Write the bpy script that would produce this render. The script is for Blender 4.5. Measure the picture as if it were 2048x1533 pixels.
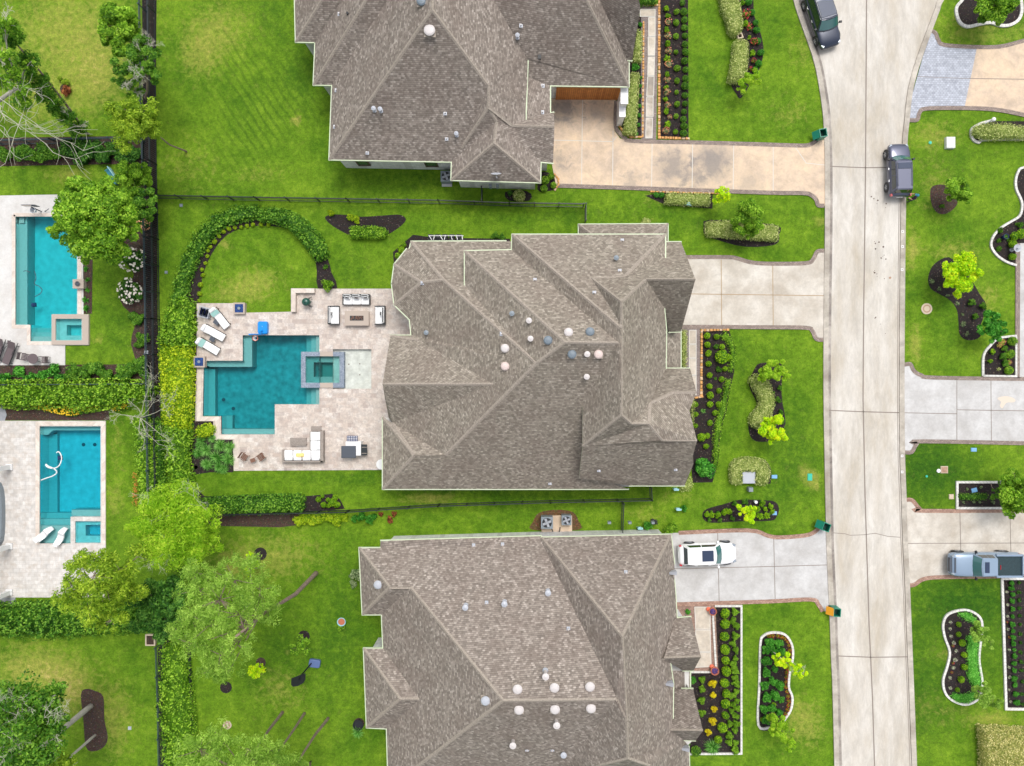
import bpy, bmesh, math, random
import numpy as np
from mathutils import Vector, Matrix, noise as mnoise
from mathutils.geometry import tessellate_polygon
R = math.radians
sc = bpy.context.scene
for o in list(bpy.data.objects): bpy.data.objects.remove(o)
# ---------------------------------------------------------------- camera, sky, sun, exposure
H = 60.0; PPM = 24.0; CX, CY = 1060.0, 757.0          # flying height, pixels per metre on the ground, nadir pixel
cam = bpy.data.objects.new('camera', bpy.data.cameras.new('camera')); sc.collection.objects.link(cam)
cam.location = (0, 0, H); cam.rotation_euler = (0, 0, 0)
cam.data.sensor_width = 36; cam.data.lens = 36 * H * PPM / 2048
cam.data.shift_x = (1024 - CX) / 2048; cam.data.shift_y = -(766.5 - CY) / 2048
cam.data.clip_start = 1; cam.data.clip_end = 3000
sc.camera = cam
w = bpy.data.worlds.new('World'); sc.world = w; w.use_nodes = True
nt = w.node_tree; bg = nt.nodes['Background']
sky = nt.nodes.new('ShaderNodeTexSky'); sky.sky_type = 'NISHITA'; sky.sun_disc = False
SUNV = Vector((0.22, 0.55, 1.25)).normalized()
sky.sun_elevation = math.asin(SUNV.z); sky.sun_rotation = math.atan2(SUNV.x, SUNV.y)
sky.dust_density = 4.0; sky.ozone_density = 1.0
hs = nt.nodes.new('ShaderNodeHueSaturation'); hs.inputs['Saturation'].default_value = 0.30
nt.links.new(sky.outputs[0], hs.inputs['Color']); nt.links.new(hs.outputs[0], bg.inputs['Color'])
bg.inputs['Strength'].default_value = 0.15
sl = bpy.data.lights.new('sun', 'SUN'); sl.energy = 1.05; sl.angle = R(22); sl.color = (1.0, 0.965, 0.91)
so = bpy.data.objects.new('sun', sl); sc.collection.objects.link(so)
so.rotation_euler = SUNV.to_track_quat('Z', 'Y').to_euler(); so.location = (10, 20, 90)
sc.view_settings.view_transform = 'Standard'; sc.view_settings.look = 'None'
sc.view_settings.gamma = 1; sc.view_settings.exposure = 0.42
sc.render.engine = 'CYCLES'
sc.cycles.max_bounces = 6; sc.cycles.transparent_max_bounces = 12; sc.cycles.transmission_bounces = 4
# ---------------------------------------------------------------- helpers
def P(px, py, z=0.0):
    s = (H - z) / H
    return Vector(((px - CX) / PPM * s, (CY - py) / PPM * s, z))
def W(pts, z=0.0): return [P(x, y, z) for x, y in pts]
def srgb(c):
    return tuple(((v / 255) / 12.92 if v <= 10 else (((v / 255) + 0.055) / 1.055) ** 2.4) for v in c)
rng = np.random.default_rng(7)
rnd = random.Random(11)
ORD = ['first','second','third','fourth','fifth','sixth','seventh','eighth','ninth','tenth','eleventh','twelfth','thirteenth','fourteenth','fifteenth','sixteenth','seventeenth','eighteenth','nineteenth','twentieth','twenty-first','twenty-second','twenty-third','twenty-fourth','twenty-fifth','twenty-sixth','twenty-seventh','twenty-eighth','twenty-ninth','thirtieth']
def tag(o, label=None, cat=None, group=None, kind=None):
    if label: o['label'] = label
    if cat: o['category'] = cat
    if group: o['group'] = group
    if kind: o['kind'] = kind
    return o
def empty(name, loc=(0, 0, 0), rz=0.0, label=None, cat=None, group=None):
    o = bpy.data.objects.new(name, None); sc.collection.objects.link(o)
    o.location = loc; o.rotation_euler = (0, 0, rz); o.empty_display_size = .3
    return tag(o, label, cat, group)
def obj(name, me, parent=None, loc=None):
    o = bpy.data.objects.new(name, me); sc.collection.objects.link(o)
    if parent: o.parent = parent
    if loc is not None: o.location = loc
    return o
def copy_tree(o, parent=None):
    c = o.copy(); sc.collection.objects.link(c)
    if parent: c.parent = parent
    for ch in list(o.children): copy_tree(ch, c)
    return c
def smooth_path(pts, n=6, closed=False):
    out = []; L = len(pts)
    rngi = range(L) if closed else range(L - 1)
    g = (lambda i: pts[i % L]) if closed else (lambda i: pts[max(0, min(L - 1, i))])
    for i in rngi:
        p0, p1, p2, p3 = g(i - 1), g(i), g(i + 1), g(i + 2)
        for k in range(n):
            t = k / n
            out.append(tuple(0.5 * ((2 * b) + (-a + c) * t + (2 * a - 5 * b + 4 * c - d) * t * t + (-a + 3 * b - 3 * c + d) * t ** 3) for a, b, c, d in zip(p0, p1, p2, p3)))
    if not closed: out.append(tuple(pts[-1]))
    return out
def inside(x, y, poly):
    c = False; n = len(poly); j = n - 1
    for i in range(n):
        xi, yi = poly[i][0], poly[i][1]; xj, yj = poly[j][0], poly[j][1]
        if (yi > y) != (yj > y) and x < (xj - xi) * (y - yi) / (yj - yi) + xi: c = not c
        j = i
    return c
def area2(p): return sum(p[i][0] * p[(i + 1) % len(p)][1] - p[(i + 1) % len(p)][0] * p[i][1] for i in range(len(p))) / 2
def offset_poly(poly, d):
    """move every edge inwards by d (works on world xy, any winding)"""
    n = len(poly); s = 1 if area2(poly) > 0 else -1; out = []
    for i in range(n):
        a, b, c = Vector(poly[i - 1][:2]), Vector(poly[i][:2]), Vector(poly[(i + 1) % n][:2])
        e1 = (b - a).normalized(); e2 = (c - b).normalized()
        n1 = Vector((-e1.y, e1.x)) * s; n2 = Vector((-e2.y, e2.x)) * s
        m = n1 + n2
        if m.length < 1e-4: m = n1
        m.normalize(); k = max(0.35, m.dot(n1))
        out.append(b + m * (d / k))
    return out
class MB:
    def __init__(s): s.v = []; s.f = []; s.m = []; s.uv = []
    def add(s, vs, fs, m=0, uvs=None):
        b = len(s.v); s.v += [Vector(v) for v in vs]
        for i, f in enumerate(fs):
            s.f.append([b + k for k in f]); s.m.append(m); s.uv.append(uvs[i] if uvs else None)
    def box(s, c, size, rz=0.0, m=0, rot=None, taper=1.0):
        hx, hy, hz = size[0] / 2, size[1] / 2, size[2] / 2
        M = rot if rot is not None else Matrix.Rotation(rz, 3, 'Z')
        vs = []
        for z in (-1, 1):
            t = taper if z > 0 else 1
            for x, y in ((-1, -1), (1, -1), (1, 1), (-1, 1)): vs.append(Vector(c) + M @ Vector((x * hx * t, y * hy * t, z * hz)))
        s.add(vs, [(3, 2, 1, 0), (4, 5, 6, 7), (0, 1, 5, 4), (1, 2, 6, 5), (2, 3, 7, 6), (3, 0, 4, 7)], m)
    def cyl(s, c, r, h, n=16, m=0, r2=None, cap=True):
        r2 = r if r2 is None else r2; c = Vector(c)
        vs = [c + Vector((r * math.cos(2 * math.pi * i / n), r * math.sin(2 * math.pi * i / n), 0)) for i in range(n)]
        vs += [c + Vector((r2 * math.cos(2 * math.pi * i / n), r2 * math.sin(2 * math.pi * i / n), h)) for i in range(n)]
        fs = [(i, (i + 1) % n, n + (i + 1) % n, n + i) for i in range(n)]
        if cap: fs += [list(range(n - 1, -1, -1)), list(range(n, 2 * n))]
        s.add(vs, fs, m)
    def lathe(s, c, prof, n=20, m=0):
        c = Vector(c); vs = []; k = len(prof)
        for r, z in prof:
            for i in range(n): a = 2 * math.pi * i / n; vs.append(c + Vector((r * math.cos(a), r * math.sin(a), z)))
        fs = []
        for j in range(k - 1):
            for i in range(n): fs.append((j * n + i, j * n + (i + 1) % n, (j + 1) * n + (i + 1) % n, (j + 1) * n + i))
        s.add(vs, fs, m)
    def tube(s, pts, r, n=6, m=0, r_end=None):
        pts = [Vector(p) for p in pts]; k = len(pts); vs = []; fs = []
        for j, p in enumerate(pts):
            d = (pts[min(j + 1, k - 1)] - pts[max(j - 1, 0)]).normalized()
            a = d.cross(Vector((0, 0, 1)) if abs(d.z) < .95 else Vector((1, 0, 0))).normalized(); b = d.cross(a)
            rr = r if r_end is None else r + (r_end - r) * j / max(1, k - 1)
            for i in range(n): t = 2 * math.pi * i / n; vs.append(p + a * (rr * math.cos(t)) + b * (rr * math.sin(t)))
        for j in range(k - 1):
            for i in range(n): fs.append((j * n + i, (j + 1) * n + i, (j + 1) * n + (i + 1) % n, j * n + (i + 1) % n))
        fs += [list(range(n)), list(range((k - 1) * n + n - 1, (k - 1) * n - 1, -1))]
        s.add(vs, fs, m)
    def poly(s, loops, z, m=0):
        """flat polygon with holes; loops are world xy lists"""
        L = [[Vector((p[0], p[1], 0)) for p in lp] for lp in loops]
        tris = tessellate_polygon(L); flat = [p for lp in L for p in lp]
        vs = [Vector((p.x, p.y, z)) for p in flat]; fs = []
        for t in tris:
            a, b, c = (flat[i] for i in t)
            fs.append(t if (b - a).cross(c - a).z > 0 else (t[0], t[2], t[1]))
        s.add(vs, fs, m)
    def wall(s, loop, z0, z1, m=0, closed=True, flip=False):
        n = len(loop); sg = area2(loop) > 0
        for i in range(n if closed else n - 1):
            a, b = loop[i], loop[(i + 1) % n]
            q = [(a[0], a[1], z0), (b[0], b[1], z0), (b[0], b[1], z1), (a[0], a[1], z1)]
            if (not sg) != flip: q.reverse()
            s.add(q, [(0, 1, 2, 3)], m)
    def prism(s, loop, z0, z1, m=0, holes=()):
        s.poly([loop] + list(holes), z1, m); s.wall(loop, z0, z1, m)
        for h in holes: s.wall(h, z0, z1, m, flip=True)
    def ribbon(s, path, width, z0, z1, m=0, closed=False):
        pts = [Vector(p[:2]) for p in path]; n = len(pts); Lh = []; Rh = []
        for i, p in enumerate(pts):
            a = pts[i - 1] if (closed or i > 0) else p; b = pts[(i + 1) % n] if (closed or i < n - 1) else p
            e1 = (p - a).normalized() if (p - a).length > 1e-6 else (b - p).normalized()
            e2 = (b - p).normalized() if (b - p).length > 1e-6 else e1
            t = (e1 + e2).normalized() if (e1 + e2).length > 1e-3 else e1
            nn = Vector((-t.y, t.x)); k = max(.6, nn.dot(Vector((-e1.y, e1.x))))
            Lh.append(p + nn * (width / 2 / k)); Rh.append(p - nn * (width / 2 / k))
        dist = 0
        for i in range(n if closed else n - 1):
            j = (i + 1) % n; L0, L1, R0, R1 = Lh[i], Lh[j], Rh[i], Rh[j]; d2 = dist + (pts[j] - pts[i]).length
            s.add([(*R0, z1), (*R1, z1), (*L1, z1), (*L0, z1)], [(0, 1, 2, 3)], m, [[(dist, 0), (d2, 0), (d2, width), (dist, width)]])
            s.add([(*R0, z0), (*R1, z0), (*R1, z1), (*R0, z1)], [(0, 1, 2, 3)], m)
            s.add([(*L1, z0), (*L0, z0), (*L0, z1), (*L1, z1)], [(0, 1, 2, 3)], m)
            dist = d2
        if not closed:
            for i, fl in ((0, 0), (n - 1, 1)):
                q = [(*Lh[i], z0), (*Rh[i], z0), (*Rh[i], z1), (*Lh[i], z1)]
                if fl: q.reverse()
                s.add(q, [(0, 1, 2, 3)], m)
    def build(s, name, mats, parent=None, origin=(0, 0, 0), smooth=False, top=False, loc=None):
        """origin: world point taken as the mesh's zero; top=True places the object there"""
        o3 = Vector(origin); me = bpy.data.meshes.new(name)
        me.from_pydata([v - o3 for v in s.v], [], s.f)
        if not isinstance(mats, (list, tuple)): mats = [mats]
        for m in mats: me.materials.append(m)
        me.polygons.foreach_set('material_index', s.m)
        if any(u is not None for u in s.uv):
            uvl = me.uv_layers.new(name='UVMap')
            for p, u in zip(me.polygons, s.uv):
                if u:
                    for li, c in zip(p.loop_indices, u): uvl.data[li].uv = c
        if smooth: me.polygons.foreach_set('use_smooth', [True] * len(me.polygons))
        me.update()
        return obj(name, me, parent, o3 if top else loc)
def cen(pts): return Vector((sum(p[0] for p in pts) / len(pts), sum(p[1] for p in pts) / len(pts), 0))
# ---------------------------------------------------------------- materials
def newmat(name):
    m = bpy.data.materials.new(name); m.use_nodes = True; n = m.node_tree
    return m, n, n.nodes['Principled BSDF']
def plain(name, col, rough=.6, metal=0.0, spec=.5, coat=0.0, noise=0.0, nscale=3.0):
    m, n, b = newmat(name); b.inputs['Base Color'].default_value = (*srgb(col), 1)
    b.inputs['Roughness'].default_value = rough; b.inputs['Metallic'].default_value = metal
    b.inputs['Specular IOR Level'].default_value = spec; b.inputs['Coat Weight'].default_value = coat
    if noise:
        t = N(n, 'ShaderNodeTexNoise', Scale=nscale, Detail=6.0); g = N(n, 'ShaderNodeNewGeometry')
        n.links.new(g.outputs['Position'], t.inputs['Vector'])
        r = ramp(n, t.outputs[0], [(.3, [v * (1 - noise) for v in srgb(col)]), (.7, [min(1, v * (1 + noise)) for v in srgb(col)])])
        n.links.new(r, b.inputs['Base Color'])
    return m
def N(n, typ, **kw):
    nd = n.nodes.new(typ)
    for k, v in kw.items(): nd.inputs[k].default_value = v
    return nd
def ramp(n, fac, stops):
    r = n.nodes.new('ShaderNodeValToRGB'); e = r.color_ramp.elements
    while len(e) < len(stops): e.new(.5)
    for el, (p, c) in zip(e, stops): el.position = p; el.color = (*c, 1)
    n.links.new(fac, r.inputs[0]); return r.outputs[0]
def mix(n, fac, a, b, mode='MIX'):
    x = n.nodes.new('ShaderNodeMix'); x.data_type = 'RGBA'; x.blend_type = mode
    for val, key in ((fac, 0), (a, 6), (b, 7)):
        if hasattr(val, 'links'): n.links.new(val, x.inputs[key])
        elif key == 0: x.inputs[0].default_value = val
        else: x.inputs[key].default_value = (*val, 1)
    return x.outputs[2]
def pos(n): return N(n, 'ShaderNodeNewGeometry').outputs['Position']
def noise(n, vec, scale, detail=4.0, rough=.55, dist=0.0):
    t = N(n, 'ShaderNodeTexNoise', Scale=scale, Detail=detail, Roughness=rough, Distortion=dist)
    n.links.new(vec, t.inputs['Vector']); return t.outputs[0]
def bump(n, b, h, strength=.4, dist=.05):
    bp = N(n, 'ShaderNodeBump', Strength=strength, Distance=dist); n.links.new(h, bp.inputs['Height']); n.links.new(bp.outputs[0], b.inputs['Normal'])
def mapping(n, vec, scale=(1, 1, 1), rz=0.0, loc=(0, 0, 0)):
    mp = n.nodes.new('ShaderNodeMapping'); mp.inputs['Scale'].default_value = scale; mp.inputs['Rotation'].default_value = (0, 0, rz); mp.inputs['Location'].default_value = loc
    n.links.new(vec, mp.inputs['Vector']); return mp.outputs[0]

def mat_lawn():
    m, n, b = newmat('lawn_grass'); p = pos(n)
    big = noise(n, p, .22, 5, .6); mid = noise(n, p, 1.1, 6, .65, .4); fine = noise(n, p, 9, 5, .7); blade = noise(n, p, 34, 3, .6)
    c = ramp(n, mid, [(.30, srgb((66, 104, 12))), (.50, srgb((92, 132, 20))), (.70, srgb((124, 158, 40)))])
    c2 = ramp(n, big, [(.36, srgb((58, 98, 12))), (.62, srgb((118, 150, 34)))])
    c = mix(n, .42, c, c2)
    a1 = n.nodes.new('ShaderNodeAttribute'); a1.attribute_name = 'dry'
    a2 = n.nodes.new('ShaderNodeAttribute'); a2.attribute_name = 'lush'
    nz = noise(n, p, 2.0, 7, .72, .7)
    def masked(fac, lo, hi):
        ma = n.nodes.new('ShaderNodeMath'); ma.operation = 'MULTIPLY_ADD'; n.links.new(nz, ma.inputs[0]); ma.inputs[1].default_value = 2.0; ma.inputs[2].default_value = -1.06
        ad = n.nodes.new('ShaderNodeMath'); ad.operation = 'ADD'; n.links.new(fac, ad.inputs[0]); n.links.new(ma.outputs[0], ad.inputs[1])
        mr = n.nodes.new('ShaderNodeMapRange'); mr.inputs['From Min'].default_value = lo; mr.inputs['From Max'].default_value = hi; n.links.new(ad.outputs[0], mr.inputs[0])
        return mr.outputs[0]
    c = mix(n, masked(a2.outputs['Fac'], .1, .9), c, srgb((46, 90, 12)))
    c = mix(n, masked(a1.outputs['Fac'], .12, .85), c, srgb((152, 156, 70)))
    c = mix(n, masked(a1.outputs['Fac'], .75, 1.35), c, srgb((190, 168, 110)))
    a3 = n.nodes.new('ShaderNodeAttribute'); a3.attribute_name = 'dark_stripe'; wv = N(n, 'ShaderNodeTexWave', Scale=.5, Distortion=2.2, Detail=2.0); n.links.new(mapping(n, p, (1, 1, 1), R(-33)), wv.inputs['Vector'])
    mm = n.nodes.new('ShaderNodeMath'); mm.operation = 'MULTIPLY'; n.links.new(a3.outputs['Fac'], mm.inputs[0]); n.links.new(ramp(n, wv.outputs[1], [(.1, (1, 1, 1)), (.42, (0, 0, 0))]), mm.inputs[1]); c = mix(n, mm.outputs[0], c, srgb((58, 92, 18)))  # grass colour darkens along slanted stripes in two lawn patches
    f = ramp(n, fine, [(.25, (.62, .62, .62)), (.5, (1, 1, 1)), (.78, (1.42, 1.36, 1.3))])
    c = mix(n, 1.0, c, f, 'MULTIPLY')
    md = noise(n, p, 3.2, 4, .65, .3); c = mix(n, 1.0, c, ramp(n, md, [(.3, (.72, .76, .7)), (.7, (1.28, 1.24, 1.3))]), 'MULTIPLY')
    f2 = ramp(n, blade, [(.3, (.55, .6, .5)), (.7, (1.5, 1.42, 1.5))])
    c = mix(n, 1.0, c, f2, 'MULTIPLY')
    n.links.new(c, b.inputs['Base Color']); b.inputs['Roughness'].default_value = .85; b.inputs['Specular IOR Level'].default_value = .2
    bump(n, b, blade, .9, .05)
    return m
def mat_mulch(name='mulch', col=(52, 42, 42), hi=(104, 88, 84)):
    m, n, b = newmat(name); p = pos(n)
    a = noise(n, p, 16, 5, .75, 1.0); v = n.nodes.new('ShaderNodeTexVoronoi'); v.inputs['Scale'].default_value = 14; n.links.new(p, v.inputs['Vector'])
    c = ramp(n, a, [(.32, srgb([x * .55 for x in col])), (.55, srgb(col)), (.78, srgb(hi))])
    c = mix(n, .5, c, mix(n, 1.0, c, v.outputs['Color'], 'MULTIPLY'))
    sp = noise(n, p, 7, 2, .5); c = mix(n, ramp(n, sp, [(.64, (0, 0, 0)), (.72, (.7, .7, .7))]), c, srgb((150, 134, 118)))
    n.links.new(c, b.inputs['Base Color']); b.inputs['Roughness'].default_value = .95
    bump(n, b, a, 1.0, .08); return m
def mat_concrete(name, base, light, dark=None, stain=.5, sc_=(1, 1, 1), seed=0.0, spots=()):
    m, n, b = newmat(name); p = mapping(n, pos(n), sc_, 0, (seed, seed * .7, 0))
    dark = dark or [x * .86 for x in base]
    a = noise(n, p, .42, 6, .68, .25); f = noise(n, p, 7, 6, .7); g = noise(n, p, 40, 3, .6); st = noise(n, p, 1.3, 7, .66, .5)
    c = ramp(n, a, [(.34, srgb(dark)), (.48, srgb(base)), (.64, srgb(light))])
    c = mix(n, ramp(n, st, [(.44, (0, 0, 0)), (.66, (stain, stain, stain))]), c, srgb([x * .84 for x in base]))
    for sx, sy, sr, ss in spots:   # grime stains that belong to the slab
        d = n.nodes.new('ShaderNodeVectorMath'); d.operation = 'DISTANCE'; n.links.new(pos(n), d.inputs[0]); q = P(sx, sy); d.inputs[1].default_value = (q.x, q.y, 0)
        m1 = n.nodes.new('ShaderNodeMath'); m1.operation = 'MULTIPLY_ADD'; n.links.new(st, m1.inputs[0]); m1.inputs[1].default_value = 4.5; m1.inputs[2].default_value = -2.2
        m2 = n.nodes.new('ShaderNodeMath'); m2.operation = 'ADD'; n.links.new(m1.outputs[0], m2.inputs[0]); n.links.new(d.outputs['Value'], m2.inputs[1])
        mr = n.nodes.new('ShaderNodeMapRange'); mr.inputs['From Min'].default_value = sr / PPM * 1.15; mr.inputs['From Max'].default_value = sr / PPM * .35; mr.inputs['To Max'].default_value = ss; n.links.new(m2.outputs[0], mr.inputs[0]); c = mix(n, mr.outputs[0], c, srgb((132, 126, 122)))
    c = mix(n, 1.0, c, ramp(n, f, [(.25, (.9, .9, .9)), (.75, (1.08, 1.08, 1.08))]), 'MULTIPLY')
    c = mix(n, 1.0, c, ramp(n, g, [(.3, (.93, .93, .93)), (.7, (1.06, 1.06, 1.06))]), 'MULTIPLY')
    n.links.new(c, b.inputs['Base Color']); b.inputs['Roughness'].default_value = .8; bump(n, b, g, .25, .02); return m
def mat_brick(name, c1, c2, mortar, w=.2, h=.1, ms=.012, uv=False, bias=0.0, off=.5, rz=0.0, extra=None, rough=.85, sq=1.0):
    m, n, b = newmat(name)
    vec = N(n, 'ShaderNodeTexCoord').outputs['UV'] if uv else pos(n)
    vec = mapping(n, vec, (1, 1, 1), rz)
    br = n.nodes.new('ShaderNodeTexBrick'); n.links.new(vec, br.inputs['Vector'])
    for k, v in (('Color1', c1), ('Color2', c2), ('Mortar', mortar)): br.inputs[k].default_value = (*srgb(v), 1)
    br.inputs['Scale'].default_value = 1; br.inputs['Mortar Size'].default_value = ms; br.inputs['Brick Width'].default_value = w; br.inputs['Row Height'].default_value = h
    br.inputs['Bias'].default_value = bias; br.offset = off; br.squash = sq
    nz = noise(n, vec, 2.2, 5, .6); c = mix(n, 1.0, br.outputs[0], ramp(n, nz, [(.28, (.8, .8, .8)), (.72, (1.16, 1.16, 1.16))]), 'MULTIPLY')
    if extra:
        nz2 = noise(n, vec, extra[0], 4, .6, .6); c = mix(n, ramp(n, nz2, [(extra[2], (0, 0, 0)), (extra[3], (extra[4],) * 3)]), c, srgb(extra[1]))
    n.links.new(c, b.inputs['Base Color']); b.inputs['Roughness'].default_value = rough; bump(n, b, br.outputs['Fac'], -.3 if False else .3, .02); return m
def mat_shingle(name, c1, c2, spk, stain=(118, 104, 96)):
    m, n, b = newmat(name); vec = N(n, 'ShaderNodeTexCoord').outputs['UV']; sp = n.nodes.new('ShaderNodeSeparateXYZ'); n.links.new(vec, sp.inputs[0])
    def ma(op, a, v=None, w=None):
        x = n.nodes.new('ShaderNodeMath'); x.operation = op
        for i, q in enumerate((a, v, w)):
            if q is None: continue
            if hasattr(q, 'links'): n.links.new(q, x.inputs[i])
            else: x.inputs[i].default_value = q
        return x.outputs[0]
    vr = ma('DIVIDE', sp.outputs[1], .14); row_ = ma('FLOOR', vr); fr = ma('FRACT', vr); u = ma('ADD', ma('DIVIDE', sp.outputs[0], .19), ma('MULTIPLY', row_, .382)); col = ma('FLOOR', u); fu = ma('FRACT', u)
    cb = n.nodes.new('ShaderNodeCombineXYZ'); n.links.new(col, cb.inputs[0]); n.links.new(row_, cb.inputs[1]); wn = n.nodes.new('ShaderNodeTexWhiteNoise'); wn.noise_dimensions = '2D'; n.links.new(cb.outputs[0], wn.inputs['Vector'])
    c = ramp(n, wn.outputs[0], [(0, srgb([x * .86 for x in c1])), (.45, srgb(c1)), (.82, srgb(c2)), (.96, srgb(spk)), (1, srgb([min(255, x * 1.06) for x in spk]))])
    ln = ma('LESS_THAN', fr, .2); c = mix(n, ma('MULTIPLY', ln, .55), c, srgb([x * .5 for x in c1])); c = mix(n, ma('MULTIPLY', ma('LESS_THAN', fu, .07), .35), c, srgb([x * .55 for x in c1]))
    p = pos(n); nz = noise(n, p, .5, 6, .6, .5); c = mix(n, ramp(n, nz, [(.42, (0, 0, 0)), (.72, (.45, .45, .45))]), c, srgb(stain))
    g = noise(n, p, 6, 5, .7); c = mix(n, 1.0, c, ramp(n, g, [(.3, (.84, .84, .84)), (.7, (1.16, 1.16, 1.16))]), 'MULTIPLY')
    n.links.new(c, b.inputs['Base Color']); b.inputs['Roughness'].default_value = .9; b.inputs['Specular IOR Level'].default_value = .25
    bump(n, b, fr, .35, .03); return m
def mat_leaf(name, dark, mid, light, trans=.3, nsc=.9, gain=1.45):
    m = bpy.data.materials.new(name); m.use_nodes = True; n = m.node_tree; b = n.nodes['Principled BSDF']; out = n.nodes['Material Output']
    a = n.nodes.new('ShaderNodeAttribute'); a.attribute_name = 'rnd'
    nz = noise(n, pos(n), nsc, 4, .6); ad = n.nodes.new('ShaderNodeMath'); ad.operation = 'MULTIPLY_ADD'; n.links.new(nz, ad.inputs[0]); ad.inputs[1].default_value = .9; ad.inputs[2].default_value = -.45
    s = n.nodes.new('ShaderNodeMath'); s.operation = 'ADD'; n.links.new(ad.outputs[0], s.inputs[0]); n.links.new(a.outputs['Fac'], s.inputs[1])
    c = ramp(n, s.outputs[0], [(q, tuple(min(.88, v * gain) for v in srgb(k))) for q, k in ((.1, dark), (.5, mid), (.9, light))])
    n.links.new(c, b.inputs['Base Color']); b.inputs['Roughness'].default_value = .6; b.inputs['Specular IOR Level'].default_value = .3
    t = n.nodes.new('ShaderNodeBsdfTranslucent'); n.links.new(c, t.inputs[0]); mx = n.nodes.new('ShaderNodeMixShader'); mx.inputs[0].default_value = trans
    n.links.new(b.outputs[0], mx.inputs[1]); n.links.new(t.outputs[0], mx.inputs[2]); n.links.new(mx.outputs[0], out.inputs[0]); return m
def mat_water(name, tint, dens, ripple=.25):
    m = bpy.data.materials.new(name); m.use_nodes = True; n = m.node_tree; n.nodes.remove(n.nodes['Principled BSDF']); out = n.nodes['Material Output']
    tr = n.nodes.new('ShaderNodeBsdfTransparent'); gl = n.nodes.new('ShaderNodeBsdfGlossy'); gl.inputs['Roughness'].default_value = .04
    fr = n.nodes.new('ShaderNodeFresnel'); fr.inputs[0].default_value = 1.33; mx = n.nodes.new('ShaderNodeMixShader')
    bp = N(n, 'ShaderNodeBump', Strength=ripple, Distance=.05); n.links.new(noise(n, pos(n), 5, 4, .6, .8), bp.inputs['Height'])
    n.links.new(bp.outputs[0], gl.inputs['Normal']); n.links.new(bp.outputs[0], fr.inputs['Normal'])
    n.links.new(fr.outputs[0], mx.inputs[0]); n.links.new(tr.outputs[0], mx.inputs[1]); n.links.new(gl.outputs[0], mx.inputs[2]); n.links.new(mx.outputs[0], out.inputs[0])
    va = n.nodes.new('ShaderNodeVolumeAbsorption'); va.inputs['Color'].default_value = (*tint, 1); va.inputs['Density'].default_value = dens; n.links.new(va.outputs[0], out.inputs['Volume']); return m
def mat_glass(name, col, rough=.06):
    return plain(name, col, rough, 0, .8, .6)

M = {}
M['lawn'] = mat_lawn(); M['mulch'] = mat_mulch(); M['mulch_brown'] = mat_mulch('mulch_brown', (92, 72, 62), (150, 122, 104)); M['gravel'] = mat_mulch('bark_chips', (128, 96, 60), (196, 160, 116))
M['street'] = mat_concrete('street_concrete', (196, 189, 178), (210, 205, 197), (182, 172, 156), .45, (1, .28, 1))
M['kerb'] = mat_concrete('kerb_concrete', (176, 168, 156), (200, 192, 180), (150, 140, 128), .6)
M['drive_tan'] = mat_concrete('driveway_tan', (210, 188, 164), (222, 198, 168), (186, 168, 150), .5, seed=3, spots=[(1128, 222, 34, .85), (1118, 320, 22, .6), (1345, 335, 40, .75), (1425, 325, 46, .8), (1385, 350, 30, .6), (1195, 225, 22, .5), (1265, 360, 20, .5), (1500, 365, 26, .4), (1930, 180, 20, .0)])
M['drive_pale'] = mat_concrete('driveway_pale', (196, 188, 176), (212, 206, 196), (180, 170, 156), .35, seed=9)
M['drive_grey'] = mat_concrete('driveway_grey', (190, 188, 186), (204, 203, 202), (178, 175, 172), .3, seed=15)
M['walk'] = mat_concrete('walk_slab', (200, 188, 172), (214, 206, 194), (176, 164, 150), .6, seed=5)
M['walk_dirty'] = mat_concrete('walk_slab_stained', (178, 166, 152), (206, 196, 184), (140, 134, 128), .8, seed=25)
M['deck_white'] = mat_concrete('deck_concrete', (206, 203, 199), (214, 212, 209), (196, 190, 184), .25, seed=31)
M['joint'] = plain('expansion_joint', (136, 126, 118), .9); M['joint_tan'] = plain('rusty_joint', (168, 146, 118), .9); M['joint_white'] = plain('pale_joint', (206, 202, 194), .9)
M['paver'] = mat_brick('paver_border', (132, 118, 110), (160, 144, 134), (104, 94, 88), .22, .11, .01, uv=True)
M['paver_red'] = mat_brick('brick_border', (150, 116, 100), (184, 150, 132), (120, 100, 90), .22, .11, .01, uv=True)
M['paver_blue'] = mat_brick('blue_grey_pavers', (164, 168, 178), (188, 192, 202), (140, 144, 154), .24, .16, .012)
M['block_white'] = mat_brick('white_edging_block', (206, 204, 198), (222, 220, 214), (150, 146, 140), .3, .3, .012, uv=True)
M['coping'] = mat_brick('travertine_coping', (206, 192, 180), (222, 212, 202), (180, 166, 154), .5, .35, .006, uv=True)
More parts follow.
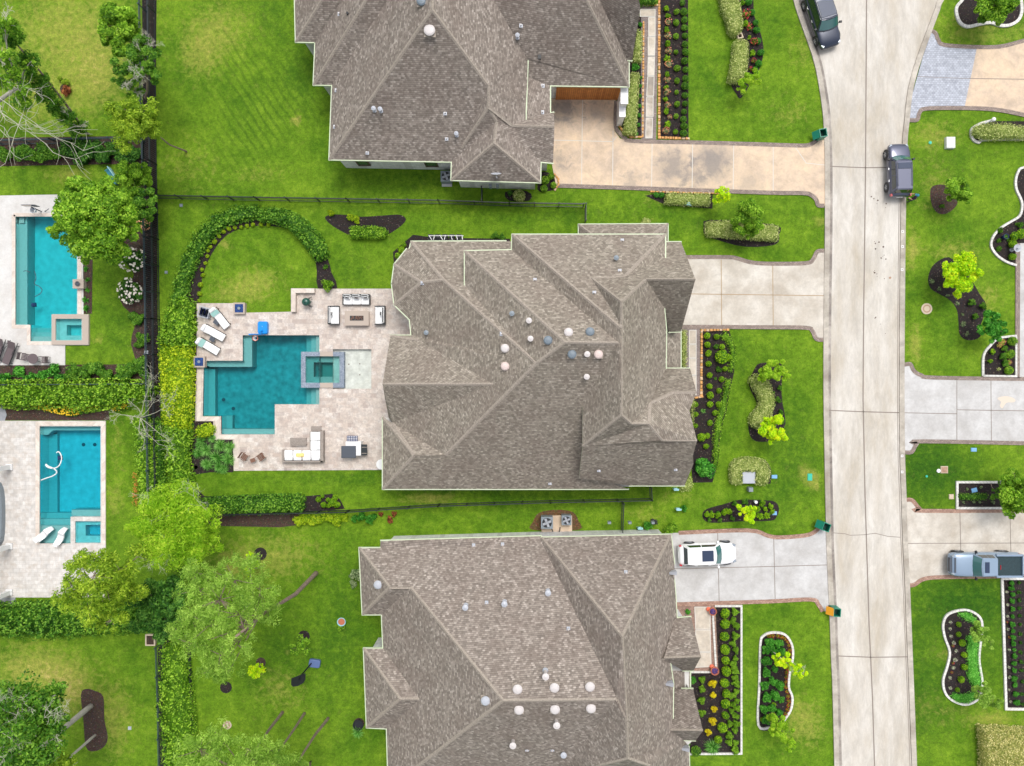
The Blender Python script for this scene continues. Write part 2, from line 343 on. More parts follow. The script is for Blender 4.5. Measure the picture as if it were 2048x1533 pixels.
def mat_trav():
    m, n, b = newmat('travertine'); p = pos(n)
    outs = []
    for (wd, ht, off, sh) in ((.62, .41, .5, 0), (.41, .31, .35, 5.3)):
        br = n.nodes.new('ShaderNodeTexBrick'); n.links.new(mapping(n, p, (1, 1, 1), 0, (sh, sh, 0)), br.inputs['Vector'])
        br.inputs['Color1'].default_value = (0, 0, 0, 1); br.inputs['Color2'].default_value = (1, 1, 1, 1); br.inputs['Mortar'].default_value = (.3, .3, .3, 1)
        br.inputs['Scale'].default_value = 1; br.inputs['Mortar Size'].default_value = .008; br.inputs['Brick Width'].default_value = wd; br.inputs['Row Height'].default_value = ht; br.offset = off; outs.append(br)
    c = ramp(n, outs[0].outputs[0], [(0, srgb((160, 148, 144))), (.12, srgb((186, 172, 164))), (.5, srgb((202, 192, 183))), (.88, srgb((216, 208, 201))), (1, srgb((222, 217, 212)))])
    c2 = ramp(n, outs[1].outputs[0], [(0, srgb((160, 146, 140))), (.1, srgb((196, 176, 160))), (.6, srgb((212, 198, 184))), (1, srgb((220, 212, 204)))])
    c = mix(n, .45, c, c2)
    nz = noise(n, p, 3.5, 7, .7, 1.2); c = mix(n, ramp(n, nz, [(.42, (0, 0, 0)), (.68, (.8, .8, .8))]), c, srgb((160, 149, 143)))
    n.links.new(c, b.inputs['Base Color']); b.inputs['Roughness'].default_value = .6; return m
M['trav'] = mat_trav()
M['trav_grey'] = mat_brick('pale_travertine', (198, 192, 186), (214, 210, 206), (178, 170, 164), .5, .33, .006, extra=(2.0, (186, 172, 158), .5, .7, .6))
M['shingle'] = mat_shingle('shingle_brown', (145, 136, 124), (158, 149, 137), (171, 162, 150))
M['shingle2'] = mat_shingle('shingle_rosy', (142, 132, 123), (157, 147, 138), (173, 163, 154))
M['cap'] = plain('ridge_cap_shingle', (154, 144, 133), .9, noise=.22, nscale=9)
M['gutter'] = plain('green_bounce_gutter', (196, 208, 176), .5); M['gutter_dark'] = plain('fascia_edge', (92, 76, 66), .6)  # white gutters with green bounce light put into their colour
M['wall'] = mat_brick('white_painted_brick', (214, 213, 212), (222, 222, 222), (200, 199, 198), .2, .07, .006, uv=False); M['wall_in'] = plain('wall_stucco', (206, 203, 198), .8, noise=.06)
M['wood'] = mat_brick('stained_cedar', (176, 108, 52), (198, 128, 66), (120, 70, 34), .16, 4, .01); M['window'] = mat_glass('window_glass', (70, 92, 84)); M['frame'] = plain('window_frame', (84, 62, 44), .5)
M['iron'] = plain('black_iron', (30, 36, 40), .45); M['iron_blue'] = plain('weathered_black_fence', (50, 66, 74), .5)
M['white'] = plain('white_paint', (226, 226, 226), .5); M['grey'] = plain('grey_metal', (128, 138, 146), .45); M['dgrey'] = plain('dark_grey', (72, 78, 88), .5); M['black'] = plain('black_plastic', (26, 28, 32), .5)
M['vent_white'] = plain('vent_white', (202, 196, 194), .5); M['vent_grey'] = plain('vent_grey', (112, 124, 134), .5); M['vent_pink'] = plain('vent_pinkish', (206, 188, 182), .5)
M['ltgrey'] = plain('galvanised', (176, 180, 188), .4); M['cushion'] = plain('white_cushion', (230, 230, 230), .85); M['wicker'] = plain('grey_wicker', (148, 138, 130), .8, noise=.25, nscale=20)
M['brownwood'] = plain('brown_wood', (120, 86, 70), .7, noise=.2, nscale=15); M['towel'] = plain('seafoam_towel', (148, 190, 184), .9); M['tealpaint'] = plain('teal_paint', (40, 120, 140), .5); M['teallight'] = plain('pale_teal', (150, 196, 204), .5)
M['bin'] = plain('green_bin', (16, 124, 100), .4); M['bin_in'] = plain('green_bin_inside', (10, 66, 56), .6); M['binlid'] = plain('orange_lid', (236, 164, 40), .5)
M['blueplastic'] = plain('blue_plastic', (0, 136, 220), .35); M['bluebox'] = plain('blue_meter_lid', (120, 172, 214), .5); M['greenbox'] = plain('teal_meter_lid', (50, 180, 150), .5); M['orange'] = plain('orange_rim', (230, 110, 80), .5)
M['bluetile'] = mat_brick('cobalt_fire_glass', (20, 52, 110), (50, 90, 160), (16, 36, 80), .08, .08, .008); M['spatile'] = mat_brick('grey_mosaic_tile', (112, 124, 142), (166, 176, 190), (140, 148, 160), .05, .05, .004, extra=(6, (96, 110, 130), .4, .7, .6))
M['bark'] = plain('bark', (136, 118, 106), .9, noise=.3, nscale=6); M['bark_grey'] = plain('pale_bark', (176, 170, 160), .9, noise=.15, nscale=6); M['twig'] = plain('pale_twigs', (186, 184, 166), .9)
M['plaster_dk'] = plain('pool_plaster_teal', (112, 162, 160), .7, noise=.28, nscale=2.2); M['plaster_lt'] = plain('pool_plaster_pale', (168, 198, 195), .7, noise=.14, nscale=2); M['shelf'] = mat_brick('shelf_stone', (204, 204, 197), (214, 214, 208), (194, 194, 187), .5, .4, .005, extra=(2.4, (186, 184, 172), .5, .75, .5))
M['plaster_step'] = plain('step_plaster', (150, 176, 172), .7, noise=.06, nscale=6)
M['w_main'] = mat_water('water_teal', (.04, .85, .90), 1.1); M['w_left'] = mat_water('water_turquoise', (.02, .91, .955), 1.1); M['w_low'] = mat_water('water_cyan', (.02, .895, .97), 1.2)
M['navy'] = plain('navy', (28, 44, 92), .6); M['purple'] = plain('purple_flowers', (74, 52, 110), .8); M['terracotta'] = plain('copper_pot', (180, 104, 76), .5); M['stone_o'] = plain('orange_stone', (204, 152, 92), .85, noise=.28, nscale=4)
M['stone_p'] = plain('pale_stone', (206, 176, 142), .85, noise=.2, nscale=4); M['pinkish'] = plain('manhole_iron', (170, 138, 116), .7, noise=.15, nscale=12); M['tanbox'] = plain('tan_lid', (198, 182, 158), .7)
LM = {
 'box': mat_leaf('leaf_boxwood', (50, 96, 8), (104, 150, 14), (168, 198, 36)),
 'lime': mat_leaf('leaf_lime', (84, 122, 8), (134, 162, 18), (186, 198, 40), nsc=1.5),
 'yel': mat_leaf('leaf_yellow', (150, 130, 6), (214, 186, 16), (250, 222, 40)),
 'bright': mat_leaf('leaf_bright', (60, 100, 16), (102, 146, 28), (160, 194, 62), trans=.4),
 'chart': mat_leaf('leaf_chartreuse', (110, 160, 0), (166, 210, 8), (214, 240, 30)),
 'mid': mat_leaf('leaf_mid', (40, 82, 16), (76, 124, 30), (128, 168, 56), trans=.4),
 'green': mat_leaf('leaf_green', (28, 84, 16), (60, 134, 34), (112, 180, 68), trans=.4),
 'dark': mat_leaf('leaf_dark', (24, 60, 14), (48, 96, 24), (98, 142, 52)),
 'var': mat_leaf('leaf_variegated', (98, 120, 46), (154, 168, 88), (206, 208, 142), nsc=2.5, gain=1.3),
 'olive': mat_leaf('leaf_olive', (84, 116, 24), (126, 154, 38), (172, 190, 64), trans=.45, gain=1.6),
 'pine': mat_leaf('pine_needles', (92, 126, 42), (130, 162, 62), (168, 194, 92), trans=.5, gain=1.6),
 'feather': mat_leaf('leaf_feathery', (96, 136, 20), (138, 176, 36), (178, 204, 64), trans=.5, gain=1.6),
 'palm': mat_leaf('leaf_frond', (52, 110, 30), (92, 150, 58), (146, 190, 104), trans=.4),
 'varp': mat_leaf('leaf_cream', (116, 130, 56), (176, 172, 98), (216, 206, 146), nsc=2.5, gain=1.3),
 'grey': mat_leaf('leaf_greygreen', (78, 100, 60), (124, 142, 96), (170, 180, 140)),
 'ground': mat_leaf('leaf_ground_cover', (60, 128, 30), (98, 172, 60), (146, 204, 98)),
 'bronze': mat_leaf('leaf_bronze', (92, 50, 30), (140, 80, 50), (180, 120, 70)),
}
FM = {k: plain('flower_' + k, c, .8) for k, c in dict(red=(214, 64, 72), white=(240, 232, 214), orange=(226, 110, 40), yellow=(236, 196, 40), pink=(226, 150, 110), purple=(84, 60, 120), peach=(240, 180, 130), brown=(176, 122, 40)).items()}
# ---------------------------------------------------------------- foliage
def np_mesh(name, V, F, rv, mats, mi=None, smooth=False):
    me = bpy.data.meshes.new(name); V = np.asarray(V, dtype=np.float32); F = np.asarray(F, dtype=np.int32)
    k = F.shape[1]; me.vertices.add(len(V)); me.vertices.foreach_set('co', V.ravel())
    me.loops.add(F.size); me.loops.foreach_set('vertex_index', F.ravel())
    me.polygons.add(len(F)); me.polygons.foreach_set('loop_start', np.arange(0, F.size, k, dtype=np.int32)); me.polygons.foreach_set('loop_total', np.full(len(F), k, dtype=np.int32))
    for m in mats: me.materials.append(m)
    if mi is not None: me.polygons.foreach_set('material_index', np.asarray(mi, dtype=np.int32))
    if smooth: me.polygons.foreach_set('use_smooth', np.ones(len(F), dtype=bool))
    a = me.attributes.new('rnd', 'FLOAT', 'POINT'); a.data.foreach_set('value', np.asarray(rv, dtype=np.float32))
    me.update(calc_edges=True); return me
def leaf_quads(C, Nn, size, aspect=.55, tilt=.7, var=.35, lo=0.0, hi=1.0):
    n = len(C); Nn = Nn + rng.normal(0, tilt, (n, 3)); Nn /= np.linalg.norm(Nn, axis=1, keepdims=True) + 1e-9
    t = rng.normal(0, 1, (n, 3)); t -= Nn * np.sum(t * Nn, axis=1, keepdims=True); t /= np.linalg.norm(t, axis=1, keepdims=True) + 1e-9
    b = np.cross(Nn, t); s = (size * (1 + rng.uniform(-var, var, n)))[:, None] / 2
    V = np.stack([C - t * s, C + b * s * aspect, C + t * s, C - b * s * aspect], 1).reshape(-1, 3)
    F = np.arange(4 * n).reshape(n, 4); r = np.repeat(np.clip(rng.uniform(lo, hi, n), 0, 1), 4); return V, F, r
def clump_pts(c, r, n, flat=.8, inner=.55):
    d = rng.normal(0, 1, (n, 3)); d[:, 2] = np.abs(d[:, 2]) * np.where(rng.random(n) < .8, 1, -1); d /= np.linalg.norm(d, axis=1, keepdims=True)
    rad = r * rng.uniform(inner, 1.0, n) ** .6
    p = d * rad[:, None]; p[:, 2] *= flat; return np.asarray(c)[None, :] + p, d
def ico(c, r, sub=2, jit=.08, flat=1.0):
    bm = bmesh.new(); bmesh.ops.create_icosphere(bm, subdivisions=sub, radius=1)
    V = np.array([v.co for v in bm.verts]); F = np.array([[v.index for v in f.verts] for f in bm.faces]); bm.free()
    V = V * (1 + rng.uniform(-jit, jit, len(V)))[:, None] * r; V[:, 2] *= flat; return V + np.asarray(c)[None, :], F
def to4(F):
    F = np.asarray(F); return np.hstack([F, F[:, 2:3]]) if F.shape[1] == 3 else F
class FB:
    """collects leaves and cores into one foliage mesh (quads and tris kept apart by material slot)"""
    def __init__(s): s.V = []; s.F = []; s.r = []; s.m = []; s.n = 0
    def add(s, V, F, r, m=0):
        s.V.append(np.asarray(V)); s.F.append((np.asarray(F) + s.n)); s.r.append(np.asarray(r)); s.m.append(np.full(len(F), m)); s.n += len(V)
    def mesh(s, name, mats):
        me = bpy.data.meshes.new(name); V = np.concatenate(s.V).astype(np.float32); r = np.concatenate(s.r).astype(np.float32)
        me.vertices.add(len(V)); me.vertices.foreach_set('co', V.ravel())
        li = np.concatenate([f.ravel() for f in s.F]).astype(np.int32); tot = np.concatenate([np.full(len(f), f.shape[1]) for f in s.F]).astype(np.int32)
        me.loops.add(len(li)); me.loops.foreach_set('vertex_index', li); me.polygons.add(len(tot))
        me.polygons.foreach_set('loop_start', np.concatenate([[0], np.cumsum(tot)[:-1]]).astype(np.int32)); me.polygons.foreach_set('loop_total', tot)
        for m in mats: me.materials.append(m)
        me.polygons.foreach_set('material_index', np.concatenate(s.m).astype(np.int32))
        a = me.attributes.new('rnd', 'FLOAT', 'POINT'); a.data.foreach_set('value', r); me.update(calc_edges=True); return me
def ball_mesh(mat, kind, flower=None, seed=0):
    """a shrub of radius 1 standing on z=0"""
    fb = FB(); mats = [LM[mat]]
    if kind == 'ball':
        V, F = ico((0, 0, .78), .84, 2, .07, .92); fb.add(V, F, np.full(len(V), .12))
        C, D = clump_pts((0, 0, .78), 1.0, 620, .92, .78); fb.add(*leaf_quads(C, D, .20, .6, .6))
    elif kind == 'loose':
        V, F = ico((0, 0, .25), .45, 2, .2, .6); fb.add(V, F, np.full(len(V), .05))
        for k in range(9):
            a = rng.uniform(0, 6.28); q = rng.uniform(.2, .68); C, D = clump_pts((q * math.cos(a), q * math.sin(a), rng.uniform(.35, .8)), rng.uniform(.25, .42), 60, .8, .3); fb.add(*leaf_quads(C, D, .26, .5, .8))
        C, D = clump_pts((0, 0, .35), .7, 160, .6, .2); fb.add(*leaf_quads(C, D, .3, .5, .8, hi=.5))
    elif kind == 'bush':
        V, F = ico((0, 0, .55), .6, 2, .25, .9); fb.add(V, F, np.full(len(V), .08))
        for k in range(13):
            a = rng.uniform(0, 6.28); q = rng.uniform(.1, .72) ; C, D = clump_pts((q * math.cos(a), q * math.sin(a), .55 + .55 * (1 - q * q) * rng.uniform(.6, 1.1)), rng.uniform(.26, .42), 85, .85, .5)
            fb.add(*leaf_quads(C, D, .19, .6, .6, lo=rng.uniform(0, .25), hi=rng.uniform(.75, 1)))
    elif kind == 'spiky' or kind == 'frond':
        nb = 46 if kind == 'spiky' else 190
        for k in range(nb):
            a = rng.uniform(0, 6.28); el = rng.uniform(.1, 1.3); L = rng.uniform(.75, 1.05); wd = .05 if kind == 'spiky' else .017
            d = np.array([math.cos(a) * math.cos(el), math.sin(a) * math.cos(el), math.sin(el)]); sd = np.array([-math.sin(a), math.cos(a), 0]) * wd
            p0 = np.array([0, 0, .1]); p1 = p0 + d * L * .55; p2 = p0 + d * L + np.array([0, 0, -.25 * L]) * (1 if kind == 'frond' else .4)
            V = np.array([p0 - sd, p0 + sd, p1 + sd * 1.3, p1 - sd * 1.3, p2]); fb.add(V, np.array([[0, 1, 2, 3]]), np.full(5, rng.uniform(0, 1)));
            fb.V[-1] = V; fb.F.append(np.array([[fb.n - 5 + 3, fb.n - 5 + 2, fb.n - 5 + 4]])); fb.r.append(np.zeros(0)); fb.m.append(np.zeros(1))
    if flower:
        mats.append(FM[flower]); nf = 90 if flower in ('white', 'peach') and kind == 'bush' else 60
        C, D = clump_pts((0, 0, .75), 1.0, nf, .8, .85); C[:, 2] = np.abs(C[:, 2]) + .15; fb.add(*leaf_quads(C, D * np.array([.4, .4, 1]), .2, .95, .3), m=1)
    return fb.mesh('shrub_foliage', mats)
_cache = {}
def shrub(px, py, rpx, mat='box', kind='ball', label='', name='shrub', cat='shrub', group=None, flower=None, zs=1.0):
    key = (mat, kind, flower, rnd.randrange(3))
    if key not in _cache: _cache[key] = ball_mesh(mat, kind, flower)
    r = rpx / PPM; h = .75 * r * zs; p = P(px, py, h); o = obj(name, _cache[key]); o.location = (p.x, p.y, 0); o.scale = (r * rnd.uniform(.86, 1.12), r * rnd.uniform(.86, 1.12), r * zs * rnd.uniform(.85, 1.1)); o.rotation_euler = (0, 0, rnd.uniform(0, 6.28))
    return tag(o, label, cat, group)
def row(pts, r, label, group, mat='box', kind='ball', name='shrub', cat='shrub', flower=None, axis='top', zs=1.0, rvar=.15):
    """label has {} for the ordinal counted from the top (or left)"""
    pts = sorted(pts, key=lambda q: q[1] if axis == 'top' else q[0])
    for i, q in enumerate(pts):
        rr = q[2] if len(q) > 2 else r * rnd.uniform(1 - rvar, 1 + rvar)
        shrub(q[0], q[1], rr, mat, kind, label.format(ORD[i]), name, cat, group, flower, zs)
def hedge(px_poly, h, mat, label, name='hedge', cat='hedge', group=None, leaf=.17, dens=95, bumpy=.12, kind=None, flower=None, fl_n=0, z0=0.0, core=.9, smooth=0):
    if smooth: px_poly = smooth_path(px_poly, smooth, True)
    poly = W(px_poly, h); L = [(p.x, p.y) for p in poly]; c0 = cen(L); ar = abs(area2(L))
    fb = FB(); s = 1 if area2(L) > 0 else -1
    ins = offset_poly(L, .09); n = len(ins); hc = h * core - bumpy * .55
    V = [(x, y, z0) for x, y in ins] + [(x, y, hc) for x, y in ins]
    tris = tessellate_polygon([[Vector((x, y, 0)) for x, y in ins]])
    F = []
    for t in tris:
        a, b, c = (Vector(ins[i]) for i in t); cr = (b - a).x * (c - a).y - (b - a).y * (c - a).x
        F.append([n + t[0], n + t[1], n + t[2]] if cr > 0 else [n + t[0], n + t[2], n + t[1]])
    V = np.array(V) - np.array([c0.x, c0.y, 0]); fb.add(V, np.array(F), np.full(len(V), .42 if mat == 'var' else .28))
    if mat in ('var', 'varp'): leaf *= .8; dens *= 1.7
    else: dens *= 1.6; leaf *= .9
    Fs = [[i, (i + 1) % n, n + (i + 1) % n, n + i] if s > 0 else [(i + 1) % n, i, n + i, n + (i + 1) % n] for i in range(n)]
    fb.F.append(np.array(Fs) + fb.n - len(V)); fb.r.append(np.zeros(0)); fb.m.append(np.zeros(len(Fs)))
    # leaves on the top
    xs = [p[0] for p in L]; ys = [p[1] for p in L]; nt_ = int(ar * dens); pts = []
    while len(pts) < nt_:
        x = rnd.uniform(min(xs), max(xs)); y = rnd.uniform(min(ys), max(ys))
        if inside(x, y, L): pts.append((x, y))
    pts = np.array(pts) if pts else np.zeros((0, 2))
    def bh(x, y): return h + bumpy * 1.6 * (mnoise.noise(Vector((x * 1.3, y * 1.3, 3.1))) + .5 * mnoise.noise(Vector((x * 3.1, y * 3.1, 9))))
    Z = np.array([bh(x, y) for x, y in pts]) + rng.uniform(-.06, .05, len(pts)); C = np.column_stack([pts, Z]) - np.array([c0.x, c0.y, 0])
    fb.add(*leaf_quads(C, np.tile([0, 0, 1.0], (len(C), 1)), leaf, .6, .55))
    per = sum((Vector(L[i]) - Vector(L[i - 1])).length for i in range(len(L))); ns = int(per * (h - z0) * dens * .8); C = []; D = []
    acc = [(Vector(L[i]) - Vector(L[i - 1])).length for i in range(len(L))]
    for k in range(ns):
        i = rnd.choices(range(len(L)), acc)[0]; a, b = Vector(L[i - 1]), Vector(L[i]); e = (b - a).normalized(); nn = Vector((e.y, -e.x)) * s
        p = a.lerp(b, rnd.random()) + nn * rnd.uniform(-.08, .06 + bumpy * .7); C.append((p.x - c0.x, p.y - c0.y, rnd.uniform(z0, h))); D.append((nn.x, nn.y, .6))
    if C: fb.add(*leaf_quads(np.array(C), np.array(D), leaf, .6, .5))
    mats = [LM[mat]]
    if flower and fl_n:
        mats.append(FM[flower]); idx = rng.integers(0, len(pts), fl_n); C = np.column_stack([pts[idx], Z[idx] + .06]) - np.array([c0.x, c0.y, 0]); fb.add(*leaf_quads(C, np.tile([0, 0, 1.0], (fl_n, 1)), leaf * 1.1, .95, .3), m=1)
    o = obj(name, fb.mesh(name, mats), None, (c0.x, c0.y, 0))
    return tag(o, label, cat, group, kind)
def path_poly(path, w, smooth=6):
    """outline (px) of a band w px wide round a centre path; w may be a list"""
    p = smooth_path(path, smooth) if smooth else path; n = len(p); L = []; Rr = []
    for i in range(n):
        a = p[max(0, i - 1)]; b = p[min(n - 1, i + 1)]; d = Vector((b[0] - a[0], b[1] - a[1])).normalized(); nn = Vector((-d.y, d.x))
        ww = w if not isinstance(w, (list, tuple)) else float(np.interp(i / (n - 1) * (len(w) - 1), range(len(w)), w))
        L.append((p[i][0] + nn.x * ww / 2, p[i][1] + nn.y * ww / 2)); Rr.append((p[i][0] - nn.x * ww / 2, p[i][1] - nn.y * ww / 2))
    return L + Rr[::-1]
def tree(base, clumps, mat, label, leaves=5000, leaf=.2, trunk=.16, bark='bark', bare=0, group=None, name='tree', cat='tree', lean=None, aspect=.5, tilt=.7, inner=.4, twig_r=.018, flat=.75, limb_r=.35):
    """base px on the ground; clumps [(px, py, z, radius m)] seen in the photo"""
    b = P(*base); cl = [(P(x, y, z), r) for x, y, z, r in clumps]; tot = sum(r * r for _, r in cl)
    root = empty(name, b, 0, label, cat, group); fb = FB()
    for c, r in cl:
        sub = max(9, int(r * 13)); loc = c - b
        for k in range(sub):
            d = Vector((rng.normal(), rng.normal(), rng.normal() * .8)).normalized() * r * rnd.uniform(.15, 1.0) ** .6; q = rnd.uniform(.2, .42) * r * (1.25 if r > 1.1 else 1)
            C, D = clump_pts(loc + d, q, int(leaves * r * r / tot / sub), flat, inner); lo_ = rnd.uniform(0, .3)
            fb.add(*leaf_quads(C, D + np.array([0, 0, .5]), leaf, aspect, tilt, lo=lo_, hi=lo_ + .7))
    crown = obj('crown', fb.mesh('crown', [LM[mat]]), root)
    mb = MB(); top = sum((c * (r * r) for c, r in cl), Vector()) / tot - b; hub = Vector((top.x * .8, top.y * .8, top.z * .62)) if lean is None else Vector(lean)
    mid = hub * .5 + Vector((rnd.uniform(-.1, .1), rnd.uniform(-.1, .1), 0))
    mb.tube([(0, 0, -.1), Vector((0, 0, .15)) + mid * .1, mid, hub], trunk, 8, r_end=trunk * .6)
    tips = []
    for c, r in cl:
        e = c - b; m1 = hub.lerp(e, .5) + Vector((rnd.uniform(-.2, .2), rnd.uniform(-.2, .2), .15 * r)); mb.tube([hub, m1, e], trunk * limb_r * 1.2, 6, r_end=trunk * limb_r * .4)
        for k in range(5):
            d = Vector((rng.normal(), rng.normal(), rng.normal() * .6)).normalized() * r * .75; mb.tube([m1.lerp(e, rnd.random()), e + d * .5, e + d], trunk * limb_r * .4, 4, r_end=trunk * .08)
    mb.build('trunk', M[bark], root, smooth=True)
    if bare:
        tw = MB()
        for c, r in (cl if bare > 1 else cl[:4]):
            for k in range(bare):
                s0 = c - b + Vector((rng.normal() * r * .25, rng.normal() * r * .25, r * .2)); branch(tw, s0, Vector((rng.normal(), rng.normal(), .35)).normalized(), r * rnd.uniform(.8, 1.25), twig_r, 3)
        tw.build('bare_branches', M['twig'], root)
    return root
def branch(mb, p, d, L, r, depth):
    k = 4; pts = [p.copy()]; dd = d.copy(); nodes = []
    for i in range(k):
        dd = (dd + Vector((rng.normal() * .22, rng.normal() * .22, rng.normal() * .1))).normalized(); p = p + dd * L / k; pts.append(p.copy()); nodes.append((p.copy(), dd.copy()))
    mb.tube(pts, r, 4, r_end=r * .45)
    if depth > 0:
        for q, d2 in nodes[1:]:
            for s in (1, 2):
                if rnd.random() < .8: branch(mb, q, (d2 + Vector((rng.normal() * .8, rng.normal() * .8, rng.normal() * .3))).normalized(), L * rnd.uniform(.35, .6), r * .6, depth - 1)
def pine(base, top, crown_pts, mat, label, leaves=9000, trunk=.2, leaf=.2, tufts=60, group=None, bark='bark', fine=False):
    """tall pine: base px, top (px, py, z), tufts [(px, py, z, r)] hold clustered needles"""
    b = P(*base); t = P(*top) - b; root = empty('pine_tree', b, 0, label, 'tree', group); mb = MB()
    m1 = t * .35 + Vector((rnd.uniform(-.2, .2), rnd.uniform(-.2, .2), 0)); m2 = t * .7 + Vector((rnd.uniform(-.2, .2), rnd.uniform(-.2, .2), 0))
    mb.tube([(0, 0, -.1), (0, 0, .3), m1, m2, t], trunk, 8, r_end=trunk * .35); fb = FB(); tot = sum(c[3] ** 2 for c in crown_pts)
    for x, y, z, r in crown_pts:
        c = P(x, y, z) - b; q = min(1, max(.3, z / max(1, t.z))) ; s0 = t * q * .97; k = max(3, int(tufts * r * r / tot))
        mb.tube([s0, s0.lerp(c, .5) + Vector((0, 0, .1)), c], trunk * .3, 5, r_end=trunk * .1)
        for j in range(k):
            d = Vector((rng.normal(), rng.normal(), rng.normal() * .5)); d = d.normalized() * r * rnd.uniform(.1, 1) ** .6; q2 = c + d
            if j % 3 == 0: mb.tube([c.lerp(q2, .05), c.lerp(q2, .5) + Vector((0, 0, .05)), q2], .028, 4, r_end=.012)
            C, D = clump_pts(q2, rnd.uniform(.3, .55), max(6, int(leaves / tufts)), .8, .15); lo_ = rnd.uniform(0, .35); fb.add(*leaf_quads(C, D, leaf, .22 if fine else .35, .6, lo=lo_, hi=lo_ + .65))
    obj('crown', fb.mesh('crown', [LM[mat]]), root); mb.build('trunk', M[bark], root, smooth=True); return root
# ---------------------------------------------------------------- fences
def fence(pts, h, label, mat='iron', pick=.11, span=2.4, z0=0.0, rail=.05):
    w_ = [P(*p, 0) for p in pts]; o = w_[0]; root = empty('metal_fence', o, 0, label, 'fence')
    segs = [(a, b) for a, b in zip(w_[:-1], w_[1:])]; posts = []
    tot = sum((b - a).length for a, b in segs)
    for a, b in segs:
        L = (b - a).length; n = max(1, round(L / span)); d = (b - a) / n
        for i in range(n):
            p, q = a + d * i, a + d * (i + 1); mb = MB(); ang = math.atan2(d.y, d.x); c = (p + q) / 2; ln = (q - p).length
            for z in (.15, h - .22, h - .04): mb.box((c.x, c.y, z), (ln - .06, rail, .04), ang)
            k = max(2, int(ln / pick))
            for j in range(1, k): t = p.lerp(q, j / k); mb.box((t.x, t.y, h / 2), (.02, .02, h - .1), ang)
            mb.build('picket_panel', M[mat], root, o)
            posts.append(p)
        posts.append(b)
    for p in posts:
        if any((p - q).length < .05 for q in posts[:posts.index(p)]): continue
        m2 = MB(); m2.box((p.x, p.y, h / 2 + .03), (.07, .07, h + .06), ang); m2.box((p.x, p.y, h + .09), (.1, .1, .04), ang); m2.build('post', M[mat], root, o)
    return root
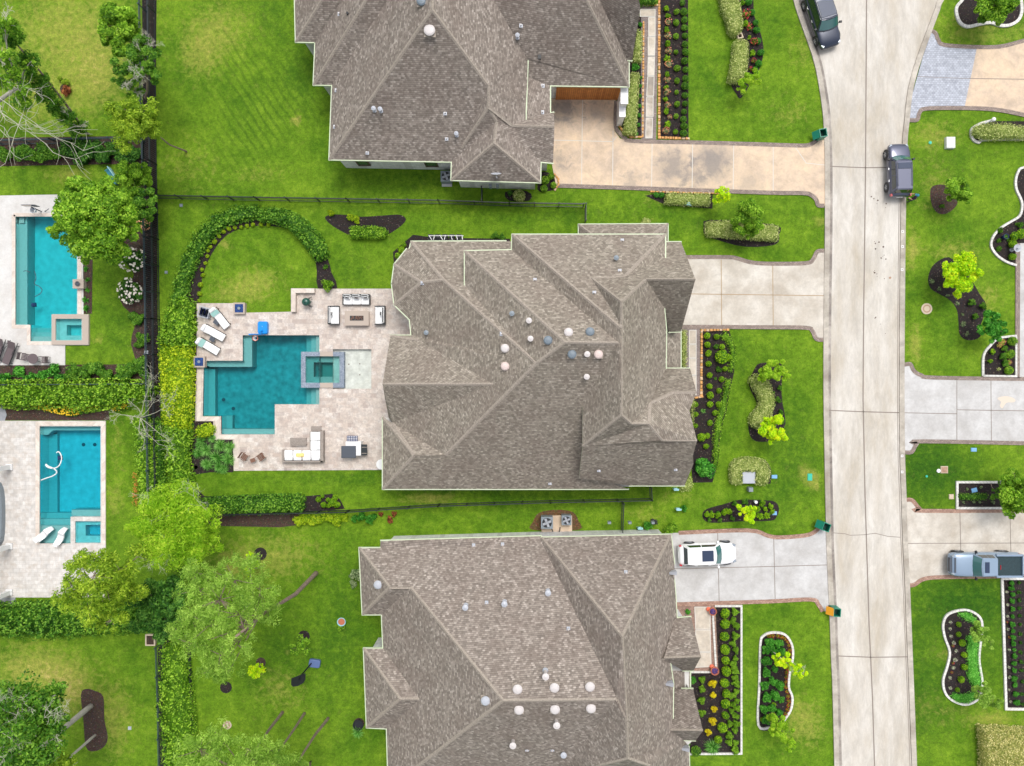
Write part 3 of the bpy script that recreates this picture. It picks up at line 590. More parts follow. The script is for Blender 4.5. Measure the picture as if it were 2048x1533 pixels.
# ---------------------------------------------------------------- houses
class House:
    def __init__(s, name_label, verts, faces, shingle, origin_px, ext=(), rakes=()):
        s.o = P(*origin_px); s.root = empty('house', s.o, 0, name_label, 'house'); s.sh = shingle
        # planes stay planes in (u, v, 1/(H-z)); solve for the free heights so that every face is flat
        names = list(verts); ix = {k: i for i, k in enumerate(names)}; uv = np.array([[(verts[k][0] - CX) / PPM / H, (CY - verts[k][1]) / PPM / H] for k in names])
        zg = np.array([abs(verts[k][2]) for k in names]); wt = np.array([8.0 * verts[k][3] if len(verts[k]) > 3 else .06 for k in names]); n = len(names); m = len(faces)
        rows = []; rhs = []; S = 2500.0
        for fi, f in enumerate(faces):
            for k in f:
                r = np.zeros(n + 3 * m); i = ix[k]; r[i] = 1; r[n + 3 * fi] = -uv[i, 0]; r[n + 3 * fi + 1] = -uv[i, 1]; r[n + 3 * fi + 2] = -1; rows.append(r * 3); rhs.append(0)
        for i in range(n):
            r = np.zeros(n + 3 * m); r[i] = wt[i]; rows.append(r); rhs.append(wt[i] * S * (1 / (H - zg[i]) - 1 / H))
        sol = np.linalg.lstsq(np.array(rows), np.array(rhs), rcond=None)[0][:n]; z = H - 1 / (sol / S + 1 / H)
        s.co = {k: P(verts[k][0], verts[k][1], z[i]) for k, i in ix.items()}; s.px = {k: (verts[k][0], verts[k][1]) for k in names}
        s.tris = []; mb = MB(); s.caps = MB(); sk = MB(); gw = MB(); edges = {}
        for f in faces:
            pts = [s.co[k] for k in f]; c = sum(pts, Vector()) / len(pts); nn = Vector()
            for i in range(len(pts)): nn += (pts[i] - c).cross(pts[(i + 1) % len(pts)] - c)
            if nn.z < 0: f = f[::-1]; pts = pts[::-1]; nn = -nn
            nn.normalize(); hdir = Vector((-nn.y, nn.x, 0)); hdir = hdir.normalized() if hdir.length > 1e-4 else Vector((1, 0, 0)); up = nn.cross(hdir)
            tr = tessellate_polygon([[Vector((p.x, p.y, 0)) for p in pts]])
            for t in tr:
                a, b, d = (pts[i] for i in t)
                if (b - a).cross(d - a).z < 0: t = (t[0], t[2], t[1])
                q = [pts[i] for i in t]; s.tris.append((q, [f[i] for i in t])); mb.add(q, [(0, 1, 2)], 0, [[(p.dot(hdir) + 100, p.dot(up) + 100) for p in q]])
            for i in range(len(f)): edges.setdefault(frozenset((f[i], f[(i + 1) % len(f)])), []).append((f[i], f[(i + 1) % len(f)], nn.copy(), c.copy()))
        s.roof = mb.build('roof', M[shingle], s.root, s.o)
        for key, L in edges.items():
            a, b = s.co[L[0][0]], s.co[L[0][1]]
            if (a - b).length < .15: continue
            if len(L) == 2:
                n1, n2 = L[0][2], L[1][2]
                if n1.dot(L[1][3] - a) < -.02 and n1.angle(n2) > R(12):
                    up = (n1 + n2).normalized(); d = (b - a).normalized(); wdt = .13
                    s1 = (up.cross(d)).normalized(); q1 = s1 - n1 * s1.dot(n1); q2 = -s1 - n2 * (-s1).dot(n2)
                    f1 = L[0][3] - a; 
                    if q1.dot(f1) < 0: q1, q2 = -s1 - n1 * (-s1).dot(n1), s1 - n2 * s1.dot(n2)
                    q1.normalize(); q2.normalize(); t = up * .035; base = [a + q1 * wdt + n1 * .02, a + t, a + q2 * wdt + n2 * .02]; e2 = [b + q1 * wdt + n1 * .02, b + t, b + q2 * wdt + n2 * .02]
                    fs = [(0, 1, 4, 3), (1, 2, 5, 4)]; vs = base + e2
                    if (vs[1] - vs[0]).cross(vs[4] - vs[0]).z < 0: fs = [f[::-1] for f in fs]
                    s.caps.add(vs, fs)
            elif len(L) == 1:
                d = Vector((0, 0, -.2)); ks = {L[0][0], L[0][1]}; isr = any(ks == set(q) for q in rakes)
                if isr or any(ks == {c_[i], c_[i + 1]} for c_ in ext for i in range(len(c_) - 1)): sk.add([a, b, b + d, a + d], [(0, 3, 2, 1)])
                if isr:
                    e = (b - a); nn = Vector((e.y, -e.x, 0)).normalized(); inn = -nn * .3; dz = Vector((0, 0, .45))
                    gw.add([a + inn - dz, b + inn - dz, Vector((b.x, b.y, 3.0)) + inn, Vector((a.x, a.y, 3.0)) + inn], [(0, 3, 2, 1)])
        s.caps.build('ridge_cap', M['cap'], s.root, s.o)
        sk.build('fascia', M['gutter'], s.root, s.o)
        if gw.v: gw.build('gable_wall', M['wall_in'], s.root, s.o)
    def z(s, px, py):
        best = 3.2
        u = (px - CX), (CY - py)
        for q, ks in s.tris:
            a, b, c = ((s.px[k][0] - CX, CY - s.px[k][1]) for k in ks); den = (b[1] - c[1]) * (a[0] - c[0]) + (c[0] - b[0]) * (a[1] - c[1])
            if abs(den) < 1e-6: continue
            l1 = ((b[1] - c[1]) * (u[0] - c[0]) + (c[0] - b[0]) * (u[1] - c[1])) / den; l2 = ((c[1] - a[1]) * (u[0] - c[0]) + (a[0] - c[0]) * (u[1] - c[1])) / den; l3 = 1 - l1 - l2
            if min(l1, l2, l3) > -.001:
                wv = l1 / (H - q[0].z) + l2 / (H - q[1].z) + l3 / (H - q[2].z); best = max(best, H - 1 / wv)
        return best
    def gutter(s, runs, mat='gutter'):
        for rn in runs:
            mb = MB()
            pts = [s.co[k] if isinstance(k, str) else P(k[0], k[1], k[2]) for k in rn]
            for a, b in zip(pts[:-1], pts[1:]):
                c = (a + b) / 2; d = b - a; L = d.length; x = d.normalized(); y = Vector((0, 0, 1)).cross(x).normalized(); zz = x.cross(y); rot = Matrix((x, y, zz)).transposed()
                mb.box(c + Vector((0, 0, -.05)), (L + .08, .10, .13), rot=rot)
            mb.build('gutter', M[mat], s.root, s.o)
    def walls(s, outline, eave_z=3.3, inset=.42, top=3.05):
        pts = [P(x, y, eave_z) for x, y in outline]; s.foot = offset_poly([(p.x, p.y) for p in pts], inset); mb = MB(); mb.wall(s.foot, 0, top)
        sf = offset_poly([(p.x, p.y) for p in pts], .05); mb.poly([sf], top + .02, 1)
        # brick runs round the house by distance along the wall
        mb.build('wall', [M['wall'], M['wall_in']], s.root, s.o)
    def dome(s, px, py, r=.33, mat='vent_white', name='roof_vent'):
        z = s.z(px, py); p = P(px, py, z + .15); mb = MB(); mb.box((p.x, p.y, z + .0), (r * 2.1, r * 2.1, .04), m=1); mb.lathe((p.x, p.y, z), [(r * .8, -.25), (r * .8, .12), (r, .14), (r, .2), (r * .75, .27), (r * .3, .3), (0.001, .31)], 20)
        mb.build(name, [M[mat], M['cap']], s.roof, s.o, smooth=False)
    def pipe(s, px, py, r=.09, h=.35, mat='ltgrey', flash=True, cap=False):
        z = s.z(px, py); p = P(px, py, z + h * .6); mb = MB()
        if flash: mb.box((p.x, p.y, z + .02), (.26, .3, .03), m=1); mb.cyl((p.x, p.y, z - .1), r * 1.7, .2, 10, 1, r)
        mb.cyl((p.x, p.y, z - .2), r, h + .2, 10)
        if cap: mb.lathe((p.x, p.y, z + h), [(r, 0), (r * 1.9, .03), (r * 1.9, .09), (0.001, .16)], 12)
        mb.build('vent_pipe', [M[mat], M['ltgrey']], s.roof, s.o)
    def box(s, px, py, size, mat, name='roof_box'):
        z = s.z(px, py); p = P(px, py, z + .1); mb = MB(); mb.box((p.x, p.y, z + .06), size); mb.build(name, M[mat], s.roof, s.o)
    def on_wall(s, name, a_px, b_px, z0, z1, mat, out=.03, frame=None, depth=.05):
        """panel on a wall between two ground pixels (points on the wall's foot line)"""
        a, b = P(*a_px), P(*b_px); d = (b - a); c = (a + b) / 2; ang = math.atan2(d.y, d.x); nn = Vector((d.y, -d.x, 0)).normalized()
        mb = MB(); mb.box((c.x + nn.x * out, c.y + nn.y * out, (z0 + z1) / 2), (d.length, depth, z1 - z0), ang); w_ = mb.build(name, M[mat], s.root, s.o)
        if frame:
            f = MB(); cc = c + nn * (out + .02)
            for zz in (z0, z1): f.box((cc.x, cc.y, zz), (d.length + .12, depth + .05, .09), ang)
            for e in (a, b): f.box((e.x + nn.x * (out + .02), e.y + nn.y * (out + .02), (z0 + z1) / 2), (.09, depth + .05, z1 - z0), ang)
            f.build('frame', M[frame], w_, s.o)
        return w_
# ---------------------------------------------------------------- ground
POOLS = []   # deck outlines (px) under which the ground sheet is cut away
deckA = [(-60, 393), (165, 389), (168, 629), (178, 629), (178, 691), (131, 691), (131, 731), (-60, 731)]
deckB = [(-60, 842), (212, 842), (212, 1195), (-60, 1195)]
deckM = [(394, 607), (488, 607), (490, 626), (584, 624), (585, 578), (783, 578), (840, 600), (840, 900), (767, 900), (767, 940), (468, 942), (466, 880), (428, 880), (427, 843), (391, 843), (392, 768), (394, 740)]
poolA = [(31, 434), (155, 434), (155, 629), (105, 629), (105, 683), (61, 683), (61, 650), (31, 650)]
spaA = [(110, 638), (164, 638), (164, 681), (110, 681)]
poolB = [(79, 853), (202, 853), (202, 1087), (79, 1087)]
poolM = [(408, 732), (413, 732), (413, 722), (486, 722), (486, 671), (639, 671), (639, 809), (550, 809), (550, 869), (443, 869), (443, 833), (406, 833)]
shelfM = [(666, 699), (743, 699), (743, 778), (666, 778)]
def lawn():
    xs = np.concatenate([np.linspace(-900, -60, 8), np.arange(-50, 48, .42), np.linspace(56, 900, 8)]); ys = np.concatenate([np.linspace(-900, -45, 8), np.arange(-38, 38, .42), np.linspace(46, 900, 8)])
    X, Y = np.meshgrid(xs, ys); V = np.column_stack([X.ravel(), Y.ravel(), np.zeros(X.size)]); nx = len(xs); F = []
    holes = [offset_poly([(p.x, p.y) for p in W(d)], .15) for d in (deckA, deckB, deckM)]
    for j in range(len(ys) - 1):
        for i in range(nx - 1):
            x0, x1, y0, y1 = xs[i], xs[i + 1], ys[j], ys[j + 1]
            if any(all(inside(a, b, h) for a in (x0, x1) for b in (y0, y1)) for h in holes): continue
            F.append((j * nx + i, j * nx + i + 1, (j + 1) * nx + i + 1, (j + 1) * nx + i))
    me = bpy.data.meshes.new('ground'); me.from_pydata(V.tolist(), [], F); me.materials.append(M['lawn'])
    px = V[:, 0] * PPM + CX; py = CY - V[:, 1] * PPM
    dry = np.zeros(len(V)); lush = np.zeros(len(V))
    def blob(arr, x, y, rx, ry, s, ang=0.0):
        dx = px - x; dy = py - y; c, q = math.cos(ang), math.sin(ang); a = (dx * c + dy * q) / rx; b = (-dx * q + dy * c) / ry; arr += s * np.exp(-(a * a + b * b))
    for t in DRY: blob(dry, *t)
    for t in LUSH: blob(lush, *t)
    dark_stripe = np.zeros(len(V)); blob(dark_stripe, 540, 235, 150, 70, .5, -.75); blob(dark_stripe, 470, 140, 60, 90, .4)
    for nm, arr in (('dark_stripe', np.clip(dark_stripe, 0, .8)), ('dry', np.clip(dry, 0, 1.2)), ('lush', np.clip(lush, 0, 1))):
        a = me.attributes.new(nm, 'FLOAT', 'POINT'); a.data.foreach_set('value', arr.astype(np.float32))
    return tag(obj('ground', me), kind='structure')
DRY = [(140, 60, 150, 90, .62), (90, 200, 110, 60, .5), (200, 150, 60, 60, .45), (60, 1340, 80, 60, .7), (140, 1380, 50, 60, .7), (230, 1440, 40, 80, .55), (560, 1110, 90, 50, .5), (470, 1130, 60, 40, .5), (560, 1380, 60, 50, .4),
       (1870, 370, 40, 60, .35), (1960, 60, 120, 40, .45), (1870, 270, 60, 30, .5), (1824, 500, 12, 40, .8), (1905, 500, 60, 20, .5), (1830, 690, 14, 40, .7), (1975, 600, 30, 30, .5), (1612, 950, 14, 14, .6), (1630, 965, 14, 22, .7),
       (450, 60, 60, 60, .5), (400, 110, 40, 60, .5), (380, 330, 60, 60, .3), (520, 560, 50, 30, .5), (470, 590, 60, 30, .5), (450, 490, 14, 14, .6), (1610, 1460, 40, 40, .5), (1600, 1420, 40, 30, .4), (1610, 100, 30, 50, .4), (1580, 230, 50, 30, .35),
       (860, 998, 60, 8, 1.0), (110, 500, 20, 20, .2), (195, 680, 14, 10, .6), (140, 350, 50, 16, .6), (230, 1000, 20, 40, .5), (235, 880, 15, 60, .4), (1850, 1420, 120, 40, .25), (1990, 1440, 50, 20, .6), (1900, 1310, 40, 20, .35), (592, 241, 9, 9, 1.3), (230, 350, 20, 20, .3), (1300, 400, 30, 15, .3), (1290, 440, 30, 10, .3), (1640, 445, 14, 14, .6), (1605, 935, 10, 10, .5), (520, 350, 60, 20, .35), (1290, 1030, 40, 20, .4), (1360, 995, 50, 20, .3)]
LUSH = [(480, 430, 60, 40, .3), (1450, 180, 40, 60, .4), (1560, 1000, 60, 60, .3), (1590, 900, 60, 100, .5), (680, 1280, 60, 150, .6), (560, 1290, 60, 60, .45), (700, 540, 50, 40, .4), (540, 20, 50, 60, .45), (600, 150, 60, 90, .4), (900, 360, 150, 30, .4), (1950, 1200, 120, 60, .6), (1830, 930, 100, 100, .6), (700, 960, 200, 12, .5), (1480, 450, 200, 60, .3), (1460, 700, 60, 120, .4), (1780, 1400, 80, 120, .6), (250, 640, 40, 100, .4), (1150, 430, 200, 30, .35), (1890, 330, 100, 60, .35), (900, 980, 120, 10, .5), (1100, 995, 150, 10, .5), (1900, 1300, 200, 200, .45), (1900, 950, 100, 60, .4)]
ground = lawn()
def flat(name, px, mat, z, kind='structure', th=None, holes=()):
    mb = MB(); L = [(p.x, p.y) for p in W(px)]; hs_ = [[(p.x, p.y) for p in W(h)] for h in holes]
    if th: mb.prism(L, z - th, z, 0, hs_)
    else: mb.poly([L] + hs_, z)
    c = cen(L); return tag(mb.build(name, mat, None, (c.x, c.y, 0), top=True), kind=kind)
# ---------------------------------------------------------------- street
LK = [(1572, -60), (1586, 0), (1596, 33), (1611, 75), (1624, 113), (1634, 155), (1644, 220), (1647, 263), (1649, 330), (1649, 460), (1647, 600), (1646, 768), (1648, 900), (1650, 1000), (1652, 1090), (1655, 1160), (1659, 1249), (1661, 1312), (1664, 1375), (1668, 1533), (1670, 1600)]
RK = [(1930, -60), (1887, 0), (1879, 20), (1864, 60), (1849, 100), (1834, 145), (1824, 188), (1818, 243), (1814, 288), (1811, 410), (1809, 585), (1808, 768), (1809, 908), (1812, 993), (1814, 1068), (1818, 1149), (1822, 1249), (1828, 1400), (1833, 1533), (1836, 1600)]
ML = [(1733, -60), (1733, 0), (1731, 330), (1729, 500), (1727, 640), (1726, 800), (1730, 993), (1735, 1149), (1738, 1249), (1741, 1312), (1745, 1400), (1749, 1533), (1751, 1600)]
LKs = smooth_path(LK, 4); RKs = smooth_path(RK, 4)
mb = MB(); mb.poly([[(p.x, p.y) for p in W(LKs + RKs[::-1])]], .006)
def rib(mb, path, wpx, z, m=0, smooth=0, z0=None):
    if smooth: path = smooth_path(path, smooth)
    mb.ribbon([(p.x, p.y) for p in W(path)], wpx / PPM, z if z0 is None else z0, z, m)
rib(mb, ML, 2.4, .010, 1); 
for y, x0, x1 in ((334, 1655, 1806), (822, 1652, 1803), (1313, 1668, 1818)): rib(mb, [(x0, y - 1), ((x0 + x1) / 2, y + 2), (x1, y + (4 if y == 822 else 1))], 2.0, .010, 1)
rib(mb, [(1665, 1066), (1690, 1068), (1700, 1071), (1728, 1070), (1750, 1067), (1775, 1073), (1800, 1075)], 1.2, .010, 1)
rib(mb, [(x + 13, y) for x, y in LK], 6, .0085, 2, 4); rib(mb, [(x - 13, y) for x, y in RK[8:]], 1.2, .010, 1, 4)
for k in range(26):
    x = 1755 + rnd.uniform(-14, 18); y = rnd.choice([rnd.uniform(480, 560), rnd.uniform(600, 780), rnd.uniform(385, 420)]); p = P(x, y); mb.cyl((p.x, p.y, .008), rnd.uniform(.03, .08), .004, 7, 3)
M['gutter_stain'] = mat_concrete('gutter_stain', (150, 142, 134), (180, 172, 164), (110, 102, 98), .8)
tag(mb.build('street', [M['street'], M['joint'], M['gutter_stain'], M['gutter_dark']]), kind='structure')
p = P(1780, 556); mb = MB(); mb.cyl((0, 0, 0), .1, .02, 12); o = mb.build('survey_marker', M['pinkish'], loc=(p.x, p.y, .006)); tag(o, 'small round metal survey marker set in the street concrete', 'marker')
for path, sgn in ((LKs, 1), (RKs, -1)):
    mb = MB(); pp = [(x + 5 * sgn, y) for x, y in path]; rib(mb, pp, 10, .10, 0, 0, 0.0); tag(mb.build('kerb', M['kerb']), kind='structure')
for i, (x, y) in enumerate([(1804, 464), (1804, 494), (1803, 540), (1803, 912), (1803, 944)]):
    q = P(x, y); mb = MB(); mb.box((0, 0, .052), (.2, .2, .11)); mb.cyl((0, 0, .107), .05, .006, 10, 1); tag(mb.build('kerb_drain', [M['white'], M['joint']], loc=(q.x, q.y, 0)), 'white drain outlet in the right hand kerb, ' + ORD[i] + ' from the top', 'drain', 'drain outlets in the kerb')
# ---------------------------------------------------------------- driveways, borders, walks, beds
def drive(px, mat, joints, jm='joint', z=.05, jw=1.4):
    mb = MB(); mb.prism([(p.x, p.y) for p in W(px)], 0, z)
    for j in joints: rib(mb, j, jw, z + .004, 1)
    return tag(mb.build('driveway', [M[mat], M[jm]]), kind='structure')
def border(path, w=8, mat='paver', smooth=4, z=.065, name='paver_border'):
    mb = MB(); rib(mb, path, w, z, 0, smooth, 0.0); return tag(mb.build(name, M[mat]), kind='structure')
def edging(path, w, mat, label, z=.14, smooth=4, closed=False):
    p = smooth_path(path, smooth, closed) if smooth else path; mb = MB(); mb.ribbon([(q.x, q.y) for q in W(p, z)], w / PPM, 0, z, 0, closed); c = P(*p[len(p) // 2])
    return tag(mb.build('bed_edging', M[mat], None, (c.x, c.y, 0), top=True), label, 'edging')
def stones(path, label, w=5.5, mat='stone_o', step=6):
    """a line of separate rough stones laid on edge round a bed"""
    mb = MB(); pts = [Vector(p) for p in path]; k = 0
    for a, b in zip(pts[:-1], pts[1:]):
        L = (b - a).length; t = 0
        while t < L:
            s = rnd.uniform(.6, 1.4) * step; q = a.lerp(b, min(1, (t + s / 2) / L)); p = P(q.x, q.y); d = b - a; ang = math.atan2(-d.y, d.x)
            mb.box((p.x, p.y, .06), (s / PPM * .92, w / PPM * rnd.uniform(.75, 1.15), .14 + rnd.uniform(-.03, .04)), ang + rnd.uniform(-.12, .12), k % 2 if rnd.random() < .5 else 0, taper=.82); t += s; k += 1
    c = P(*path[0]); return tag(mb.build('stone_edging', [M[mat], M['stone_p']], None, (c.x, c.y, 0), top=True), label, 'edging')
def bed(px, mat='mulch', smooth=0, z=.02):
    if smooth: px = smooth_path(px, smooth, True)
    return flat('mulch_bed', px, M[mat], z)
drive([(1098, 192), (1231, 195), (1229, 262), (1240, 278), (1264, 284), (1400, 287), (1536, 291), (1605, 293), (1622, 290), (1634, 281), (1654, 280), (1656, 412), (1638, 412), (1634, 400), (1622, 390), (1606, 386), (1536, 384), (1300, 377), (1112, 372), (1104, 330)], 'drive_tan',
      [[(1165, 200), (1163, 372)], [(1226, 262), (1225, 374)], [(1100, 281), (1225, 284)], [(1225, 284), (1233, 274)], [(1304, 286), (1303, 376)], [(1385, 289), (1384, 380)], [(1467, 291), (1466, 382)], [(1546, 292), (1546, 384)], [(1588, 292), (1612, 327), (1650, 331)]], 'joint_white')
border([(1232, 203), (1231, 250), (1238, 266), (1250, 277), (1268, 283), (1400, 286), (1536, 290), (1605, 292), (1622, 289), (1634, 281)], 8)
border([(1112, 372), (1300, 378), (1536, 386), (1606, 387), (1622, 391), (1632, 400), (1636, 411), (1648, 412)], 8)
drive([(1345, 516), (1450, 516), (1472, 518), (1500, 525), (1536, 528), (1611, 527), (1626, 519), (1634, 504), (1652, 502), (1650, 680), (1632, 680), (1624, 663), (1611, 656), (1536, 655), (1345, 654)], 'drive_pale',
      [[(1442, 520), (1443, 652)], [(1545, 531), (1546, 652)], [(1350, 588), (1650, 592)]], 'joint_tan', jw=1.6)
border([(1345, 515), (1450, 515), (1472, 517), (1500, 525), (1536, 528), (1611, 527), (1626, 519), (1634, 504), (1648, 502)], 8); border([(1345, 654), (1536, 655), (1611, 656), (1624, 662), (1632, 678), (1646, 680)], 8)
drive([(1330, 1066), (1357, 1066), (1495, 1061), (1536, 1072), (1561, 1075), (1611, 1071), (1629, 1064), (1640, 1055), (1656, 1058), (1662, 1224), (1644, 1222), (1636, 1209), (1621, 1199), (1536, 1203), (1340, 1209)], 'drive_grey',
      [[(1435, 1066), (1438, 1205)], [(1547, 1076), (1550, 1203)], [(1340, 1138), (1548, 1133), (1655, 1130)]])
border([(1357, 1066), (1495, 1061), (1536, 1072), (1561, 1075), (1611, 1071), (1629, 1064), (1637, 1056)], 8, 'paver_red'); border([(1340, 1209), (1536, 1203), (1621, 1199), (1636, 1209), (1645, 1223)], 8, 'paver_red')
drive([(1953, 97), (2000, 96), (2100, 72), (2100, 242), (2048, 230), (1990, 220), (1928, 217)], 'drive_tan', [[(1937, 158), (2090, 160)]])
drive([(1862, 66), (1870, 73), (1875, 84), (1887, 93), (1953, 97), (1928, 217), (1854, 216), (1838, 227), (1832, 240), (1816, 240), (1824, 190), (1845, 115)], 'paver_blue', [[(1830, 154), (1937, 158)]], jw=1)
border([(1860, 62), (1870, 67), (1876, 81), (1888, 91), (1950, 95), (2000, 94), (2048, 82), (2100, 68)], 8); border([(1818, 241), (1834, 240), (1838, 227), (1852, 218), (1928, 217), (1990, 220), (2048, 231), (2100, 245)], 8)
drive([(1806, 730), (1820, 730), (1827, 742), (1842, 751), (1874, 756), (2100, 759), (2100, 889), (1844, 883), (1832, 889), (1823, 904), (1806, 904)], 'drive_grey', [[(1913, 756), (1913, 884)], [(1981, 757), (1982, 885)], [(1808, 826), (1913, 828)], [(1914, 820), (2100, 823)]])
border([(1808, 730), (1820, 729), (1827, 742), (1842, 751), (1874, 756), (2100, 759)], 8); border([(1808, 905), (1823, 904), (1832, 889), (1846, 883), (2100, 888)], 8)
mb = MB(); mb.poly([[(p.x, p.y) for p in W(smooth_path([(1994, 797), (2006, 793), (2020, 794), (2030, 800), (2026, 805), (2012, 806), (2004, 817), (1999, 812), (2001, 804)], 3, True))]], .056); tag(mb.build('driveway_stain', plain('tan_stain', (212, 198, 182), .85)), kind='structure')
drive([(1810, 998), (1824, 1000), (1837, 1015), (1850, 1021), (2100, 1020), (2100, 1152), (1911, 1154), (1851, 1157), (1829, 1170), (1812, 1170)], 'drive_pale', [[(1919, 1022), (1922, 1154)], [(2019, 1022), (2022, 1152)], [(1814, 1087), (2100, 1086)]])
border([(1811, 1000), (1824, 1001), (1837, 1016), (1850, 1022), (2100, 1021)], 8, 'paver_red'); border([(1818, 1171), (1829, 1169), (1851, 1157), (1911, 1154), (2100, 1152)], 8, 'paver_red')
def walkway(slabs, mat='walk', gap=2.5):
    for i, q in enumerate(slabs):
        mb = MB(); mb.prism([(p.x, p.y) for p in W(q)], 0, .07); L = q + [q[0]]; rib(mb, L, 1.4, .074, 1); tag(mb.build('walkway_slab', [M[mat], M['joint_white']]), kind='structure')
flat('walkway', [(1282, 12), (1317, 14), (1312, 284), (1282, 283)], M['paver'] if False else mat_brick('walk_pavers', (128, 116, 112), (152, 138, 132), (100, 92, 88), .2, .1, .01), .045, th=.04)
walkway([[(1280, 20), (1310, 20), (1310, 34), (1280, 34)], [(1297, 36), (1310, 36), (1310, 73), (1297, 73)], [(1296, 75), (1310, 75), (1309, 112), (1296, 112)], [(1296, 115), (1309, 115), (1308, 152), (1295, 152)]])
walkway([[(1295, 154), (1308, 154), (1307, 193), (1293, 193)], [(1293, 195), (1306, 195), (1306, 234), (1292, 234)], [(1292, 237), (1305, 237), (1304, 277), (1291, 277)]], 'walk_dirty')
flat('walkway', [(1340, 658), (1400, 658), (1400, 796), (1340, 796)], bpy.data.materials['walk_pavers'], .045, th=.04)
walkway([[(1378, 661), (1392, 661), (1392, 688), (1378, 688)], [(1378, 690), (1392, 690), (1392, 716), (1378, 716)], [(1378, 718), (1392, 718), (1392, 750), (1378, 750)], [(1378, 752), (1392, 752), (1392, 790), (1378, 790)]], 'walk')
mb_ = mat_brick('walk_brick', (142, 112, 98), (170, 140, 124), (112, 94, 86), .2, .1, .01)
flat('walkway', [(1352, 1208), (1430, 1207), (1436, 1334), (1436, 1342), (1352, 1342)], mb_, .045, th=.04)
walkway([[(1389, 1214), (1420, 1214), (1420, 1258), (1391, 1258)], [(1391, 1260), (1420, 1260), (1421, 1303), (1391, 1303)], [(1380, 1305), (1421, 1305), (1422, 1333), (1380, 1335)]], 'walk')
flat('walkway', [(2036, 487), (2100, 487), (2100, 756), (2034, 756)], M['drive_grey'], .05, th=.05); border([(2035, 487), (2034, 756)], 9, 'paver', 0)
# pools -------------------------------------------------------------------------------------------
def xy(px, z=0): return [(p.x, p.y) for p in W(px, z)]
def pool(label, outline, depth, plaster, water, steps, extras=(), z_w=-.09, floor_slope=None, drains=(), cope=None):
    """outline at water level; steps = [(outline px, depth of its top)]"""
    L = xy(outline, 0); c = cen(L); root = empty('swimming_pool', (c.x, c.y, 0), 0, label, 'pool'); o = (c.x, c.y, 0); mb = MB()
    mb.poly([L], -depth, 0); mb.wall(L, -depth - .02, .02, 0, flip=True); mb.build('basin', M[plaster], root, o)
    for i, (s, d) in enumerate(steps):
        q = MB(); Ls = xy(s, 0); q.prism(Ls, -depth - .01, -d, 0); q.build('step', M['plaster_step'], root, o)
    for x, y in drains:
        q = MB(); p = P(x, y); q.cyl((p.x, p.y, -depth + .002), .15, .03, 16); q.build('drain', M['dgrey'], root, o)
    wb = MB(); Lw = offset_poly(L, .004); wb.prism(Lw, -depth - .005, z_w, 0)
    n_ = len(Lw); wb.poly([[(x, y) for x, y in Lw]], -depth - .005); wb.f[-(len(wb.f) - 0):] = wb.f[-(len(wb.f) - 0):]
    k = len(tessellate_polygon([[Vector((x, y, 0)) for x, y in Lw]])); wb.f = wb.f[:-k] + [f[::-1] for f in wb.f[-k:]]
    wb.build('water', M[water], root, o)
    return root, o
def deck(px, mat, holes, z=.06): return flat('pool_deck', px, M[mat], z, th=.16, holes=holes)
shelfHole = shelfM
deck(deckM, 'trav', [poolM, shelfM, [(613, 714), (677, 714), (677, 765), (613, 765)]] if False else [[(408, 732), (413, 732), (413, 722), (486, 722), (486, 671), (639, 671), (639, 705), (666, 705), (666, 699), (743, 699), (743, 778), (666, 778), (666, 775), (639, 775), (639, 809), (550, 809), (550, 869), (443, 869), (443, 833), (406, 833)]])
pm, om = pool('large angular pool with dark teal water in the travertine patio', poolM, 1.5, 'plaster_dk', 'w_main',
    [([(486, 671), (500, 671), (500, 734), (413, 734), (413, 722), (486, 722)], .45), ([(606, 671), (639, 671), (639, 705), (606, 705)], .95), ([(618, 671), (639, 671), (639, 705), (618, 705)], .6), ([(630, 671), (639, 671), (639, 705), (630, 705)], .3),
     ([(606, 775), (639, 775), (639, 809), (606, 809)], .95), ([(618, 775), (639, 775), (639, 809), (618, 809)], .6), ([(630, 775), (639, 775), (639, 809), (630, 809)], .3), ([(443, 859), (550, 859), (550, 869), (443, 869)], .45), ([(406, 738), (420, 738), (420, 833), (406, 833)], 1.0), ([(443, 833), (455, 833), (455, 859), (443, 859)], 1.0)],
    drains=((432, 801), (452, 819)))
# shelf and raised spa
sp_ = empty('splash_shelf', P(704, 738), 0, 'shallow pale stone tanning shelf of the patio pool, beside the spa', 'pool shelf'); o_ = sp_.location.copy()
mb = MB(); L = xy(shelfM); mb.poly([L], -.28, 0); mb.wall(L, -.3, .02, 0, flip=True); mb.build('floor', M['shelf'], sp_, o_)
for x, y in ((696, 729), (718, 728), (718, 750)): q = MB(); p = P(x, y); q.cyl((p.x, p.y, -.279), .06, .02, 10); q.build('bubbler', M['joint'], sp_, o_)
M['w_shelf'] = mat_water('water_shallow', (.7, .95, .96), .4); q = MB(); q.prism(offset_poly(L, .004), -.283, -.1); q.build('water', M['w_shelf'], sp_, o_)
spa = empty('spa', P(645, 740), 0, 'raised square spa with grey mosaic walls between the teal pool and the pale shelf', 'spa'); o_ = spa.location.copy()
SZ = .16; mb = MB(); out = xy([(602, 704), (688, 704), (688, 776), (602, 776)], SZ); inn = xy([(611, 713), (679, 713), (679, 766), (611, 766)], SZ)
mb.prism(out, -1.4, SZ, 0, [inn]); mb.build('tiled_wall', M['spatile'], spa, o_)
mb = MB(); cp = xy([(640, 704), (666, 704), (666, 713), (640, 713)], SZ + .01); mb.prism(cp, 0, SZ + .012); cp = xy([(640, 766), (666, 766), (666, 776), (640, 776)], SZ + .01); mb.prism(cp, 0, SZ + .012); mb.build('coping', M['coping'], spa, o_)
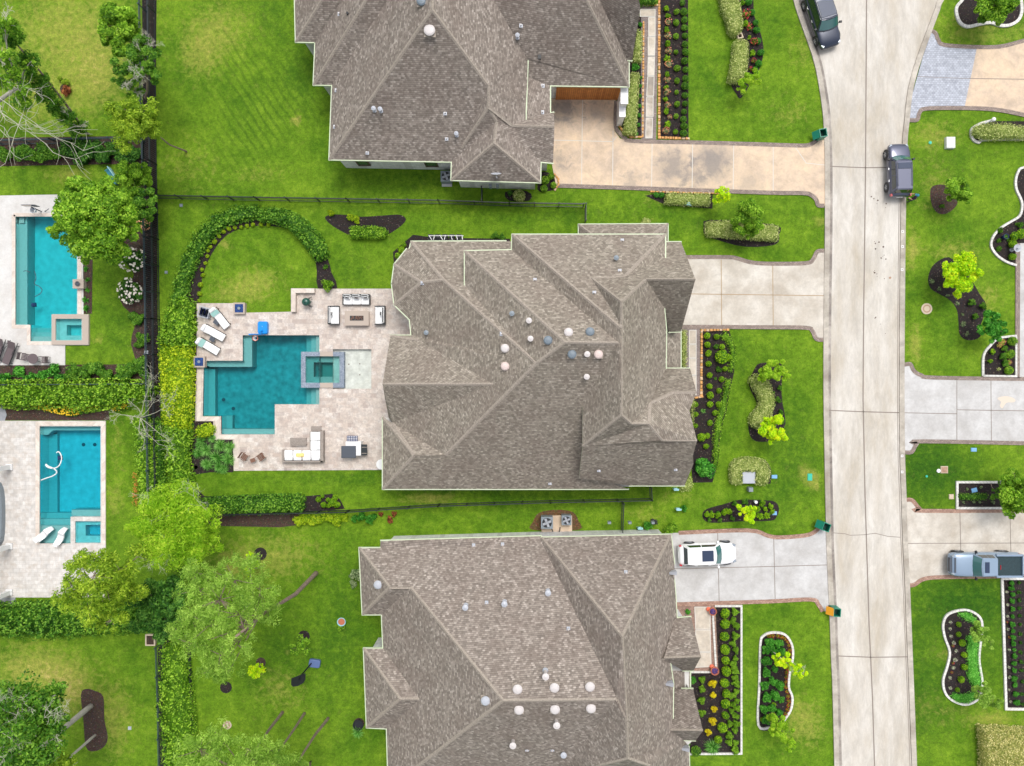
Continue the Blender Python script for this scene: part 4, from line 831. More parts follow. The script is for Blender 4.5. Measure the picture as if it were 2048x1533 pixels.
mb = MB(); seat = xy([(609, 711), (681, 711), (681, 768), (609, 768)]); deep = xy([(625, 725), (669, 725), (669, 754), (625, 754)]); mb.poly([seat, deep], -.32); mb.wall(deep, -.9, -.32, 0, flip=True); mb.poly([deep], -.9); mb.build('seat', M['plaster_step'], spa, o_)
for x, y in ((634, 739), (664, 739)): q = MB(); p = P(x, y); q.cyl((p.x, p.y, -.895), .12, .03, 14); q.build('drain', M['dgrey'], spa, o_)
M['w_spa'] = mat_water('water_spa', (.05, .72, .72), 1.5); q = MB(); q.prism(offset_poly(inn, .004), -.92, SZ - .08); q.build('water', M['w_spa'], spa, o_)
def fire_bowl(px, py, label):
    p = P(px, py, .45); r = empty('fire_bowl', (p.x, p.y, 0), 0, label, 'fire bowl', 'blue square fire bowls by the pool'); mb = MB(); mb.box((0, 0, .2), (.9, .9, .4), taper=.98); mb.box((0, 0, .42), (.94, .94, .05)); mb.build('pedestal', M['coping'], r)
    mb = MB(); mb.box((0, 0, .455), (.68, .68, .03)); mb.build('glass_bed', M['bluetile'], r); mb = MB(); mb.cyl((0, 0, .47), .12, .03, 14); mb.build('burner', M['grey'], r)
fire_bowl(478, 617, 'square fire bowl of blue glass at the grass corner above the loungers'); fire_bowl(398, 724, 'square fire bowl of blue glass at the left edge of the teal pool')
# low seat wall and raised edges of the patio
mb = MB(); mb.ribbon([(p.x, p.y) for p in W([(590, 625), (590, 583), (632, 583)])], 9 / PPM, 0, .45); tag(mb.build('seat_wall', M['coping']), 'low pale stone wall round the green kamado grill corner', 'wall')
for pth in ([(399, 746), (399, 838), (435, 838), (435, 875), (552, 875)], [(468, 877), (472, 942)], [(486, 722), (494, 628), (580, 629)]):
    pass
edging([(399, 740), (398, 838), (435, 838), (435, 874), (473, 874), (473, 938)], 9, 'coping', 'pale travertine coping stepping along the left and lower edge of the teal pool', .09, 0)
deck(deckA, 'deck_white', [poolA, spaA])
pA, oA = pool('rectangular turquoise pool under the big bright tree on the left', poolA, 1.4, 'plaster_lt', 'w_left',
    [([(31, 434), (47, 434), (47, 650), (31, 650)], .45), ([(33, 434), (43, 434), (43, 445), (33, 445)], .3), ([(61, 655), (105, 655), (105, 683), (61, 683)], .85), ([(61, 664), (105, 664), (105, 683), (61, 683)], .6), ([(61, 673), (105, 673), (105, 683), (61, 683)], .35)])
edging([(27, 430), (159, 430), (159, 628)], 7, 'coping', 'white stone coping round the top and right side of the turquoise pool', .08, 0); edging([(27, 430), (27, 654), (57, 654), (57, 687), (103, 687)], 7, 'coping', 'white stone coping round the left and lower side of the turquoise pool', .08, 0)
def small_spa(label, out, inn, deep, z, tile, water, o=None):
    r = empty('spa', P(*cen(out)[:2]), 0, label, 'spa'); o_ = r.location.copy(); mb = MB(); a = xy(out, z); b = xy(inn, z); mb.prism(a, -1.2, z, 0, [b]); mb.build('coping', M[tile], r, o_)
    mb = MB(); s = [(q.x, q.y) for q in [Vector(v) for v in offset_poly(b, -.03)]]; dd = xy(deep); mb.poly([s, dd], -.35); mb.wall(dd, -.95, -.35, 0, flip=True); mb.poly([dd], -.95); mb.build('seat', M['plaster_lt'], r, o_)
    q = MB(); q.prism(offset_poly(b, .004), -.97, z - .1); q.build('water', M[water], r, o_); return r
small_spa('raised square spa with white coping at the lower right of the turquoise pool', [(103, 629), (177, 629), (177, 690), (103, 690)], [(111, 638), (164, 638), (164, 681), (111, 681)], [(128, 650), (160, 650), (160, 671), (128, 671)], .2, 'coping', 'w_left')
mb = MB(); p = P(155.5, 568, .5); mb.box((0, 0, .2), (.85, .72, .42)); mb.box((0, 0, .43), (.9, .76, .06)); o = mb.build('water_bowl_plinth', M['coping'], loc=(p.x, p.y, 0)); tag(o, 'white stone plinth with dark bowl at the right edge of the turquoise pool', 'plinth')
mb = MB(); mb.lathe((0, 0, .46), [(.05, 0), (.16, .05), (.2, .12), (.17, .13), (.1, .07), (.001, .06)], 14); mb.build('bowl', M['dgrey'], o)
deck(deckB, 'trav_grey', [poolB])
pB, oB = pool('rectangular bright blue pool in the pale patio at the lower left', poolB, 1.5, 'plaster_lt', 'w_low',
    [([(79, 853), (202, 853), (202, 862), (98, 862), (88, 871), (79, 871)], .5), ([(79, 871), (96, 871), (96, 1030), (79, 1030)], 1.2), ([(79, 1030), (140, 1030), (140, 1044), (79, 1044)], .9), ([(79, 1041), (142, 1041), (142, 1053), (79, 1053)], .6), ([(79, 1053), (145, 1053), (145, 1087), (79, 1087)], .3), ([(137, 1022), (202, 1022), (202, 1034), (137, 1034)], .4)], drains=((145, 893), (168, 893)))
small_spa('spa with pebbled wall inside the lower right corner of the bright blue pool', [(141, 1034), (202, 1034), (202, 1087), (141, 1087)], [(150, 1043), (201.5, 1043), (201.5, 1086.5), (150, 1086.5)], [(166, 1052), (200, 1052), (200, 1074), (166, 1074)], .03, 'spatile2' if 'spatile2' in M else 'trav_grey', 'w_low')
edging([(75, 1090), (75, 848), (207, 848), (207, 1090)], 8, 'coping', 'pale travertine coping round the bright blue pool', .08, 0)
# beds ----------------------------------------------------------------------------------------------
bed([(1316, -40), (1376, -40), (1377, 276), (1316, 276)]); bed([(1232, 205), (1282, 20), (1287, 40), (1286, 275), (1262, 274), (1245, 262)])
bed([(1440, -30), (1500, -30), (1508, 30), (1522, 70), (1527, 105), (1518, 140), (1502, 165), (1482, 197), (1472, 188), (1461, 165), (1470, 130), (1476, 100), (1470, 68), (1455, 45)], smooth=3)
bed([(1914, 15), (1922, 4), (1946, -14), (2030, -14), (2044, 10), (2040, 36), (2023, 49), (2003, 51), (1983, 45), (1961, 48), (1936, 53), (1921, 45), (1914, 28)], smooth=3)
bed([(1976, 243), (1952, 254), (1943, 266), (1948, 279), (1959, 284), (1974, 279), (2100, 278), (2100, 243)]); bed([(1861, 378), (1875, 370), (1892, 372), (1905, 385), (1915, 405), (1905, 420), (1888, 429), (1872, 424), (1862, 405)], 'mulch_brown', 3)
bed([(2100, 334), (2048, 336), (2037, 345), (2032, 370), (2037, 389), (2045, 409), (2043, 428), (2027, 442), (2004, 455), (1988, 472), (1983, 491), (1993, 509), (2012, 523), (2036, 531), (2036, 490), (2100, 490)], 'mulch', 0)
bed([(1874, 524), (1861, 539), (1856, 559), (1861, 577), (1879, 589), (1901, 602), (1914, 622), (1917, 649), (1919, 669), (1931, 680), (1949, 680), (1961, 672), (1960, 655), (1967, 634), (1972, 610), (1960, 590), (1945, 565), (1920, 535), (1898, 515)], 'mulch', 3)
bed([(1967, 752), (1968, 712), (1981, 692), (1999, 677), (2034, 672), (2033, 753)]); bed([(1403, 660), (1458, 660), (1470, 700), (1468, 745), (1458, 790), (1453, 820), (1445, 848), (1438, 893), (1436, 925), (1425, 965), (1385, 966), (1380, 900), (1380, 795), (1403, 795)])
bed([(1520, 727), (1508, 740), (1499, 760), (1499, 775), (1508, 795), (1513, 808), (1505, 825), (1498, 842), (1497, 860), (1503, 877), (1518, 884), (1545, 880), (1568, 855), (1570, 835), (1564, 800), (1563, 770), (1566, 745), (1560, 727)], smooth=3)
bed(smooth_path([(1460, 966), (1460, 938), (1470, 920), (1500, 915), (1530, 922), (1542, 940), (1541, 968)], 4)); bed([(1405, 1028), (1414, 1018), (1450, 1008), (1480, 1000), (1530, 1001), (1550, 1004), (1558, 1018), (1553, 1034), (1540, 1042), (1480, 1043), (1425, 1046), (1408, 1040)], smooth=3)
bed([(1432, 1212), (1482, 1212), (1482, 1507), (1378, 1508), (1378, 1344), (1432, 1342)]); bed([(1520, 1290), (1526, 1272), (1545, 1266), (1570, 1270), (1584, 1290), (1586, 1314), (1580, 1345), (1578, 1375), (1585, 1395), (1582, 1420), (1568, 1442), (1545, 1460), (1517, 1452), (1518, 1370)], smooth=3)
K2 = [(1887, 1250), (1895, 1231), (1917, 1222), (1939, 1222), (1959, 1234), (1965, 1254), (1960, 1300), (1959, 1325), (1965, 1362), (1963, 1386), (1953, 1402), (1931, 1410), (1906, 1402), (1891, 1386), (1887, 1361), (1896, 1331), (1900, 1304), (1890, 1274)]
bed(K2, smooth=3); bed([(2004, 1158), (2100, 1158), (2100, 1420), (2012, 1420)]); bed([(1914, 964), (2100, 964), (2100, 1018), (1914, 1018)]); bed([(1962, 1458), (2100, 1458), (2100, 1600), (1967, 1600)])
bed([(650, 436), (662, 430), (687, 430), (724, 434), (787, 430), (803, 431), (812, 440), (800, 454), (775, 470), (748, 478), (712, 476), (687, 465), (662, 450)], smooth=3)
bed([(284, -60), (314, -60), (312, 140), (314, 400), (316, 700), (322, 900), (324, 990), (300, 990), (297, 800), (292, 700), (286, 480), (286, 200)], 'mulch')
bed([(-60, 277), (288, 272), (288, 328), (-60, 334)], 'mulch_brown'); bed([(-60, 731), (292, 729), (298, 792), (-60, 780)], 'mulch_brown'); bed([(-60, 780), (215, 790), (219, 841), (-60, 841)], 'mulch_brown')
bed([(165, 505), (186, 505), (184, 628), (168, 628)], 'mulch_brown'); bed([(372, 610), (394, 606), (394, 720), (392, 843), (427, 843), (428, 880), (466, 880), (467, 945), (420, 945), (386, 950), (390, 975), (410, 993), (460, 993), (530, 989), (610, 993), (664, 988), (680, 999), (690, 1018), (600, 1026), (400, 1030), (372, 1000), (375, 900)])
bed([(655, 516), (663, 545), (675, 577), (636, 577), (634, 545), (628, 515), (605, 480), (580, 460), (540, 452), (490, 455), (455, 470), (432, 495), (415, 525), (404, 560), (396, 607), (372, 612), (378, 560), (400, 500), (430, 465), (470, 445), (520, 434), (580, 440), (625, 470)], smooth=2, z=.022)
bed([(232, 480), (286, 470), (290, 730), (262, 690), (270, 640), (240, 600), (268, 550)], 'mulch_brown', 3, z=.016); bed([(410, 1030), (600, 1027), (600, 1050), (560, 1055), (420, 1052)], 'mulch_brown', z=.018); bed([(366, 1205), (379, 1290), (384, 1500), (386, 1600), (320, 1600), (316, 1300)], 'mulch')
bed(smooth_path([(162, 1390), (172, 1378), (190, 1382), (207, 1394), (209, 1440), (216, 1475), (208, 1494), (188, 1503), (172, 1494), (167, 1440)], 3, True), 'mulch_brown'); 
for x, y, r in ((521, 1108, 13), (522, 1325, 10), (608, 1273, 12), (452, 1375, 12), (455, 1450, 9), (130, 178, 10), (718, 1447, 11), (392, 935, 4), (373, 1273, 9)): bed([(x + r * math.cos(a * .52), y + r * math.sin(a * .52)) for a in range(12)], 'mulch_brown' if r < 12 else 'mulch')
bed([(1065 + 0, 1060), (1066, 1044), (1078, 1026), (1110, 1020), (1145, 1024), (1157, 1042), (1157, 1060)], 'gravel', 3); bed([(1290, 412 - 20), (1330, 384), (1425, 388), (1425, 418), (1330, 410)], 'mulch', z=.018); bed([(1408, 455), (1420, 440), (1550, 450), (1558, 470), (1550, 490), (1490, 494), (1440, 482), (1410, 470)], 'mulch', 3)
bed([(786, 505), (826, 470), (870, 476), (1020, 478), (1020, 500), (830, 520), (790, 560)], 'mulch', z=.018); bed([(1083, 345), (1105, 350), (1115, 362), (1110, 378), (1095, 383), (1075, 380)], 'mulch', 3); bed([(1240, 20), (1284, 12), (1284, -40), (1240, -40)])
bed([(1010, 385), (1040, 380), (1062, 388), (1058, 402), (1018, 402)], smooth=2)
edging([(1914, 15), (1922, 4), (1946, -14), (2030, -14), (2044, 10), (2040, 36), (2023, 49), (2003, 51), (1983, 45), (1961, 48), (1936, 53), (1921, 45), (1914, 28)], 6, 'block_white', 'white block edging round the kidney bed in the top right corner', closed=True)
edging([(1984, 241), (1962, 247), (1946, 256), (1943, 266), (1947, 279), (1959, 285), (1974, 279), (2100, 278)], 5, 'block_white', 'white block edging round the hedge bed with the lamp at the right edge'); edging([(2100, 330), (2048, 335), (2037, 344), (2032, 362), (2034, 380), (2043, 400), (2045, 415), (2040, 432), (2025, 442), (2004, 455), (1988, 472), (1983, 491), (1993, 509), (2012, 523), (2034, 531)], 4.5, 'block_white', 'white block edging waving round the shrub bed at the right edge')
edging([(1967, 752), (1968, 712), (1981, 692), (1999, 677), (2034, 672)], 4.5, 'block_white', 'white block edging round the quarter bed above the grey driveway'); edging([(1967, 752), (2033, 753), (2033, 674)], 4, 'block_white', 'straight white edging closing the quarter bed beside the walkway', smooth=0)
edging([(1430, 1213), (1483, 1213), (1483, 1508), (1378, 1509)], 4, 'block_white', 'white edging round the clipped shrub bed of the lower house', smooth=0); edging([(1426, 1232), (1432, 1336)], 4, 'block_white', 'short white edging between walkway and shrub bed of the lower house', smooth=0); edging([(1376, 1345), (1424, 1345)], 4, 'block_white', 'white edging at the lower end of the lower house walkway', smooth=0)
edging([(1540, 1456), (1517, 1451), (1519, 1370), (1521, 1290), (1527, 1273), (1545, 1266), (1570, 1270), (1584, 1290), (1586, 1316), (1580, 1345), (1578, 1375), (1585, 1395), (1582, 1420), (1568, 1442)], 4.5, 'block_white', 'white edging round the bed lined with orange flowers')
edging(K2, 4.5, 'block_white', 'white edging round the kidney bed on the lower right lawn', closed=True); edging([(2100, 1158), (2005, 1158), (2013, 1419), (2100, 1420)], 5, 'block_white', 'white edging round the long vegetable bed at the right edge', smooth=0)
edging([(2100, 965), (1915, 965), (1915, 1017), (2100, 1017)], 4.5, 'block_white', 'white rectangular edging round the bed under the green tree at the right', smooth=0); edging([(2033, 1460), (1963, 1460), (1968, 1525), (1974, 1525)], 5, 'block_white', 'white angled edging at the corner of the big hedge, lower right', smooth=0)
stones([(1318, -30), (1318, 276), (1376, 278)], 'orange stones edging the shrub bed right of the top walkway'); stones([(1287, 44), (1285, 275), (1262, 275), (1248, 266), (1236, 250), (1235, 238)], 'orange stones edging the hedge strip left of the top walkway', 4); stones([(1276, 10), (1318, 12)], 'orange stones above the start of the top walkway', 4)
stones([(1402, 795), (1403, 661), (1458, 660)], 'orange stones edging the front bed of the middle house', 5); stones([(1388, 796), (1404, 794), (1403, 786)], 'short row of orange stones at the corner of the middle porch', 4); stones([(1108, 348), (1116, 358), (1117, 370), (1110, 380)], 'curved row of stones round the corner shrubs by the tan driveway', 4); stones([(1300, 384), (1440, 388)], 'row of orange stones along the lower side of the tan driveway', 3)
# ---------------------------------------------------------------- houses
F_ = 1
MV = dict(
 a0=(822,483,3.2,F_), ax=(1026,482.5,3.2,F_), ay=(1026,503,3.7), az=(929,503,3.7), ap=(1073,727,9.9,.15), a3=(887,560,4.9),
 h1=(819,497,3.2,F_), h2=(813,498,3.2,F_), h3=(788,529,3.2,F_), h4=(783,568,3.2,F_), h5=(788,610,3.2,F_), h6=(819,640,3.2,F_), hp=(843,565,5.3,.05),
 g0=(822,671,3.3,F_), g1=(781,671,3.3,F_), gr=(765,769,5.5,.5), g2=(777,835,3.4,F_), g3=(986,769,6.8), g4=(837,680,3.8),
 f0=(765,835,3.2,F_), f1=(765,979,3.2,F_), fr=(828,911,5.1), fr2=(891,911,5.4), g5=(785,846,3.75,.5),
 s1=(1257,979,3.2,F_), s2=(1195,955,4.0), s3=(1185,893,5.6), rm=(1130,685,11.2,.15),
 b0=(929,502,5.6,F_), b1=(1023,500,5.6,F_), bv=(1237,686,11.1,.15), b2=(929,571,5.6,F_),
 c0=(1024,469,5.8,F_), c1=(1331,469,5.8,F_), c2=(1331,516,5.9,.3), cr=(1241,656,11.0,.05), cp=(1250,553,8.6), ci=(1183,557,8.4), cn=(1243,650,10.8),
 n0=(1243,604,11.2,.08), e0=(1333,484,4.6,F_), e1=(1362,484,4.6,F_), er=(1391,559,9.2,.15), ev=(1292,559,9.2,.05), e3=(1362,664,4.6,F_), e4=(1338,665,4.6,F_), e5=(1329,617,6.4),
 j1=(1333,661,6.2), j2=(1332,737,6.2), n1=(1243,831,10.6,.15), l0=(1263,848,9.7), l1=(1298,848,9.7), l2=(1326,881,8.1), lr=(1394,882,7.6,.15),
 l3=(1386,911,6.7), l4=(1387,928,6.0), l5=(1369,972,4.0,F_), l6=(1259,972,4.0,F_), l7=(1158,957,4.8), l8=(1165,893,8.0), mw=(1165,809,8.2),
 k0=(1331,737,4.6,F_), k1=(1380,737,4.6,F_), kr=(1393,784,6.9), kv=(1345,785,6.9), k3=(1379,822,5.2), kj=(1300,806,8.4),
 d0=(1157,449,3.2,F_), d1=(1336,448,3.2,F_), d2=(1336,484,3.2,F_), d3=(1157,470,3.2,F_), dp=(1190,474,4.4), dq=(1300,474,4.4),
 p0=(1336,664,3.4,F_), p1=(1362,664,3.4,F_), p2=(1362,736,3.4,F_), p3=(1332,737,4.2), p4=(1332,664,4.2))
MF = [['a0','ax','ay','az','b2','ap','a3'], ['a0','a3','hp','h2','h1'], ['h2','h3','hp'], ['h3','h4','hp'], ['h4','h5','hp'], ['h5','h6','hp'], ['hp','a3','h6'], 
 ['a3','ap','g3','g4','g0','h6'], ['g0','g4','g1'], ['g1','g4','g3','gr'], ['gr','g3','g5','g2'], ['g3','ap','fr2','g5'], ['g5','fr2','fr'], ['f0','fr','f1'], ['f0','g5','fr'],
 ['f1','fr','fr2','ap','rm','bv','mw','s3','s2','s1'], ['b0','rm','ap','b2'], ['b0','b1','bv','rm'], ['c0','cr','bv','b1'], ['c0','c1','cp','ci','cn','cr'],
 ['c1','c2','cp'], ['ci','n0','cn'], ['ci','cp','c2','e0','e1','er','ev','n0'], ['ev','er','e3','e4','e5'], ['n0','ev','e5','j1','j2','kj','l0','n1'], ['kj','l1','l0'],
 ['k0','k1','kr','kv','kj'], ['kv','kr','k3'], ['kj','kv','k3','lr','l2','l1'], ['l0','l1','l2','lr','l3','l4','l5','l6','l7','l8','n1'], ['n1','l8','mw','bv','cr','cn','n0'],
 ['d0','d1','dq','dp'], ['d0','dp','d3'], ['d1','d2','dq'], ['p0','p1','p2','p3']]
MF[-1] = ['p4','p1','p2','p3']
MX = [['a0','ax'], ['b1','b0','b2'], ['b1','c0','c1','c2'], ['h2','h3','h4','h5','h6'], ['g0','g1'], ['f0','f1','s1'], ['l6','l5'], ['d3','d0','d1','d2'], ['e0','e1'], ['e3','e4'], ['e5','j1','j2'], ['p1','p2'], ['k0','k1']]
hm = House('brown shingled house with the travertine pool patio behind it, in the middle', MV, MF, 'shingle', (1060, 757), MX, [('g1','gr'),('gr','g2'),('e1','er'),('er','e3'),('k1','kr'),('kr','k3'),('k3','lr'),('lr','l3'),('l3','l4'),('l4','l5'),('mw','l8'),('l8','l7')])
hm.gutter([['a0',(1012,482,3.2)], ['b1','b0','b2'], ['b1','c0','c1','c2'], ['h1','a0'], ['h2','h3','h4','h5','h6'], ['h6','g0'], ['g0','g1'], ['f0','f1'], ['f1','s1'], ['l6','l5'], ['d0','d1'], ['d1','d2'], ['d0','d3'], ['e0','e1'], ['e3','e4'], ['e5','j1'], ['j1','j2'], ['p1','p2'], ['k0','k1']])
hm.walls([(822,483),(1157,483),(1157,449),(1336,448),(1336,484),(1366,484),(1366,664),(1340,664),(1340,737),(1380,737),(1380,822),(1384,905),(1369,972),(1259,976),(765,979),(765,835),(777,835),(781,671),(822,671),(819,640),(788,610),(783,568),(788,529),(813,498)], 3.3)
for x, y, m_ in ((1010,697,'vent_white'),(1010,733,'vent_pink'),(1096,681,'vent_grey'),(1137,665,'vent_white'),(1180,664,'vent_grey'),(1144,709,'vent_grey'),(1197,709,'vent_pink')): hm.dome(x, y, .31, m_)
for x, y in ((1058,642),(1061,678),(1173,754),(1174,709)): hm.pipe(x, y, .11, .45, 'vent_white', True, True)
for x, y in ((853,666),(1024,628),(1232,517)): hm.pipe(x, y, .1, .35, 'grey', True, True)
for x, y in ((1245,481),(1240,542),(1198,941),(1352,939),(1189,586),(1070,560),(1100,967),(1003,668)): hm.pipe(x, y, .05, .25, 'vent_white')
hm.pipe(844,566,.07,.3,'ltgrey'); 
UV_ = dict(
 w0=(588,-46,3.6,F_), w1=(591,84.5,3.6,F_), w2=(630,85.5,3.6,F_), w3=(626.5,170.5,3.6,F_), w4=(663.7,171,3.6,F_), w5=(658,320,3.6,F_), w6=(903,324.5,3.6,F_), t0=(672,-46,6.3), t1=(713,-46,6.3), t2=(760,-46,6.9), t3=(805,-46,6.9),
 ua=(864,19,10.4,.15), ub=(864,-46,10.4), uc=(977,172,7.0), ud=(977,214.5,7.0,.05), ue=(923,296,4.6), uf=(1023,251,5.0,.3), ug=(1109,253,5.0,.5), uh=(1106,327,3.6,F_), ui=(1082,325,3.6), uj=(993,244,6.2), uk=(988,287,6.2), ul=(902,361,3.6,F_), um=(1081,366,3.6,F_),
 un=(1052,240,4.6), uo=(1056,121,4.6,F_), up=(1053,116,4.8), uq=(988,0,7.5), ur=(960,-46,8.6), va=(1006,165,6.4), vb=(1055,163,6.4), vc=(1053,212,4.6),
 x0=(1056,155,4.3), x1=(1101,172,3.6,F_), x2=(1101,226,3.6,F_), x3=(1054,236,4.4), uw=(1107.5,225,3.6,F_),
 ga=(1048,95,5.2), gb=(1111,0,7.6), gc=(1140,-46,9.0,.05), gd=(1158,-46,9.0), ge=(1174,0,7.8), gf=(1258,174,3.6,F_), gg=(1206,15,7.2,.05), gh=(1255,121,4.8), gi=(1281,15,7.2,.15), gj=(1264,122,3.6,F_), gk=(1268,-46,4.4), gl=(1180,-46,7.9), gm=(1259,121,3.8),gn=(1258,121,3.8))
UF = [['w0','w1','t0'], ['w1','w2','t1','t0'], ['w2','w3','t2','t1'], ['w3','w4','t3','t2'], ['w4','w5','ua','ub','t3'], ['w5','w6','ue','uc','ua'], ['uc','ue','ud'], ['ud','ue','w6','uj'], ['ud','uj','ui','uh','ug','uf'],
 ['uj','w6','ul','uk'], ['uk','ul','um'], ['uj','uk','um','ui'], ['ub','ua','uc','ud','uf','un','vc','va','vb','uo','up','uq','ur'], ['va','vc','vb'], ['uf','ug','uw','x3','un'], ['x0','x1','x2','x3'],
 ['up','ga','gb','gc','ur','uq'], ['ga','up','uo','x0','x1','gf','ge','gd','gc','gb'], ['ge','gf','gn','gh','gg','gl','gd'], ['gg','gi','gj','gh'], ['gg','gl','gk','gi']]
hu = House('brown shingled house with the cedar garage door and tan driveway, at the top', UV_, UF, 'shingle2', (950, 200), [['w0','w1','w2','w3','w4','w5','w6','ul','um','ui','uh'], ['uo','un'], ['x1','x2','uw'], ['x1','gf','gn']], [('uw','ug'),('ug','uh'),('gk','gi'),('gi','gj')])
hu.gutter([['w0','w1','w2','w3','w4','w5','w6'], ['w6','ul','um','ui'], ['ui','uh'], ['uo','un'], ['x1','x2'], ['x2','uw'], ['x1','gf'], ['gf','gn'], ['gh','gj']])
hu.walls([(585,-120),(591,84.5),(630,85.5),(626.5,170.5),(663.7,171),(658,320),(903,324.5),(902,361),(1081,366),(1082,325),(1106,327),(1108,225),(1101,222),(1101,172),(1258,174),(1262,121),(1268,-120)], 3.6, .42, 3.35)
hu.dome(859,61,.4,'vent_white'); hu.dome(843,2,.35,'vent_grey')
for x, y in ((748,219),(761,220),(913,269),(1035,73)): hu.pipe(x, y, .09, .35, 'ltgrey', True, True)
for x, y in ((890,226),(893,277),(734,305),(1042,50),(678,27),(672,180),(669,253),(1086,171),(1085,224)): hu.pipe(x, y, .05, .22, 'vent_white')
hu.box(1079,114,(.26,.32,.14),'black'); hu.pipe(695,27,.09,.2,'black',False)
# dish
z = hu.z(992, 350); p = P(992, 350, z + .5); mb = MB(); mb.tube([(p.x, p.y + .35, z - .05), (p.x, p.y + .1, z + .45), (p.x, p.y, z + .5)], .03, 6)
R_ = Matrix.Rotation(R(-62), 3, 'X'); vs = []
for r, h in ((.001, .0), (.2, .03), (.36, .09)):
    for i in range(16): a = i * math.pi / 8; v = R_ @ Vector((r * 1.15 * math.cos(a), r * math.sin(a), h)); vs.append((p.x + v.x, p.y + v.y, z + .5 + v.z))
mb.add(vs, [(j * 16 + i, j * 16 + (i + 1) % 16, (j + 1) * 16 + (i + 1) % 16, (j + 1) * 16 + i) for j in range(2) for i in range(16)]); mb.tube([(p.x, p.y, z + .5), (p.x + .1, p.y - .35, z + .75)], .02, 5); mb.build('satellite_dish', M['ltgrey'], hu.roof, hu.o)
def g_of(px, py, ez, inset=.42): pass
# openings on the wall foot line (ground pixels)
fy = lambda yy, ez=3.6, ins=.42, s=1: CY - ((CY - yy) / PPM * (H - ez) / H + s * ins) * PPM     # eave row -> foot row of a wall facing down the picture
def fx(x, ez=3.6): return CX + (x - CX) * (H - ez) / H
y0 = fy(322.5); hu.on_wall('window', (725, y0), (747, y0), 1.2, 2.5, 'window', frame='frame'); hu.on_wall('window', (856, y0 ), (879, y0), .9, 2.5, 'window', frame='frame')
gy = fy(173); hu.on_wall('garage_door', (1111, gy), (1235, gy + .4), .06, 2.5, 'wood', .06, depth=.08)
yl = fy(364); 
for x in (980, 994): hu.on_wall('meter_box', (x, yl + 1), (x + 5, yl + 1), .9, 1.5, 'grey', .12, depth=.2)
# garage corner pier with a sloping white cap
for (x0, y0_, x1, y1_, zt) in ((1241, 178, 1256, 208, 3.0), (1238, 205, 1251, 234, 2.2)):
    mb = MB(); a = P(x0, y0_, zt); b = P(x1, y1_, zt); mb.box(((a.x + b.x) / 2, (a.y + b.y) / 2, zt / 2), (abs(b.x - a.x) * .8, abs(a.y - b.y), zt)); mb.box(((a.x + b.x) / 2, (a.y + b.y) / 2, zt + .04), (abs(b.x - a.x), abs(a.y - b.y) + .08, .08), m=1); mb.build('pier', [M['wall'], M['white']], hu.root, hu.o)
LV = dict(
 a0=(718,1096,3.4,F_), a1=(760,1096,3.4,F_), a2=(761.5,1081.5,3.6,F_), a3=(1082.5,1072,3.6,F_), b0=(1082.5,1075,3.8,F_), b1=(1342,1069,3.8,F_), b2=(1349,1128,3.8,F_), b3=(1349,1160,3.9), m1=(724.6,1230,3.4,F_), m2=(763,1230,3.4,F_), m3=(766,1297,3.4,F_), m4=(727,1297,3.4,F_), m5=(733,1456,3.4,F_), m6=(773,1458,3.4,F_), m7=(777,1600,3.4,F_),
 r1=(779,1175,6.2,.05), r2=(821,1175,6.2), r3=(1006,1402,10.8,.15), r4=(1231,1400,10.8,.15), q1=(800,1399,6.3,.05), q2=(839,1399,6.2), bw=(1084,1086,4.1), n1=(1245,1274,9.8), bv=(1234,1398,10.9), n2=(1254,1444,10.9,.05), n3=(1256,1518,10.9), sv=(1150,1510,6.4), n4=(1300,1533,9.6), n5=(1200,1531,9.8),
 sw=(806,1556,4.9), sx=(800,1600,4.4), sy=(1100,1600,4.4), sz=(1110,1600,4.5), vx=(1350,1240,4.0), g0=(1354,1236,3.9,F_), g1=(1382,1234,3.9,F_), gr=(1402,1314,7.2,.15), g2=(1387,1342,5.6), g3=(1366,1342,5.3), gv=(1328,1317,7.4), j0=(1324,1320,7.3), p0=(1264,1442,10.4), p1=(1341,1327,6.4), p2=(1346,1437,5.9), pe=(1347,1367,6.0), h0=(1340,1461,7.2), h1=(1406,1462,7.2,.15), h2=(1386,1378,3.9), h3=(1364,1378,3.9), h4=(1391,1482,6.2), h5=(1368,1481,6.0), hh=(1346,1378,4.0),
 z1=(1378,1494,3.9,F_), z2=(1381,1600,3.9,F_), z3=(1330,1600,8.0), wv=(1352,1198,3.9,F_), lo1=(1342,1342,3.6), lo2=(1381,1343,3.2,F_), lo3=(1381,1378,3.2,F_), lo4=(1342,1378,3.6))
LF = [['a0','a1','a2','a3','bw','bv','r4','r3','r2','r1'], ['a0','r1','m1'], ['m1','r1','r2','m2'], ['r2','r3','sw','m7','m6','q2','m3','m2'], ['m4','m3','q2','q1'], ['m4','q1','m5'], ['m5','q1','q2','m6'], ['r3','r4','sv','sy','sx','sw'] , ['b0','b1','n1'], ['b0','n1','n2','bv','bw'],
 ['b1','b2','b3','wv','g0','vx','j0','n2','n1'], ['g0','g1','gr','gv','j0','vx'], ['gv','gr','g2','g3','p1','j0'], ['j0','p1','pe','p2','h0','p0','n2'], ['h0','hh','h3','h2','h1'], ['h0','h1','h4','h5'], ['n2','p0','h0','h5','z1','z2','z3','n4','n3'], ['r4','bv','n2','n3','n5','sv'], ['sv','n5','sz','sy'], ['n3','n4','z3','sz','n5'], ['lo1','lo2','lo3','lo4']]
